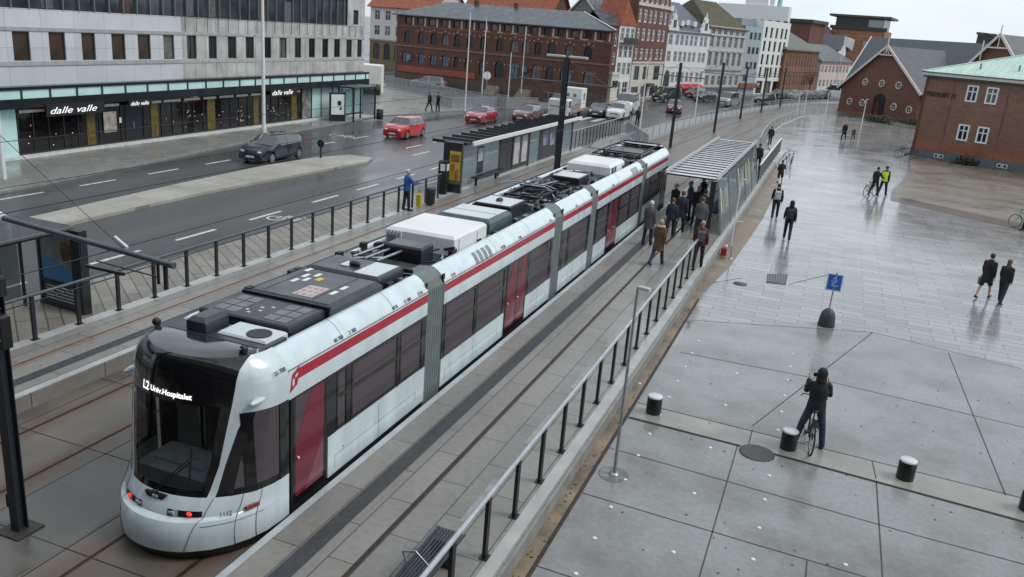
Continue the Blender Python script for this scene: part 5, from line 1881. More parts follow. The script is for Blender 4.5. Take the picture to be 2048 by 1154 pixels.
for i, (a, c) in enumerate(W1):
    win(t, a, c, 2.65 if a < 11 else 2.0, 3.95, FRD, 2, 2, y=.18, f_=.05, gl=POST if a < 8 or i in (8, 11) else None)
for a, c in W3:
    if c < LC:
        win(t, a, c, 7.3, 8.05, FRD, 1, 1, y=.18, f_=.04)
        MB().box(c + .3, c + .52, -.03, -.003, 7.15, 8.1).build('pilaster', M('pilaster_cream', (.5, .44, .36), .6, var=.3), o)
mb = MB()
mb.box(-.05, LC + .05, -.08, -.003, 4.55, 4.75, 0)
mb.box(-.05, LC + .05, -.05, -.003, 6.98, 7.08, 0)
mb.box(-.05, LC + .05, -.12, -.003, 8.2, 8.44, 1)
for a, c in W2[1:]:
    for x in (a - .12, c + .02):
        mb.box(x, x + .1, -.03, -.003, 6.5, 6.62, 2)
    mb.box((a + c) / 2 - .06, (a + c) / 2 + .06, -.03, -.003, 6.68, 6.84, 2)
for a, c in W1:
    for x in (a - .14, c + .04):
        mb.box(x, x + .1, -.03, -.003, 3.5, 3.62, 2)
for k in range(9):
    mb.box(12.3 + k * 1.8, 13.1 + k * 1.8, -.03, -.004, 7.12, 7.2, 2)
mb.build('string_course', [M('course_brown', (.2, .12, .075), .6, var=.3), BLACK, M('course_cream', (.5, .44, .35), .6)], o)
MB().box(.3, 11.5, -.1, -.003, 1.5, 2.25).build('lower_band', M('band_red', (.3, .075, .04), .6, var=.25), o)
MB().box(-.05, LC + .05, -.06, -.003, 0, 1.35).build('plinth', M('plinth_brown', (.11, .075, .055), .6, var=.4), o)
for a in (13.4, 17.6, 22.2):
    mb = MB()
    for k in range(5):
        mb.box(a, a + 1.6, -.3 * (5 - k), -.06 if k == 4 else -.3 * (4 - k), 0, .2 + .2 * k)
    mb.build('steps', STONE, t)
rf = gable_roof(t, LC, 11, 8.5, 10.25, SLATE, .5, hip=4.5)
for a in (8.5, 14.5):
    MB().box(a, a + .5, 5.2, 5.9, 9.8, 10.7).build('chimney', CB, rf)
MB().bar((LC + .5, -.5, 8.45), (LC - 4, 5.5, 10.27), .14, .06).bar((LC + .5, 11.5, 8.45), (LC - 4, 5.5, 10.27), .14, .06).build('hip_flashing', PWHITE, rf)
for a in (1.9, 17.9):
    MB().box(a, a + .5, -.5, -.1, 3.0, 3.6).build('hanging_sign', M('hanging_blue', (.1, .2, .35), .4), t)

for o_ in [c for c in t.children_recursive]:                           # the end wall runs back along the side street
    if o_.name.split('.')[0] in ('wall', 'roof', 'hip_flashing', 'chimney'):
        for v in o_.data.vertices:
            v.co.x -= .4 * max(0, v.co.y) * max(0, v.co.x / LC)

# ---- white and yellow house left of it
t, L_ = bld('corner_house', 'white house with ochre arched ground floor and red roof behind the office block', (-62.5, 121.5), (-50.5, 119.5))
OCH = M('ochre_render', (.2, .155, .08), .6, var=.35, scale=2)
hs_ = [(.8 + 2.1 * k, 1.9 + 2.1 * k, z, z + 1.5) for k in range(5) for z in (5.0, 7.3)]
ha = [(.7 + 2.1 * k, 2.0 + 2.1 * k, 1.4, 3.9) for k in range(5)]
mb = MB()
holed(mb, 0, L_, 0, 4.3, ha, 1)
holed(mb, 0, L_, 4.3, 9.6, hs_, 0)
for a, c, d, e in ha:
    spandrel(mb, a, c, e, 1)
mb.quad((0, 0, 0), (0, 0, 9.6), (0, 9, 9.6), (0, 9, 0))
mb.quad((L_, 0, 0), (L_, 9, 0), (L_, 9, 9.6), (L_, 0, 9.6))
mb.build('wall', [M('render_white', (.62, .6, .57), .6, var=.15), OCH], t)
for a, c, d, e in hs_:
    win(t, a, c, d, e, FRW, 2, 2)
for a, c, d, e in ha:
    win(t, a, c, d, e, FRD, 2, 2)
MB().box(-.1, L_ + .1, -.12, -.003, 4.2, 4.42).build('string_course', STONE, t)
gable_roof(t, L_, 9, 9.6, 13.2, TILE, .4)
ends(t, L_, 9, 9.6, 13.2, M('render_white', (0, 0, 0)))
# red roofs and the grey gable behind the brick building
t, L_ = bld('tiled_house', 'long house with orange tiled roof rising behind the slate roof', (-48, 124), (-33.5, 122))
o = shell(t, L_, 9, 9, [], BRICK('brick_rust', 0, 0))
gable_roof(t, L_, 9, 9.0, 14.0, TILE, .4)
ends(t, L_, 9, 9.0, 14.0, o.data.materials[0])
for a in (7.0, 14.5, 21):
    MB().box(a, a + .8, 4, 4.8, 13, 15.2).build('chimney', o.data.materials[0], o)
t, L_ = bld('gabled_house', 'slate roofed house with grey gable and white verges behind the brick building', (-28.6, 112.4), (-21.6, 111.6))
CG = M('gable_grey', (.2, .19, .18), .6, var=.3)
mb = MB()
mb.extr([(0, 0), (L_, 0), (L_, 8.9), (L_ / 2, 12.3), (0, 8.9)], 0, .3)
mb.box(0, .2, .31, 12, 0, 8.6)
mb.box(L_ - .2, L_, .31, 12, 0, 8.6)
mb.build('wall', CG, t)
rm = MB()
for s_ in (0, 1):
    x0, x1 = (-.4, L_ / 2) if s_ == 0 else (L_ + .4, L_ / 2)
    q = [(x0, -.2, 8.36), (x1, -.2, 12.45), (x1, 12, 12.45), (x0, 12, 8.36)]
    rm.add(q + [(x, y, z - .15) for x, y, z in q], [(0, 1, 2, 3), (7, 6, 5, 4), (0, 4, 5, 1), (1, 5, 6, 2), (2, 6, 7, 3), (3, 7, 4, 0)])
o = rm.build('roof', SLATE, t)
MB().bar((-.4, -.26, 8.4), (L_ / 2, -.26, 12.5), .1, .16).bar((L_ + .4, -.26, 8.4), (L_ / 2, -.26, 12.5), .1, .16).build('verge', FRW, o)
win(t, L_ / 2 - .5, L_ / 2 + .5, 8.8, 10.2, FRD, 2, 2, y=-.02)

# ---- the street row
def row_house(name, label, i, s0, s1, H, dep, wall, holes, frame=None, nx=2, nz=2, extra=None, sill=None, gl=None, y=.12, mats=None, f_=.09):
    a, c = seg(i, s0, s1)
    t, L_ = bld(name, label, a, c)
    o = shell(t, L_, H, dep, holes, wall, extra=extra, mats=mats)
    for h in holes:
        win(t, *h, frame, nx, nz, y=y, sill=sill, gl=gl, f_=f_)
    return t, L_, o


CREAM = M('cream_render', (.56, .53, .47), .6, var=.15, scale=1)
WREN = M('white_render', (.66, .67, .67), .6, var=.1, scale=1)
GREN = M('grey_render', (.46, .45, .45), .6, var=.15, scale=1)
# E0a narrow red house, E0b narrow white house
RB0 = BRICK('brick_dark', (.16, .06, .042), (.11, .045, .034))
t, L_, o = row_house('town_house', 'narrow red brick town house with white windows beside the brick building', 0, -1.6, 2.7, 9.2, 3, RB0, [(.5 + 1.35 * k, 1.35 + 1.35 * k, z, z + 1.5) for k in range(3) for z in (4.4, 6.6)], FRW)
gable_roof(t, L_, 3, 9.2, 10.6, SLATE, .1)
MB().box(.1, L_ - .1, -.05, -.003, .2, 3.6).build('shop_front', FRD, t)
t, L_, o = row_house('town_house', 'narrow white town house with orange gable and dark balcony', 0, 2.7, 7.2, 9.1, 3.5, WREN, [(.45 + 1.35 * k, 1.4 + 1.35 * k, z, z + 1.55) for k in range(3) for z in (3.1, 5.2, 7.3)] + [(.4, 1.9, .2, 2.3), (2.4, 3.9, .2, 2.3)], FRW)
rm = MB()
rm.extr([(-.1, 9.1), (L_ + .1, 9.1), (L_ * .3, 12.2)], -.1, 3.4)
rm.build('roof', TILE, t)
MB().box(.3, L_ - .3, -.6, 0, 6.95, 7.05).box(.3, L_ - .3, -.62, -.58, 7.05, 7.7).build('balcony', FRD, t)
MB().box(-1.6, .25, -.5, -.003, .1, 3.2).box(-1.7, .35, -.6, -.003, 3.2, 3.5).build('cream_porch', M('porch_cream', (.6, .6, .5), .5, var=.1), t)
win(t, -1.3, -.8, 1.7, 2.5, FRD, 1, 1, y=-.56)
win(t, -.55, -.05, 1.7, 2.5, FRD, 1, 1, y=-.56)
# E1 tall brick
RB1 = BRICK('brick_brown', (.19, .075, .045), (.13, .055, .036))
cols = [(.5, 1.5), (2.3, 3.5), (4.3, 5.3), (6.1, 7.1), (8.2, 9.4), (10.1, 11.1)]
hol = [(a, c, z, z + h) for a, c in cols for z, h in ((5.1, 1.4), (7.5, 1.5), (9.75, 1.6), (12.2, 1.6))]
a, c = seg(1, -.7, 11.2)
t, L_ = bld('tall_brick_house', 'tall brown brick house with white windows and cream shop floors', a, c)
lowh = [(1.0, 2.8, 2.5, 4.25), (4.2, 6.2, 2.5, 4.2), (8.3, 10.6, 2.4, 4.3), (.6, 3.1, .2, 1.6), (4.0, 6.6, .2, 1.6), (7.6, 10.8, .2, 1.6)]
mb = MB()
holed(mb, 0, L_, 0, 4.7, lowh, 1)
holed(mb, 0, L_, 4.7, 14.5, hol, 0)
mb.quad((0, 0, 0), (0, 0, 14.5), (0, 5, 14.5), (0, 5, 0))
mb.quad((L_, 0, 0), (L_, 5, 0), (L_, 5, 14.5), (L_, 0, 14.5))
mb.build('wall', [RB1, CREAM], t)
for h in hol:
    win(t, *h, FRW, 2, 2, f_=.14)
for h in lowh:
    win(t, *h, FRD, 2, 1)
MB().box(-.05, L_ + .05, -.1, -.003, 11.75, 12.15).build('string_course', CREAM, t)
MB().box(-.05, L_ + .05, -.12, -.003, 4.6, 4.85).build('string_course', CREAM, t)
gable_roof(t, L_, 5, 14.5, 17.5, TILE, .3)
ends(t, L_, 5, 14.5, 17.5, RB1)
MB().box(5.2, 7.4, -.7, -.05, 1.6, 2.0).build('awning', FRD, t)
# E2 white house with two stepped gables
cols = [(-1.7, -.6), (.3, 1.25), (1.75, 2.7), (3.2, 4.1), (4.7, 5.6), (6.1, 7.0), (7.9, 8.8), (9.2, 10.2)]
cols = [(a + 2.1, c + 2.1) for a, c in cols]
hol = [(a, c, z, z + 1.45) for a, c in cols for z in (4.85, 7.15)] + [(a, c, 1.9, 3.4) for a, c in cols[1:]]
t, L_, o = row_house('gabled_house', 'white town house with two curved gables and blue slate roof', 2, -2.1, 11.0, 9.2, 10, WREN, hol, M('frame_palegrey', (.5, .52, .54), .5), gl=M('pale_glass', (.16, .18, .2), .1, var=.4))
rf = gable_roof(t, L_, 10, 9.2, 13.3, M('slate_blue', (.07, .085, .125), .4, var=.3), .2, hip=2.0)
for gx in (1.5, 11.3):
    w_ = 1.5
    pts = [(gx - w_, 9.2), (gx + w_, 9.2), (gx + w_, 9.7), (gx + w_ * .72, 9.85), (gx + w_ * .62, 10.4), (gx + w_ * .4, 10.6), (gx + w_ * .33, 11.15), (gx, 11.6), (gx - w_ * .33, 11.15), (gx - w_ * .4, 10.6), (gx - w_ * .62, 10.4), (gx - w_ * .72, 9.85), (gx - w_, 9.7)]
    g = MB().extr(pts, -.03, .3).extr([(gx - .12, 11.55), (gx + .12, 11.55), (gx, 12.1)], 0, .2).build('curved_gable', WREN, t)
    win(t, gx - .35, gx + .35, 9.6, 10.6, FRD, 1, 2, y=-.06)
for k, (x, z) in enumerate(((4.2, 9.9), (6.2, 10.1), (8.3, 10.0), (5.0, 11.9))):
    MB().box(x, x + .9, (z - 9.2) / .82 - .5, (z - 9.2) / .82 + .3, z, z + .7).build('dormer', FRW, rf)
MB().box(-.02, L_ + .02, -.06, -.003, 4.1, 4.3).build('string_course', FRW, t)
MB().box(-.02, L_ + .02, -.06, -.003, 9.0, 9.19).build('string_course', FRW, t)
mb = MB()
spandrel(mb, 1.0, 2.2, 3.4, 0, -.02)
MB().extr([(.3, 0), (1.9, 0), (1.9, 2.9), (1.6, 3.5), (1.1, 3.7), (.6, 3.5), (.3, 2.9)], -.06, -.003).build('arched_door', FRD, t)
MB().box(2.6, L_, -.08, -.003, .2, 1.3).build('shop_front', FRD, t)
AWN = M('awning_red', (.45, .02, .04), .6, var=.2)
for a, c in ((4.2, 6.4), (6.9, 8.6), (9.0, 11.4)):
    mb = MB()
    mb.add([(a, -.08, 1.75), (c, -.08, 1.75), (c, -1.2, 1.3), (a, -1.2, 1.3), (c, -1.2, 1.1), (a, -1.2, 1.1)], [(0, 3, 2, 1), (3, 5, 4, 2)])
    mb.build('awning', AWN, t)
# E3 grey-white house with mossy roof
cols = [(.7 + 1.95 * k, 1.75 + 1.95 * k) for k in range(6)]
hol = [(a, c, z, z + h) for a, c in cols for z, h in ((1.5, 1.5), (4.5, 2.1), (7.3, 1.7), (9.2, .75))]
t, L_, o = row_house('town_house', 'pale grey town house with mossy brown roof and rich window frames', 3, -1.7, 10.4, 10.4, 10, GREN, hol, M('frame_stone', (.4, .4, .4), .6), gl=M('grey_glass', (.1, .105, .11), .1, var=.4))
rf = gable_roof(t, L_, 10, 10.4, 14.2, M('moss_roof', (.085, .068, .038), .8, var=.5, scale=1.2, col2=(.045, .05, .022)), .3, hip=2.5)
mb = MB()
for z in (3.75, 6.75, 9.0, 10.25):
    mb.box(-.05, L_ + .05, -.14, -.003, z, z + .16, 1 if z < 4 else 0)
for a, c in cols:
    for z in (6.62, 9.02):
        mb.box(a - .12, c + .12, -.1, -.004, z - .02, z + .1)
mb.build('string_course', [M('course_pale', (.5, .5, .5), .6), M('course_dark', (.2, .19, .19), .6)], o)
MB().box(-.02, L_, -.06, -.003, .1, 1.2).build('shop_front', M('shop_grey', (.12, .12, .13), .4, var=.5), t)
# E4a blue house, E4b white tower
hol = [(1.6 + 1.35 * k, 2.5 + 1.35 * k, z, z + 1.1) for k in range(3) for z in (4.2, 6.6, 8.9)] + [(1.4, 2.6, 2.2, 3.3)]
t, L_, o = row_house('town_house', 'pale blue town house squeezed beside the white tower', 4, -3.0, 2.7, 10.9, 10, M('blue_render', (.33, .41, .47), .6, var=.12), hol, FRD, 1, 1)
MB().box(-.1, L_, 0, 6, 10.9, 11.0).box(1.0, L_ - .3, 1.5, 6, 11.0, 12.1).build('roof', M('blue_grey_roof', (.25, .31, .35), .5, var=.2), t)
MB().box(.2, L_ - .1, -.4, -.003, 1.1, 1.9).build('awning', M('awning_brick', (.28, .06, .055), .6), t)
cols = [(.8, 1.55), (2.6, 3.35), (4.4, 5.15), (6.2, 6.95), (7.7, 8.4)]
hol = [(a, c, z, z + 1.7) for a, c in cols for z in (2.9, 5.0, 7.2, 9.4)] + [(.5, 2.6, .2, 2.3), (3.2, 5.6, .2, 2.3), (6.2, 8.8, .2, 2.3)]
t, L_, o = row_house('office_tower', 'white narrow office tower with tall dark window slots', 4, 2.7, 12.0, 12.1, 12, M('tower_white', (.72, .73, .7), .5, var=.06), hol, FRD, 1, 1, y=.25)
# E5 orange brick house
cols = [(.7 + 1.6 * k, 1.6 + 1.6 * k) for k in range(11)]
hol = [(a, c, z, z + h) for a, c in cols for z, h in ((1.4, 2.1), (4.7, 2.2))]
OB = BRICK('brick_orange', (.27, .105, .055), (.2, .08, .045))
t, L_, o = row_house('brick_house', 'orange brick house with grey green roof between white tower and pale pink house', 5, -3.2, 15.0, 8.0, 12, OB, hol, STONE, 2, 2, f_=.12)
gable_roof(t, L_, 12, 8.0, 11.4, M('roof_greygreen', (.12, .13, .11), .6, var=.35), .4, hip=4)
MB().box(-.05, L_ + .05, -.1, -.003, 4.0, 4.25).build('string_course', M('course_brown', (0, 0, 0)), o)
MB().box(-.05, L_ + .05, -.2, -.003, 7.6, 7.95).build('string_course', M('course_brown', (0, 0, 0)), o)
tr = thing('street_tree', 'bare dark street tree before the orange brick house', 'tree', (2.6, 171, .1))
rd = random.Random(9)
tk, cr = MB(), MB()
tk.cyl((0, 0, 0), (.05, 0, 1.9), .13, .09, n=8)
for k in range(16):
    a_ = rd.uniform(0, 2 * pi)
    p = Vector((.05, 0, rd.uniform(1.4, 2.4)))
    q = p + Vector((cos(a_) * rd.uniform(.6, 1.5), sin(a_) * rd.uniform(.6, 1.5), rd.uniform(.8, 2.2)))
    tk.cyl(p, q, .05, .015, n=5)
    for j in range(26):
        c_ = q + Vector((rd.gauss(0, .35), rd.gauss(0, .35), rd.gauss(0, .35)))
        d = Vector((rd.uniform(-1, 1), rd.uniform(-1, 1), rd.uniform(-1, 1))).normalized()
        e = d.orthogonal() * .05
        cr.add([c_ - e, c_ + d * .16, c_ + e], [(0, 1, 2)], j % 2)
tk.build('trunk', M('bark', (.06, .045, .035), .8), tr)
cr.build('crown', [M('twig', (.06, .04, .03), .8), M('leaf_rust', (.1, .05, .03), .8)], tr)
# E6 pink-white house and the things beyond
cols = [(.8 + 2.2 * k, 2.0 + 2.2 * k) for k in range(8)]
hol = [(a, c, z, z + 1.4) for a, c in cols for z in (1.2, 3.9)]
t, L_, o = row_house('town_house', 'low pale pink house with dark roof behind the white van', 6, -2.5, 17, 6.3, 10, M('pink_render', (.56, .48, .44), .6, var=.15), hol, FRW)
gable_roof(t, L_, 10, 6.3, 9.2, SLATE, .3, hip=3)
MB().box(-.05, L_ + .05, -.12, -.003, 5.6, 5.8).build('string_course', M('course_red', (.35, .12, .09), .6), o)
t, L_ = bld('office_tower', 'large white block towering behind the mossy roofed house', (-17, 176), (-3.6, 174.8))
hol = [(.8 + 1.5 * k, 1.6 + 1.5 * k, 11.5, 12.8) for k in range(9)]
o = shell(t, L_, 15.4, 3, hol, M('block_white', (.7, .71, .7), .5, var=.06))
for h in hol:
    win(t, *h, FRD, 1, 1)
MB().box(5, 9, .5, 2.5, 15.4, 16.6).box(9.6, 10.4, .5, 1.5, 15.4, 17.5).build('roof_plant', M('block_white', (0, 0, 0)), t)
MB().cyl((11.2, 2, 15.4), (11.2, 2, 24), .5, .05, n=8).build('spire', M('verdigris', (.28, .5, .43), .5, var=.2), t)
t, L_ = bld('brick_tower', 'large orange brick tower block with dark roof terrace storey', (3.2, 231), (15.4, 229))
BT = paving('brick_banded', (.34, .15, .08), (.28, .12, .065), (.16, .07, .045), 3, .9, .06, .7, .1, axes='xz', stainamt=.3)
o = shell(t, L_, 13.6, 12, [], BT)
MB().box(.6, L_ - .6, .6, 11, 13.62, 16.4).build('penthouse', M('penthouse_dark', (.035, .04, .045), .25, var=.4), t)
MB().box(-.9, L_ + .9, -.8, 12.6, 16.4, 16.9).build('roof', M('roof_brown', (.09, .07, .06), .5, var=.4), t)
MB().box(L_ - 4, L_ - .4, -.25, .58, 13.62, 16.0).build('window_bay', M('bay_glass', (.3, .36, .38), .1, var=.4), t)
MB().box(-.4, L_ + .4, -.35, -.25, 13.5, 14.3).build('balustrade', FRD, t)
mb = MB()
for k in range(4):
    mb.box(L_ - 4.5, L_ - .5, -.06, -.003, 2 + 2.6 * k, 3.2 + 2.6 * k)
mb.build('loggia', M('bay_glass', (0, 0, 0)), t)
t, L_ = bld('dark_roof_house', 'dark red roofed house between white tower and brick tower', (-4.0, 225), (3.4, 224))
o = shell(t, L_, 11.3, 9, [], WREN)
gable_roof(t, L_, 9, 11.3, 14.2, M('roof_oxblood', (.09, .03, .025), .6, var=.3), .5, hip=2.5)
t, L_ = bld('dark_roof_house', 'flat dark roofed block behind the orange brick house', (-6.8, 205), (-.5, 203))
shell(t, L_, 13.6, 9, [], BRICK('brick_brown', 0, 0))
MB().box(-.5, L_ + .5, -.5, 9.5, 13.6, 14.3).build('roof', FRD, t)
t, L_ = bld('dark_roof_house', 'white gabled house with dark roof below the brick tower', (.2, 214), (6.0, 213))
o = shell(t, L_, 8.8, 9, [], WREN)
gable_roof(t, L_, 9, 8.8, 11.8, SLATE, .5)
ends(t, L_, 9, 8.8, 11.8, WREN)
t = thing('flagpole', 'white flag on a thin pole before the brick tower', 'flag', (7.0, 190, 0))
MB().cyl((0, 0, 0), (0, 0, 11.2), .09, .05, n=8).build('pole', PWHITE, t)
mb = MB()
n = 10
top, bot = [], []
for k in range(n + 1):
    x = .05 + 1.9 * k / n
    top.append((x, .12 * sin(k * 1.1), 11.1 - .5 * (k / n) ** 1.5))
    bot.append((x - .1, .12 * sin(k * 1.1 + .4), 9.3 - .8 * (k / n) ** 1.5))
for k in range(n):
    mb.add([bot[k], bot[k + 1], top[k + 1], top[k]] + [(x, y + .015, z) for x, y, z in (bot[k], bot[k + 1], top[k + 1], top[k])], [(0, 1, 2, 3), (7, 6, 5, 4)], 0, True)
mb.build('cloth', M('flag_white', (.7, .68, .7), .7), t)

# ---- brick hall with gable
HB = BRICK('brick_hall', (.205, .093, .064), (.158, .073, .052), .5, .16)
hd = Vector((8.7, -8.5)).normalized()
ha_ = Vector((9.3, 130.5)) - hd * 1.45
t, _ = bld('brick_hall', 'old brick hall with white trimmed gable, round windows and big slate roof', tuple(ha_), tuple(ha_ + hd * 13.3))
L_ = 13.3
gx = L_ / 2 + .35
mb = MB()
mb.extr([(0, 0), (L_, 0), (L_, 4.0), (gx, 9.1), (0, 3.6)], 0, .4)
mb.box(0, .3, .41, 5, 0, 3.6)
mb.box(L_ - .3, L_, .41, 5, 0, 3.9)
mb.box(-7.6, 26, 5.01, 19, 0, 3.8)
o = mb.build('wall', HB, t)
mb = MB()
for s_ in (0, 1):
    x0, z0 = (-.45, 3.3) if s_ == 0 else (L_ + .45, 3.65)
    q = [(x0, -.35, z0), (gx, -.35, 9.3), (gx, 13, 9.3), (x0, 13, z0)]
    mb.add(q + [(x, y, z - .18) for x, y, z in q], [(0, 1, 2, 3), (7, 6, 5, 4), (0, 4, 5, 1), (1, 5, 6, 2), (2, 6, 7, 3), (3, 7, 4, 0)])
rf = mb.build('roof', SLATE, t)
rf2 = gable_roof(t, 34, 14, 3.9, 10.6, SLATE, .3, x0=-7.6, y0=5.0, name='main_roof')
ends(t, 34, 14, 3.8, 10.5, HB, x0=-7.6, y0=5.0)
for o_ in t.children_recursive:                                       # its left end wall follows the street line
    for v in o_.data.vertices:
        if v.co.x < -7.2 and v.co.y > 4:
            v.co.x += 3.2 - .42 * (v.co.y - 5)
mb = MB()
for x0, z0 in ((-.5, 3.22), (L_ + .5, 3.58)):
    mb.bar((x0, -.42, z0), (gx, -.42, 9.32), .14, .3)
mb.bar((gx - 1.1, -.42, 8.15), (gx + 1.1, -.42, 8.15), .1, .16)
mb.bar((gx, -.42, 8.2), (gx, -.42, 10.4), .1, .1)
mb.bar((gx - .5, -.42, 8.2), (gx, -.42, 9.1), .08, .08)
mb.bar((gx + .5, -.42, 8.2), (gx, -.42, 9.1), .08, .08)
mb.build('bargeboard', M('barge_white', (.68, .64, .58), .5, var=.15), rf)
MB().bar((-4.7, 4.7, 3.7), (-7.75, 12, 10.65), .14, .2).build('bargeboard', FRW, rf2)
for x, z, r_ in ((4.0, 4.4, .42), (6.9, 4.45, .42), (9.7, 4.45, .42), (1.9, 1.55, .42), (4.2, 1.6, .42), (9.6, 1.65, .42), (12.1, 1.55, .42)):
    mb = MB()
    mb.torus((x, -.02, z), r_, .09, 'y', 20, 6, 0)
    mb.cyl((x, -.03, z), (x, .0, z), r_ - .04, n=18, m=1)
    mb.box(x - .03, x + .03, -.05, -.032, z - r_, z + r_, 0)
    mb.box(x - r_, x - .03, -.05, -.032, z - .03, z + .03, 0)
    mb.box(x + .03, x + r_, -.05, -.032, z - .03, z + .03, 0)
    mb.build('round_window', [M('frame_cream', (.55, .52, .45), .5), BGLASS], t)
mb = MB()
mb.extr([(6.1, .1), (8.1, .1), (8.1, 2.5), (7.7, 2.95), (7.1, 3.15), (6.5, 2.95), (6.1, 2.5)], -.05, -.003)
mb.extr([(6.6, .1), (7.2, .1), (7.2, 1.9), (6.6, 1.9)], -.09, -.052, 1)
mb.build('door', [BLACK, M('door_red', (.09, .025, .02), .5)], t)
MB().box(-.1, L_ + .1, -.1, -.003, 0, .3).build('plinth', M('plinth_red', (.3, .09, .05), .6, var=.2), o)
# second cross gable further right, chimney stack
mb = MB()
g2 = 23.6
mb.extr([(g2 - 3.4, 4), (g2 + 3.4, 4), (g2 + 3.4, 7.6), (g2, 11.2), (g2 - 3.4, 7.6)], -1.0, -.6, 0)
mb.build('cross_gable', HB, t)
mb = MB()
for s_ in (-1, 1):
    q = [(g2 + s_ * 4.0, -1.4, 7.1), (g2, -1.4, 11.4), (g2, 12, 11.4), (g2 + s_ * 4.0, 12, 7.1)]
    mb.add(q + [(x, y, z - .18) for x, y, z in q], [(0, 1, 2, 3), (7, 6, 5, 4), (0, 4, 5, 1), (1, 5, 6, 2), (2, 6, 7, 3), (3, 7, 4, 0)])
r3 = mb.build('cross_roof', SLATE, t)
mb = MB()
for s_ in (-1, 1):
    mb.bar((g2 + s_ * 4.05, -1.46, 7.05), (g2, -1.46, 11.42), .14, .28)
mb.bar((g2 - 1.3, -1.46, 9.9), (g2 + 1.3, -1.46, 9.9), .1, .16)
mb.bar((g2, -1.46, 10.0), (g2, -1.46, 12.4), .1, .1)
mb.bar((g2 - 1.9, -1.46, 8.4), (g2 - 1.9, -1.46, 10.6), .1, .1)
mb.build('bargeboard', M('barge_white', (0, 0, 0)), r3)
MB().box(4.5, 7.2, 19.5, 21, 9.2, 12.0).box(4.3, 4.8, 19.4, 21.1, 12, 12.3).box(5.6, 6.4, 19.4, 21.1, 12, 12.2).build('chimney', M('chimney_dark', (.07, .055, .05), .7, var=.3), rf2)
tag(MB().cyl((11.4, 129.5, 0), (11.42, 129.5, 4), .05, n=8).build('downpipe_post', PWHITE), 'white post standing against the left corner of the brick hall', 'post')

# ---- brick building on the right with the copper roof
RBK = BRICK('brick_quay', (.25, .128, .088), (.195, .102, .073), .5, .15)
t, _ = bld('quay_building', 'square brick building with white cross windows and green copper roof', (14.84, 80.6), (22.9, 76.5))
L_, D_ = 24., 16.
WR = [(3.42, 4.3), (4.92, 5.82)]
hol = [(a, c, z, z + 1.32) for a, c in WR for z in (1.85, 4.98)] + [(a + 8.2, c + 8.2, z, z + 1.32) for a, c in WR for z in (1.85, 4.98)] + [(a + 15.2, c + 15.2, z, z + 1.32) for a, c in WR for z in (1.85, 4.98)]
o = shell(t, L_, 6.75, D_, hol, RBK)
for h in hol:
    w_ = win(t, *h, M('frame_bluewhite', (.66, .7, .74), .4), 2, 2, y=.04, f_=.12, proud=.06)
MB().box(-.02, L_, -.07, -.003, 0, .68).build('plinth', M('plinth_slate', (.11, .13, .15), .5, var=.3), o)
MB().box(-.01, L_, -.02, -.003, .69, 1.55).build('lower_band', BRICK('brick_redder', (.32, .115, .07), (.25, .095, .06), .5, .15), o)
mb = MB()
for x in (2.35, 6.55, 10.6):
    mb.box(x, x + .05, -.025, -.021, .7, 6.4)
mb.build('brick_joint', M('joint_red', (.16, .05, .035), .7), o)
MB().cyl((.12, -.1, 0), (.12, -.1, 6.6), .07, n=8).build('downpipe', M('pipe_brown', (.09, .04, .03), .4), t)
for a in (2.0, 7.0):
    mb = MB()
    for k in range(2):
        mb.box(a + k * .42, a + .36 + k * .42, -.12, -.075, .2, .5, 0)
        mb.box(a + .06 + k * .42, a + .3 + k * .42, -.125, -.121, .25, .45, 1)
    mb.build('basement_window', [FRW, BGLASS], t)
CU = paving('copper_sheet', (.5, .645, .56), (.43, .565, .49), (.32, .45, .39), .55, 2.2, .03, .45, .1, stain=(.6, .75, .7), stainamt=.5, big=.6, offset=.5)
zc = 6.78
MB().box(-.35, L_ + .3, -.35, D_ + .3, zc, 7.0).build('cornice', M('cornice_cream', (.56, .54, .5), .5, var=.15), t)
MB().box(-.38, L_ + .3, -.4, D_ + .3, 7.0, 7.07).box(-.2, L_, -.2, -.005, 6.62, zc).build('gutter', M('gutter_dark', (.05, .08, .075), .4), t)
mb = MB()
k = 8.0
p = [(-.34, -.36, 7.08), (L_ + .3, -.36, 7.08), (L_ + .3, D_ + .3, 7.08), (-.34, D_ + .3, 7.08)]
r0, r1 = (-.34 + k, -.36 + k, 9.75), (L_ - k, -.36 + k, 9.75)
mb.add([p[0], p[1], r1, r0], [(0, 1, 2, 3)])
mb.add([p[2], p[3], r0, r1], [(0, 1, 2, 3)])
mb.add([p[3], p[0], r0], [(0, 1, 2)])
mb.add([p[1], p[2], r1], [(0, 1, 2)])
rf = mb.build('roof', CU, t)
MB().bar((-.34, -.36, 7.12), (-.34 + k, -.36 + k, 9.79), .12, .06).build('hip_flashing', M('copper_pale', (.55, .75, .68), .5), rf)
for x, y, z in ((3.6, 1.2, 7.6), (6.4, 1.5, 7.7)):
    MB().cyl((x, y, z), (x, y, z + .45), .07, n=8).build('vent_pipe', M('vent_green', (.1, .22, .18), .5), rf)
text('PAKHUSET 13', .52, BLACK, t, (.3, -.03, 5.12), (R(90), 0, 0), 'wall_lettering', ext=.015, sx=.74, bold=.012)
sh = thing('shrub', 'dark low shrub against the plinth of the quay building', 'shrub', (18.9, 78.0, 0))
mb = MB()
rd = random.Random(6)
for k in range(420):
    c_ = Vector((rd.gauss(0, .45), rd.gauss(0, .2), abs(rd.gauss(.25, .2))))
    d = Vector((rd.uniform(-1, 1), rd.uniform(-1, 1), rd.uniform(-.3, 1))).normalized()
    e = d.orthogonal() * .05
    mb.add([c_ - e, c_ + d * .18, c_ + e], [(0, 1, 2)], k % 2)
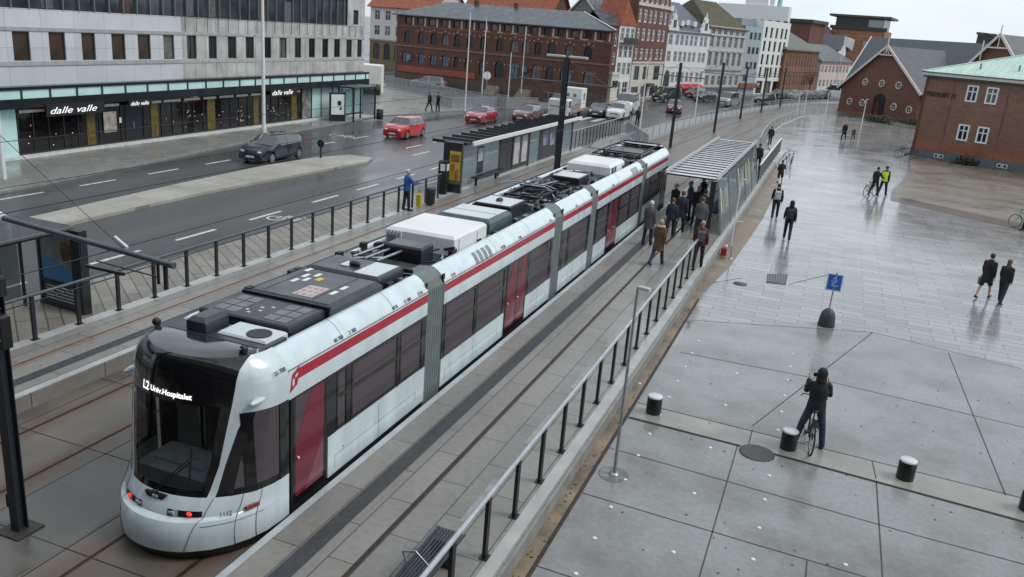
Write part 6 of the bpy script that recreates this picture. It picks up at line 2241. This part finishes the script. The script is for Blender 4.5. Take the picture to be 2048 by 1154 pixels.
mb.build('leaves', [M('leaf_dark', (.03, .045, .02), .6), M('leaf_black', (.015, .02, .012), .6)], sh)
st_ = MB()
for k in range(6):
    st_.cyl((-.5 + k * .2, 0, 0), (-.55 + k * .22, .05, .4), .02, .008, n=5)
st_.build('stems', M('bark', (.06, .045, .035), .8), sh)
for i, (x, y, lb, s_) in enumerate(((11.0, 108.5, 'green shrub beside the arched door of the brick hall', 1.3), (15.5, 110.6, 'dark low planting along the foot of the brick hall gable', 1.6))):
    sh = thing('shrub', lb, 'shrub', (x + 2.0, y + 8, 0), R(-44))
    mb = MB()
    for k in range(600):
        c_ = Vector((rd.gauss(0, s_), rd.gauss(0, .3), abs(rd.gauss(.3, .25))))
        d = Vector((rd.uniform(-1, 1), rd.uniform(-1, 1), rd.uniform(-.3, 1))).normalized()
        e = d.orthogonal() * .07
        mb.add([c_ - e, c_ + d * .24, c_ + e], [(0, 1, 2)], k % 2)
    mb.build('leaves', [M('leaf_dark', (.03, .045, .02), .6), M('leaf_mid', (.06, .075, .035), .6)], sh)
    st_ = MB()
    for k in range(8):
        st_.cyl((-1.6 + k * .45, 0, 0), (-1.65 + k * .46, .05, .5), .025, .008, n=5)
    st_.build('stems', M('bark', (.06, .045, .035), .8), sh)
sheet('planting_bed', [(9.4, 112), (9.9, 110.4), (11.8, 109.6), (13.6, 110.3), (12.5, 111.8), (10.5, 112.6)], .016, SANDY)
# ------------------------------------------------------------------ cars
TYRE = M('tyre', (.012, .012, .013), .7)
RIM = M('rim', (.45, .46, .47), .3, .6)
CGLASS = M('car_glass', (.03, .042, .05), .03, spec=1., coat=.6)
LAMPW = M('headlamp', (.7, .72, .72), .1, coat=.5)
PLATE = M('number_plate', (.65, .65, .63), .4)


def paint(n, c):
    return M(n, c, .22, var=.12, scale=2, coat=.8, rvar=.05)


def car(label, x, y, rz, col, L_=4.0, W_=1.68, H_=1.46, kind='hatch', z=0., group='cars on the road', cat='car'):
    """Local +y is the front. Profile rows: y (fraction of length), belt height, roof height (fractions of H)."""
    if kind == 'van':
        P = [(-.5, .62, .9), (-.49, .62, .97), (-.2, .62, 1.), (.1, .62, 1.), (.2, .62, .97), (.36, .56, .62), (.46, .48, .52), (.5, .34, .38)]
        gl, ws, rw = (-.2, .3), (.2, .36), None
    elif kind == 'sedan':
        P = [(-.5, .5, .54), (-.48, .62, .65), (-.33, .66, .7), (-.2, .66, .95), (-.05, .65, 1.), (.08, .64, .97), (.24, .62, .67), (.42, .55, .59), (.485, .46, .5), (.5, .32, .36)]
        gl, ws, rw = (-.2, .1), (.08, .24), (-.33, -.2)
    else:
        P = [(-.5, .5, .56), (-.485, .62, .68), (-.43, .66, .88), (-.36, .66, .97), (-.15, .65, 1.), (.05, .64, .99), (.11, .64, .96), (.26, .62, .67), (.42, .55, .6), (.485, .46, .5), (.5, .32, .36)]
        gl, ws, rw = (-.4, .14), (.11, .26), (-.485, -.43)
    wy = (-.31, .31)
    wr = .215 * H_ if kind != 'van' else .17 * H_
    ys = sorted({round(p[0], 4) for p in P} | {round(w_ + d * wr * 1.16 / L_, 4) for w_ in wy for d in (-1.02, -1, -.7, -.35, 0, .35, .7, 1, 1.02)} | {-.06, -.035})

    def at(v, k):
        for a_, c_ in zip(P[:-1], P[1:]):
            if a_[0] <= v <= c_[0]:
                return a_[k] + (c_[k] - a_[k]) * (v - a_[0]) / (c_[0] - a_[0])
        return P[-1][k] if v > 0 else P[0][k]
    rg = []
    for v in ys:
        zb = .15 * H_
        for w_ in wy:
            d = abs(v - w_) * L_ / (wr * 1.16)
            if d <= 1.0001:
                zb = max(zb, wr * .95 + wr * 1.16 * sqrt(max(0, 1 - d * d)))
        belt, roof = at(v, 1) * H_, at(v, 2) * H_
        tap = 1 - .16 * max(0, abs(v) - .36) / .14
        w_ = W_ / 2 * tap
        wr_ = w_ * (.96 - .26 * min(1, (roof - belt) / (.36 * H_)))
        if kind == 'van':
            wr_ = w_ * .9
        zm = max(zb + .02, min(belt - .05, .36 * H_))
        yy = v * L_
        rg.append([(0, yy, max(zb, .2)), (w_ * .88, yy, zb), (w_ * .985, yy, zb + .015), (w_, yy, zm), (w_ * .965, yy, max(belt, zm + .01)), (wr_, yy, max(roof - .05 * (roof > belt + .1), zm + .02)), (wr_ * .78, yy, max(roof, zm + .03)), (0, yy, max(roof + .012, zm + .035))])
    t = thing('parked_car' if 'parked' in label else 'car', label, cat, (x, y, z), rz, group)
    body, gs = MB(), MB()
    for i in range(len(ys) - 1):
        m_ = (ys[i] + ys[i + 1]) / 2
        for j in range(7):
            for s in (1, -1):
                q = [rg[i][j], rg[i][j + 1], rg[i + 1][j + 1], rg[i + 1][j]]
                q = [(s * a_, c_, d_) for a_, c_, d_ in q]
                if s > 0:
                    q = q[::-1]
                glz = (j == 4 and gl[0] < m_ < ws[1] - .02 and not -.06 < m_ < -.035) or (j >= 5 and ws[0] < m_ < ws[1]) or (rw and j >= 5 and rw[0] < m_ < rw[1])
                (gs if glz else body).add(q, [(0, 1, 2, 3)], 0, True)
    for k, o_ in ((0, 1), (-1, -1)):
        r_ = rg[k]
        pts = r_ + [(-a_, c_, d_) for a_, c_, d_ in r_[-2:0:-1]]
        body.add(pts if k else pts[::-1], [tuple(range(len(pts)))])
    body.build('body', col, t, weld=33)
    gs.build('window', CGLASS, t, weld=33)
    ub = MB().box(-W_ * .42, W_ * .42, -L_ * .47, L_ * .47, .14 * H_, .34 * H_)
    ub.build('underbody', BLACK, t)
    w0 = None
    for v in wy:
        for s in (-1, 1):
            if w0 is None:
                w0 = MB().torus((0, 0, 0), wr * .76, wr * .24, 'x', 20, 6).build('wheel', TYRE, t)
                w0.scale = (1.35, 1, 1)
                rm = MB().cyl((-.07, 0, 0), (.07, 0, 0), wr * .62, n=16)
                for k in range(5):
                    a_ = 2 * pi * k / 5
                    for sx in (-.075, .075):
                        rm.box(sx - .004, sx + .004, cos(a_) * wr * .35 - .03, cos(a_) * wr * .35 + .03, sin(a_) * wr * .35 - .03, sin(a_) * wr * .35 + .03, 1)
                r0 = rm.build('rim', [RIM, BLACK], w0)
                o = w0
            else:
                o = w0.copy()
                COL.objects.link(o)
                r1 = r0.copy()
                COL.objects.link(r1)
                r1.parent = o
            o.parent = t
            o.location = (s * (W_ / 2 - .085), v * L_, wr)
    yf = L_ * .5
    for s in (-1, 1):
        MB().ball((s * W_ * .31, L_ * .478, .455 * H_), (.17, .09, .075), 6).build('headlight', LAMPW, t)
        MB().box(s * W_ * .36 - .09, s * W_ * .36 + .09, -L_ * .495 - .03, -L_ * .47, .5 * H_, .62 * H_).build('tail_lamp', ORED, t)
        MB().ball((s * (W_ / 2 + .06), L_ * .16, .68 * H_), (.09, .06, .06), 5).build('mirror', col, t)
    MB().box(-.26, .26, yf - .01, yf + .012, .24 * H_, .32 * H_).build('number_plate', PLATE, t)
    MB().box(-.4, .4, yf - .05, yf + .005, .335 * H_, .4 * H_).build('grille', BLACK, t)
    return t


NAVY = paint('paint_navy', (.012, .02, .034))
REDP = paint('paint_red', (.5, .012, .018))
CRIM = paint('paint_crimson', (.33, .015, .022))
DARKP = paint('paint_charcoal', (.03, .03, .035))
PLUM = paint('paint_plum', (.12, .016, .022))
WHTP = paint('paint_white', (.66, .67, .66))
GRYP = paint('paint_grey', (.25, .27, .28))
TEAL = paint('paint_teal', (.03, .06, .075))
car('dark navy blue hatchback driving beside the pale traffic island', -20.05, 38.75, pi + .03, NAVY, 4.1, 1.7, 1.42)
car('bright red small hatchback on the wet road beyond the traffic island', -19.65, 53.3, pi, REDP, 3.75, 1.66, 1.42)
car('crimson red saloon on the wet road before the two walkers', -19.75, 67.3, pi + .05, CRIM, 4.3, 1.72, 1.36, 'sedan')
car('dark plum car driving behind the crimson saloon', -17.4, 72.3, pi, PLUM, 4.2, 1.72, 1.45)
car('black low car waiting beside the white flatbed truck', -14.1, 84.2, pi + .1, DARKP, 4.2, 1.72, 1.35, 'sedan')
car('white estate car with dark windows driving beside the railing end', -12.05, 84.3, pi, WHTP, 4.2, 1.74, 1.55)
car('white delivery van close behind the white estate car', -12.9, 91.5, pi, WHTP, 4.8, 1.9, 2.1, 'van')
car('dark red car crossing behind the tall mast', -9.1, 98.4, pi + .2, PLUM, 4.0, 1.7, 1.42)
car('black van parked below the tall brick house', -12.9, 113.0, pi - .4, DARKP, 4.6, 1.85, 2.0, 'van')
car('dark blue car passing the red awnings', -9.3, 122.6, pi - .4, TEAL, 4.2, 1.72, 1.45)
car('dark car parked under the red awnings', -11.6, 128.3, pi - .3, PLUM, 4.2, 1.72, 1.5, group='parked street cars')
car('silver grey van driving towards the mast by the curve', -5.4, 117.5, pi - .25, GRYP, 4.6, 1.85, 1.9, 'van')
car('charcoal car driving below the white tower', -1.8, 130.5, pi - .35, DARKP, 4.2, 1.74, 1.5)
for k, (x, y, c, lb) in enumerate(((-2.2, 150.5, DARKP, 'charcoal parked car left of the row before the white tower'), (-.4, 153.2, GRYP, 'grey parked car second in the row before the white tower'), (1.3, 156.2, DARKP, 'dark parked car at the corner of white tower and brick house'), (3.0, 160.5, TEAL, 'teal parked car before the orange brick house'), (4.2, 164.2, DARKP, 'black parked car before the orange brick house beside the tree'))):
    car(lb, x + 1.0, y - 1.5, pi - .5, c, 4.1, 1.72, 1.45, group='parked street cars')
car('large white van parked by the low pink house', 7.6, 164.8, pi / 2 + .25, WHTP, 5.6, 2.0, 2.5, 'van', group='parked street cars')
car('silver grey car parked on the ramp before the brick building', -38.0, 93.6, pi / 2 + .2, GRYP, 4.3, 1.74, 1.45, z=.1, group='parked street cars')
t = thing('flatbed_truck', 'white flatbed truck with grey cover and tall white box behind the shelter', 'truck', (-16.0, 79.2, 0), pi)
MB().cbox(-.95, .95, 1.4, 2.7, .35, 1.9, .15).build('cab', WHTP, t)
MB().add([(-.8, 2.72, 1.15), (.8, 2.72, 1.15), (.75, 2.6, 1.75), (-.75, 2.6, 1.75)], [(3, 2, 1, 0)]).box(-.96, -.955, 1.6, 2.4, 1.1, 1.7).box(.955, .96, 1.6, 2.4, 1.1, 1.7).build('window', CGLASS, t)
MB().box(-1.0, 1.0, -2.9, 1.35, .6, .85).build('flatbed', M('bed_orange', (.4, .26, .17), .5, var=.3), t)
MB().add([(-1.0, -1.2, .85), (1.0, -1.2, .85), (1.0, 1.3, .85), (-1.0, 1.3, .85), (-1.0, -1.2, 1.75), (1.0, -1.2, 1.75), (1.0, 1.3, 1.2), (-1.0, 1.3, 1.2)], [(4, 5, 6, 7), (0, 1, 5, 4), (1, 2, 6, 5), (2, 3, 7, 6), (3, 0, 4, 7)]).build('cover', M('cover_grey', (.24, .26, .25), .6, var=.3), t)
bx = MB().cbox(-1.05, 1.05, -2.9, -1.25, .86, 2.75, .04).build('box_body', M('box_white', (.7, .71, .72), .4, var=.08), t)
MB().box(-1.06, -1.052, -2.4, -1.9, 1.6, 2.3).box(-.5, -.2, -1.252, -1.245, 1.9, 2.2).box(.2, .5, -1.252, -1.245, 1.9, 2.2).build('emblem', MGREY, bx)
for x in (-.85, .85):
    for y in (1.9, -1.7):
        MB().cyl((x - .12, y, .36), (x + .12, y, .36), .36, n=16).build('wheel', TYRE, t)


# ------------------------------------------------------------------ bicycles
def bicycle(label, x, y, rz, frame, z=.012, lean=0., group='bicycles'):
    t = thing('bicycle', label, 'bicycle', (x, y, z), rz, group)
    t.rotation_euler = (0, lean, rz)
    for yy, n_ in ((-.52, 'wheel'), (.53, 'wheel')):
        w_ = MB().torus((0, yy, .345), .325, .019, 'x', 24, 6).build(n_, TYRE, t)
        mb = MB().torus((0, yy, .345), .305, .009, 'x', 24, 5)
        for k in range(12):
            a_ = 2 * pi * k / 12
            mb.cyl((0, yy, .345), (0, yy + cos(a_) * .3, .345 + sin(a_) * .3), .003, n=3, cap=False)
        mb.build('spokes', STEEL, w_)
    mb = MB()
    bb, st, hd_, ra, fa = (0, -.08, .29), (0, -.2, .78), (0, .36, .8), (0, -.52, .345), (0, .53, .345)
    for p, q, r_ in ((bb, st, .016), (bb, (0, .37, .68), .018), (st, hd_, .016), (bb, ra, .011), (st, ra, .01), (hd_, (0, .34, .9), .016), ((0, .38, .66), fa, .013), (hd_, (0, .38, .66), .018)):
        mb.cyl(p, q, r_, n=7)
    mb.build('frame', frame, t)
    MB().cyl(st, (0, -.22, .86), .013, n=6).ball((0, -.22, .89), (.075, .14, .035), 6).build('saddle', BLACK, t)
    MB().tube([(-.27, .24, .98), (-.22, .33, 1.0), (0, .35, .98), (.22, .33, 1.0), (.27, .24, .98)], .013, 6).cyl((0, .34, .9), (0, .35, .98), .012, n=6).build('handlebar', BLACK, t)
    MB().cyl((-.02, -.08, .29), (.02, -.08, .29), .09, n=14).bar((.05, -.08, .29), (.05, .06, .2), .02, .02).bar((-.05, -.08, .29), (-.05, -.22, .38), .02, .02).box(.04, .14, .02, .1, .18, .21).box(-.14, -.04, -.26, -.18, .37, .4).build('crank', DSTEEL, t)
    MB().box(-.06, .06, -.75, -.35, .72, .735).tube([(-.05, -.7, .72), (0, -.52, .36), (.05, -.7, .72)], .007, 4).build('carrier', BLACK, t)
    return t


bicycle('black bicycle straddled by the person taking a photo', 9.1, 17.62, .125, BLACK, .012)
bicycle('dark bicycle pushed by the pair with the yellow vest', 11.05, 53.9, -.5, BLACK)
bicycle('white bicycle leaning at the end of the dark panel railing', 5.45, 65.2, .3, PWHITE, .012, .15)
bicycle('pale bicycle parked next to the white bicycle by the railing end', 5.9, 63.8, .1, M('frame_silver', (.5, .52, .54), .3, .5), .012, .12)
bicycle('bicycle with white basket at the corner of the quay building', 14.2, 77.6, 1.2, BLACK, .02)
bicycle('dark bicycle parked behind another at the quay building corner', 14.5, 78.5, 1.3, DSTEEL, .02)
bicycle('green bicycle beside the person in white and green at the dark setts', 18.5, 49.6, 1.0, M('frame_green', (.05, .3, .15), .4), .012)


# ------------------------------------------------------------------ people
def remesh(mb, name, mats, parent, vox, it=2):
    o = mb.build(name, mats, None)
    r_ = o.modifiers.new('r', 'REMESH')
    r_.mode = 'VOXEL'
    r_.voxel_size = vox
    r_.use_smooth_shade = True
    sm = o.modifiers.new('s', 'SMOOTH')
    sm.iterations = it
    dg = bpy.context.evaluated_depsgraph_get()
    me = bpy.data.meshes.new_from_object(o.evaluated_get(dg))
    me.materials.clear()
    for x in (mats if isinstance(mats, (list, tuple)) else [mats]):
        me.materials.append(x)
    bpy.data.objects.remove(o)
    n = bpy.data.objects.new(name, me)
    COL.objects.link(n)
    n.parent = parent
    return n


def limb(mb, a, c, r0, r1):
    mb.cyl(a, c, r0, r1, n=10)
    mb.ball(tuple(a), r0 * .99, 5)
    mb.ball(tuple(c), r1 * .99, 5)


def rotx(v, a):
    return Vector((v[0], v[1] * cos(a) - v[2] * sin(a), v[1] * sin(a) + v[2] * cos(a)))


def person(label, loc, rz, jacket, trousers, hair=None, h=1.63, legs=((12, 4, 6), (-14, 4, 10)), arms=((-12, 8, 15), (14, 8, 15)), lean=2, hood=False, coat=0., bare=0., pack=None, bag=None, fur=None, vest=None, turn=0., vox=.013, long_hair=False, hat=None, group='people on foot', waist_tie=0, phone=False):
    """Facing local +y. legs: (forward swing, spread, knee bend) degrees, right then left; arms: (forward, spread, elbow bend)."""
    t = thing('person', label, 'person', loc, rz, group)
    hair = hair or M('hair_dark', (.025, .018, .014), .6)
    S = h / 1.76
    ln = R(lean)
    up = rotx((0, 0, 1), -ln)
    P = Vector((0, 0, .93))
    body, jk, tr, sh_ = MB(), MB(), MB(), MB()

    def tring(mb, c, rx, ry):
        return [tuple(c + Vector((rx * cos(2 * pi * k / 14), ry * sin(2 * pi * k / 14), 0))) for k in range(14)]

    def torso(mb, rows):
        mb.rings([tring(mb, P + up * d, rx, ry) for d, rx, ry in rows])
    torso(body, [(-.08, .13, .09), (.0, .15, .1), (.16, .125, .085), (.38, .155, .105), (.5, .15, .085), (.56, .055, .055), (.62, .05, .05)])
    hem = -.1 - coat
    torso(jk, [(hem, .185 + coat * .12, .14 + coat * .12), (0, .185, .135), (.16, .165, .125), (.38, .192, .14), (.45, .172, .125), (.51, .135, .105), (.56, .092, .088), (.6, .07, .075)])
    torso(tr, [(-.1, .16, .115), (.0, .17, .12), (.12, .15, .108)])
    hc = P + up * .715 + Vector((0, .015, 0))
    rg = []
    for z_, rx, ry, dy in ((-.125, .03, .035, .035), (-.11, .045, .055, .03), (-.07, .062, .08, .018), (-.02, .072, .092, .004), (.03, .076, .097, 0), (.08, .066, .085, -.004), (.11, .045, .06, -.006), (.124, .015, .02, -.008)):
        rg.append([tuple(hc + Vector((rx * cos(2 * pi * k / 14), dy + ry * sin(2 * pi * k / 14), z_))) for k in range(14)])
    body.rings(rg)
    body.cyl(hc + Vector((0, .088, .015)), hc + Vector((0, .118, -.025)), .01, .017, n=6)
    for s in (-1, 1):
        body.ball(tuple(hc + Vector((s * .078, -.01, -.01))), (.014, .025, .034), 4)
    low = 9.
    knees = []
    for s, (f_, sp, k) in zip((1, -1), legs):
        hp = P + Vector((s * .09, 0, -.04))
        d = rotx((s * sin(R(sp)), 0, -cos(R(sp))), R(f_))
        kn = hp + d * .43
        d2 = rotx((s * sin(R(sp)) * .6, 0, -cos(R(sp))), R(f_ - k))
        an = kn + d2 * .42
        limb(body, hp, kn, .07, .048)
        limb(body, kn, an, .048, .035)
        if bare:
            limb(tr, hp, hp.lerp(kn, .85), .1, .085)
        else:
            limb(tr, hp, kn, .095, .07)
            limb(tr, kn, an + d2 * .01, .07, .06)
        fw = rotx((0, 1, 0), R((f_ - k) * .6))
        toe = an + fw * .17 + Vector((0, 0, -.045))
        sh_.ball(tuple(an + Vector((0, -.01, -.035))), (.045, .06, .055), 5)
        sh_.cyl(an + Vector((0, 0, -.04)), toe, .047, .038, n=8)
        sh_.ball(tuple(toe), (.04, .05, .035), 5)
        low = min(low, an.z - .09, toe.z - .035)
    for s, (f_, sp, e) in zip((1, -1), arms):
        so_ = P + up * .475 + Vector((s * .172, 0, 0))
        d = rotx((s * sin(R(sp)), 0, -cos(R(sp))), R(f_))
        el = so_ + d * .28
        d2 = rotx((s * sin(R(sp)) * (1 - 2 * min(1, e / 60)) * .8, 0, -cos(R(sp))), R(f_ + e))
        wr_ = el + d2 * .25
        limb(body, so_, el, .048, .038)
        limb(body, el, wr_, .038, .025)
        limb(jk, so_ + Vector((-s * .012, 0, 0)), el, .07, .06)
        limb(jk, el, wr_ - d2 * .02, .06, .046)
        pm = wr_ + d2 * .05
        limb(body, wr_, pm, .024, .03)
        sd = d2.cross(Vector((0, 1, 0) if abs(d2.y) < .8 else (0, 0, 1))).normalized()
        nrm = d2.cross(sd).normalized()
        for q, (o_, ln_) in enumerate(((-.028, .06), (-.01, .072), (.01, .068), (.027, .054))):
            b_ = pm + d2 * .015 + nrm * o_
            m_ = b_ + d2 * ln_ * .55 + sd * .008
            body.cyl(b_, m_, .0105, n=6)
            body.cyl(m_, m_ + d2 * ln_ * .5 + sd * .02, .0105, .009, n=6)
        b_ = wr_ + d2 * .025 - nrm * .026
        body.cyl(b_, b_ + d2 * .04 - nrm * .028 + sd * .01, .012, .01, n=6)
        if s < 0:
            lw, ld = pm, d2
        else:
            rw_ = pm
    remesh(body, 'body', SKIN, t, vox)
    remesh(jk, 'jacket', jacket, t, vox * 1.4, 3)
    remesh(tr, 'trousers', trousers, t, vox * 1.4, 3)
    sh_.build('shoes', BLACK, t)
    ey = MB()
    for s in (-1, 1):
        ey.ball(tuple(hc + Vector((s * .029, .089, .008))), (.012, .006, .008), 4)
        ey.box(hc.x + s * .03 - .014, hc.x + s * .03 + .014, hc.y + .087, hc.y + .094, hc.z + .026, hc.z + .031)
    ey.box(hc.x - .022, hc.x + .022, hc.y + .085, hc.y + .096, hc.z - .067, hc.z - .06)
    ey.build('facial_features', hair, t)
    hm = MB()
    if hood:
        hm.ball(tuple(hc + Vector((0, -.03, .01))), (.105, .11, .14), 8)
        hm.cyl(hc + Vector((0, -.03, -.06)), hc + Vector((0, -.035, -.17)), .095, .11, n=12)
        remesh(hm, 'hood', jacket, t, vox * 1.4, 2)
    else:
        hm.ball(tuple(hc + Vector((0, -.016, .028))), (.087, .1, .105), 7)
        if long_hair:
            hm.cyl(hc + Vector((0, -.05, 0)), hc + Vector((0, -.09, -.28)), .075, .05, n=10)
        remesh(hm, 'hair', hair, t, vox * 1.3, 2)
    if hat:
        MB().ball(tuple(hc + Vector((0, -.01, .06))), (.09, .1, .085), 7).build('hat', hat, t)
    if fur:
        MB().torus(tuple(P + up * .585 + Vector((0, -.02, 0))), .115, .045, 'z', 18, 7).build('fur_collar', fur, t)
    if pack:
        c_ = P + up * .28 + Vector((0, -.2, 0))
        mb = MB()
        mb.cbox(c_.x - .14, c_.x + .14, c_.y - .09, c_.y + .08, c_.z - .22, c_.z + .2, .05)
        mb.cbox(c_.x - .1, c_.x + .1, c_.y - .13, c_.y - .085, c_.z - .18, c_.z + .02, .03)
        for s in (-1, 1):
            mb.tube([c_ + Vector((s * .1, .05, .17)), P + up * .56 + Vector((s * .12, 0, .0)), P + up * .4 + Vector((s * .13, .15, 0)), c_ + Vector((s * .13, .08, -.18))], .018, 6)
        mb.build('backpack', pack, t, bevel=.015)
    if vest:
        vm = MB()
        vm.rings([tring(vm, P + up * d, rx, ry) for d, rx, ry in ((-.06, .2, .155), (.16, .182, .14), (.38, .21, .155), (.5, .17, .12))], cap0=False, cap1=False)
        vm.build('vest', vest, t)
    if bag:
        b_ = lw + Vector((-.02, 0, -.2))
        mb = MB()
        mb.cbox(b_.x - .06, b_.x + .06, b_.y - .16, b_.y + .16, b_.z - .2, b_.z + .1, .03)
        mb.tube([b_ + Vector((0, -.1, .09)), b_ + Vector((0, 0, .2)), b_ + Vector((0, .1, .09))], .01, 5)
        mb.build('carried_bag', bag, t)
    if phone:
        c_ = (lw + rw_) / 2 + Vector((-.04, .06, .05))
        MB().cbox(c_.x - .075, c_.x + .075, c_.y - .006, c_.y + .006, c_.z - .04, c_.z + .04, .004).build('phone', BLACK, t)
    t.scale = (S * 1.1, S * 1.1, S * 1.02)
    for o in t.children:
        o.location = (o.location.x, o.location.y, o.location.z - low)
    return t


CL = lambda n, c: M('cloth_' + n, c, .8, var=.25, scale=14, bump=.2)
CB_, CN, CG_, CJ = CL('black', (.012, .012, .015)), CL('navy', (.014, .02, .045)), CL('grey', (.09, .092, .1)), CL('jeans', (.03, .045, .09))
CBR, CMA, CBL = CL('brown', (.12, .06, .026)), CL('maroon', (.11, .018, .035)), CL('blue', (.015, .11, .36))
HB_, HW, HG = M('hair_blond', (.36, .26, .15), .6), M('hair_white', (.55, .54, .52), .6), M('hair_brown', (.09, .05, .03), .6)
STAND = ((4, 3, 2), (-3, 4, 2))
STEP = ((20, 2, 8), (-18, 2, 14))
PL = .334
person('person in black jacket and jeans standing astride a bicycle taking a photo', (9.13, 17.48, .012), .1, CB_, CJ, h=1.72, legs=((3, 13, 3), (6, 14, 5)), arms=((28, 10, 122), (34, 8, 112)), hood=True, phone=True, vox=.011)
person('person in black jacket with pale backpack walking by the sandy strip', (6.44, 42.7, .01), .1, CB_, CB_, h=1.68, legs=STEP, pack=LGREY)
person('hooded person in black with dark backpack walking away on the wet paving', (7.32, 38.1, .01), .05, CB_, CB_, h=1.68, legs=((-16, 1, 12), (18, 1, 6)), hood=True, pack=CL('char', (.03, .03, .035)))
person('jogger in black top and shorts with bare legs near the bicycles', (5.86, 53.8, .01), .0, CB_, CB_, h=1.5, legs=((24, 2, 10), (-20, 2, 50)), arms=((30, 10, 80), (-30, 10, 80)), bare=1)
person('dark figure walking beside the track fence behind the railing end', (3.6, 73.5, .21), .2, CB_, CB_, h=1.55, legs=STEP)
person('distant stout figure in black coat on the open plaza', (9.33, 87.9, .01), 2.9, CB_, CB_, h=1.66, coat=.3, legs=STEP)
person('distant child in grey jacket beside the stout dark figure', (10.2, 89.3, .01), 2.9, CG_, CB_, h=1.15, legs=STEP)
person('person in black pushing a bicycle on the plaza', (11.25, 54.3, .01), -.5, CB_, CB_, h=1.7, legs=STEP, arms=((40, 8, 25), (10, 8, 15)))
person('person in neon yellow vest walking with the cyclist', (11.75, 54.8, .01), -.4, CB_, CN, h=1.76, legs=STEP, vest=M('hivis', (.62, .85, .02), .6))
person('person in black coat with tan bag and bare legs walking arm in arm', (14.45, 33.2, .01), -.5, CB_, CB_, h=1.62, legs=STEP, bag=CL('tan', (.36, .2, .12)), bare=1, coat=.2)
person('long haired person in black jacket and tight trousers beside the tan bag carrier', (14.95, 32.85, .01), -.55, CB_, CN, h=1.56, legs=((-18, 4, 8), (22, 4, 6)), hair=HG, long_hair=True)
person('person in white and green jacket beside a green bicycle', (18.45, 49.2, .01), 2.0, PWHITE, CB_, h=1.6, legs=STAND, vest=M('vest_green', (.05, .4, .15), .6))
person('man in grey coat standing on the platform beside the tram', (2.45, 31.7, PL), -.15, CG_, CN, h=1.66, legs=STAND, hair=HW, coat=.18)
person('person in brown parka with fur collar and blond hair on the platform', (3.4, 28.95, PL), -.2, CBR, CJ, h=1.6, legs=STEP, hair=HB_, coat=.25, fur=M('fur_cream', (.4, .33, .22), .9))
person('person in navy jacket behind the grey coated man', (2.95, 33.6, PL), .1, CN, CB_, h=1.58, legs=STEP, hair=HG)
person('taller person in navy coat walking to the shelter', (3.15, 34.6, PL), .0, CN, CB_, h=1.74, legs=STEP, coat=.15, hair=HG)
person('person in maroon jacket with grey backpack at the railing end', (4.75, 29.6, PL), .15, CMA, CB_, h=1.62, legs=STAND, pack=CG_, hair=HB_)
for i, (x, y, rz, c, hr, lb) in enumerate(((2.55, 36.4, 2.6, CB_, HB_, 'person with fair hair in black at the open side of the shelter'), (3.0, 37.6, 1.8, CG_, HB_, 'person in grey under the front edge of the shelter roof'), (3.5, 36.6, 2.9, CB_, HB_, 'person in black with fair hair under the middle of the shelter'), (3.85, 35.9, -.2, CL('olive', (.1, .085, .06)), HG, 'person in olive jacket next to the shelter glass'), (4.05, 34.0, .2, CG_, HG, 'person in dark grey leaning against the shelter end'), (3.3, 39.4, 2.4, CN, HB_, 'person in navy deeper under the shelter roof'))):
    person(lb, (x, y, PL), rz, c, CB_, hair=hr, h=1.68, legs=STAND, vox=.016)
person('dark clothed person behind the far end of the plaza-side shelter', (4.2, 56.5, PL), .0, CB_, CB_, h=1.7, legs=STEP, bag=ORED, vox=.018)
person('man in bright blue jacket and navy trousers on the road-side platform', (-7.6, 30.85, PL), -.6, CBL, CN, h=1.66, legs=STAND, arms=((35, 14, 60), (30, 14, 70)), hair=HW)
person('dark clothed person in mid stride on the far pavement corner', (-25.9, 69.6, .1), -.3, CB_, CB_, h=1.66, legs=STEP, vox=.02)
person('dark clothed person standing still on the far pavement corner', (-25.1, 69.7, .1), -.3, CB_, CB_, h=1.68, legs=STAND, vox=.02)
person('dark figure standing at the end of the barred railing', (-8.9, 79.0, .02), .5, CB_, CB_, h=1.6, legs=STAND, vox=.02)
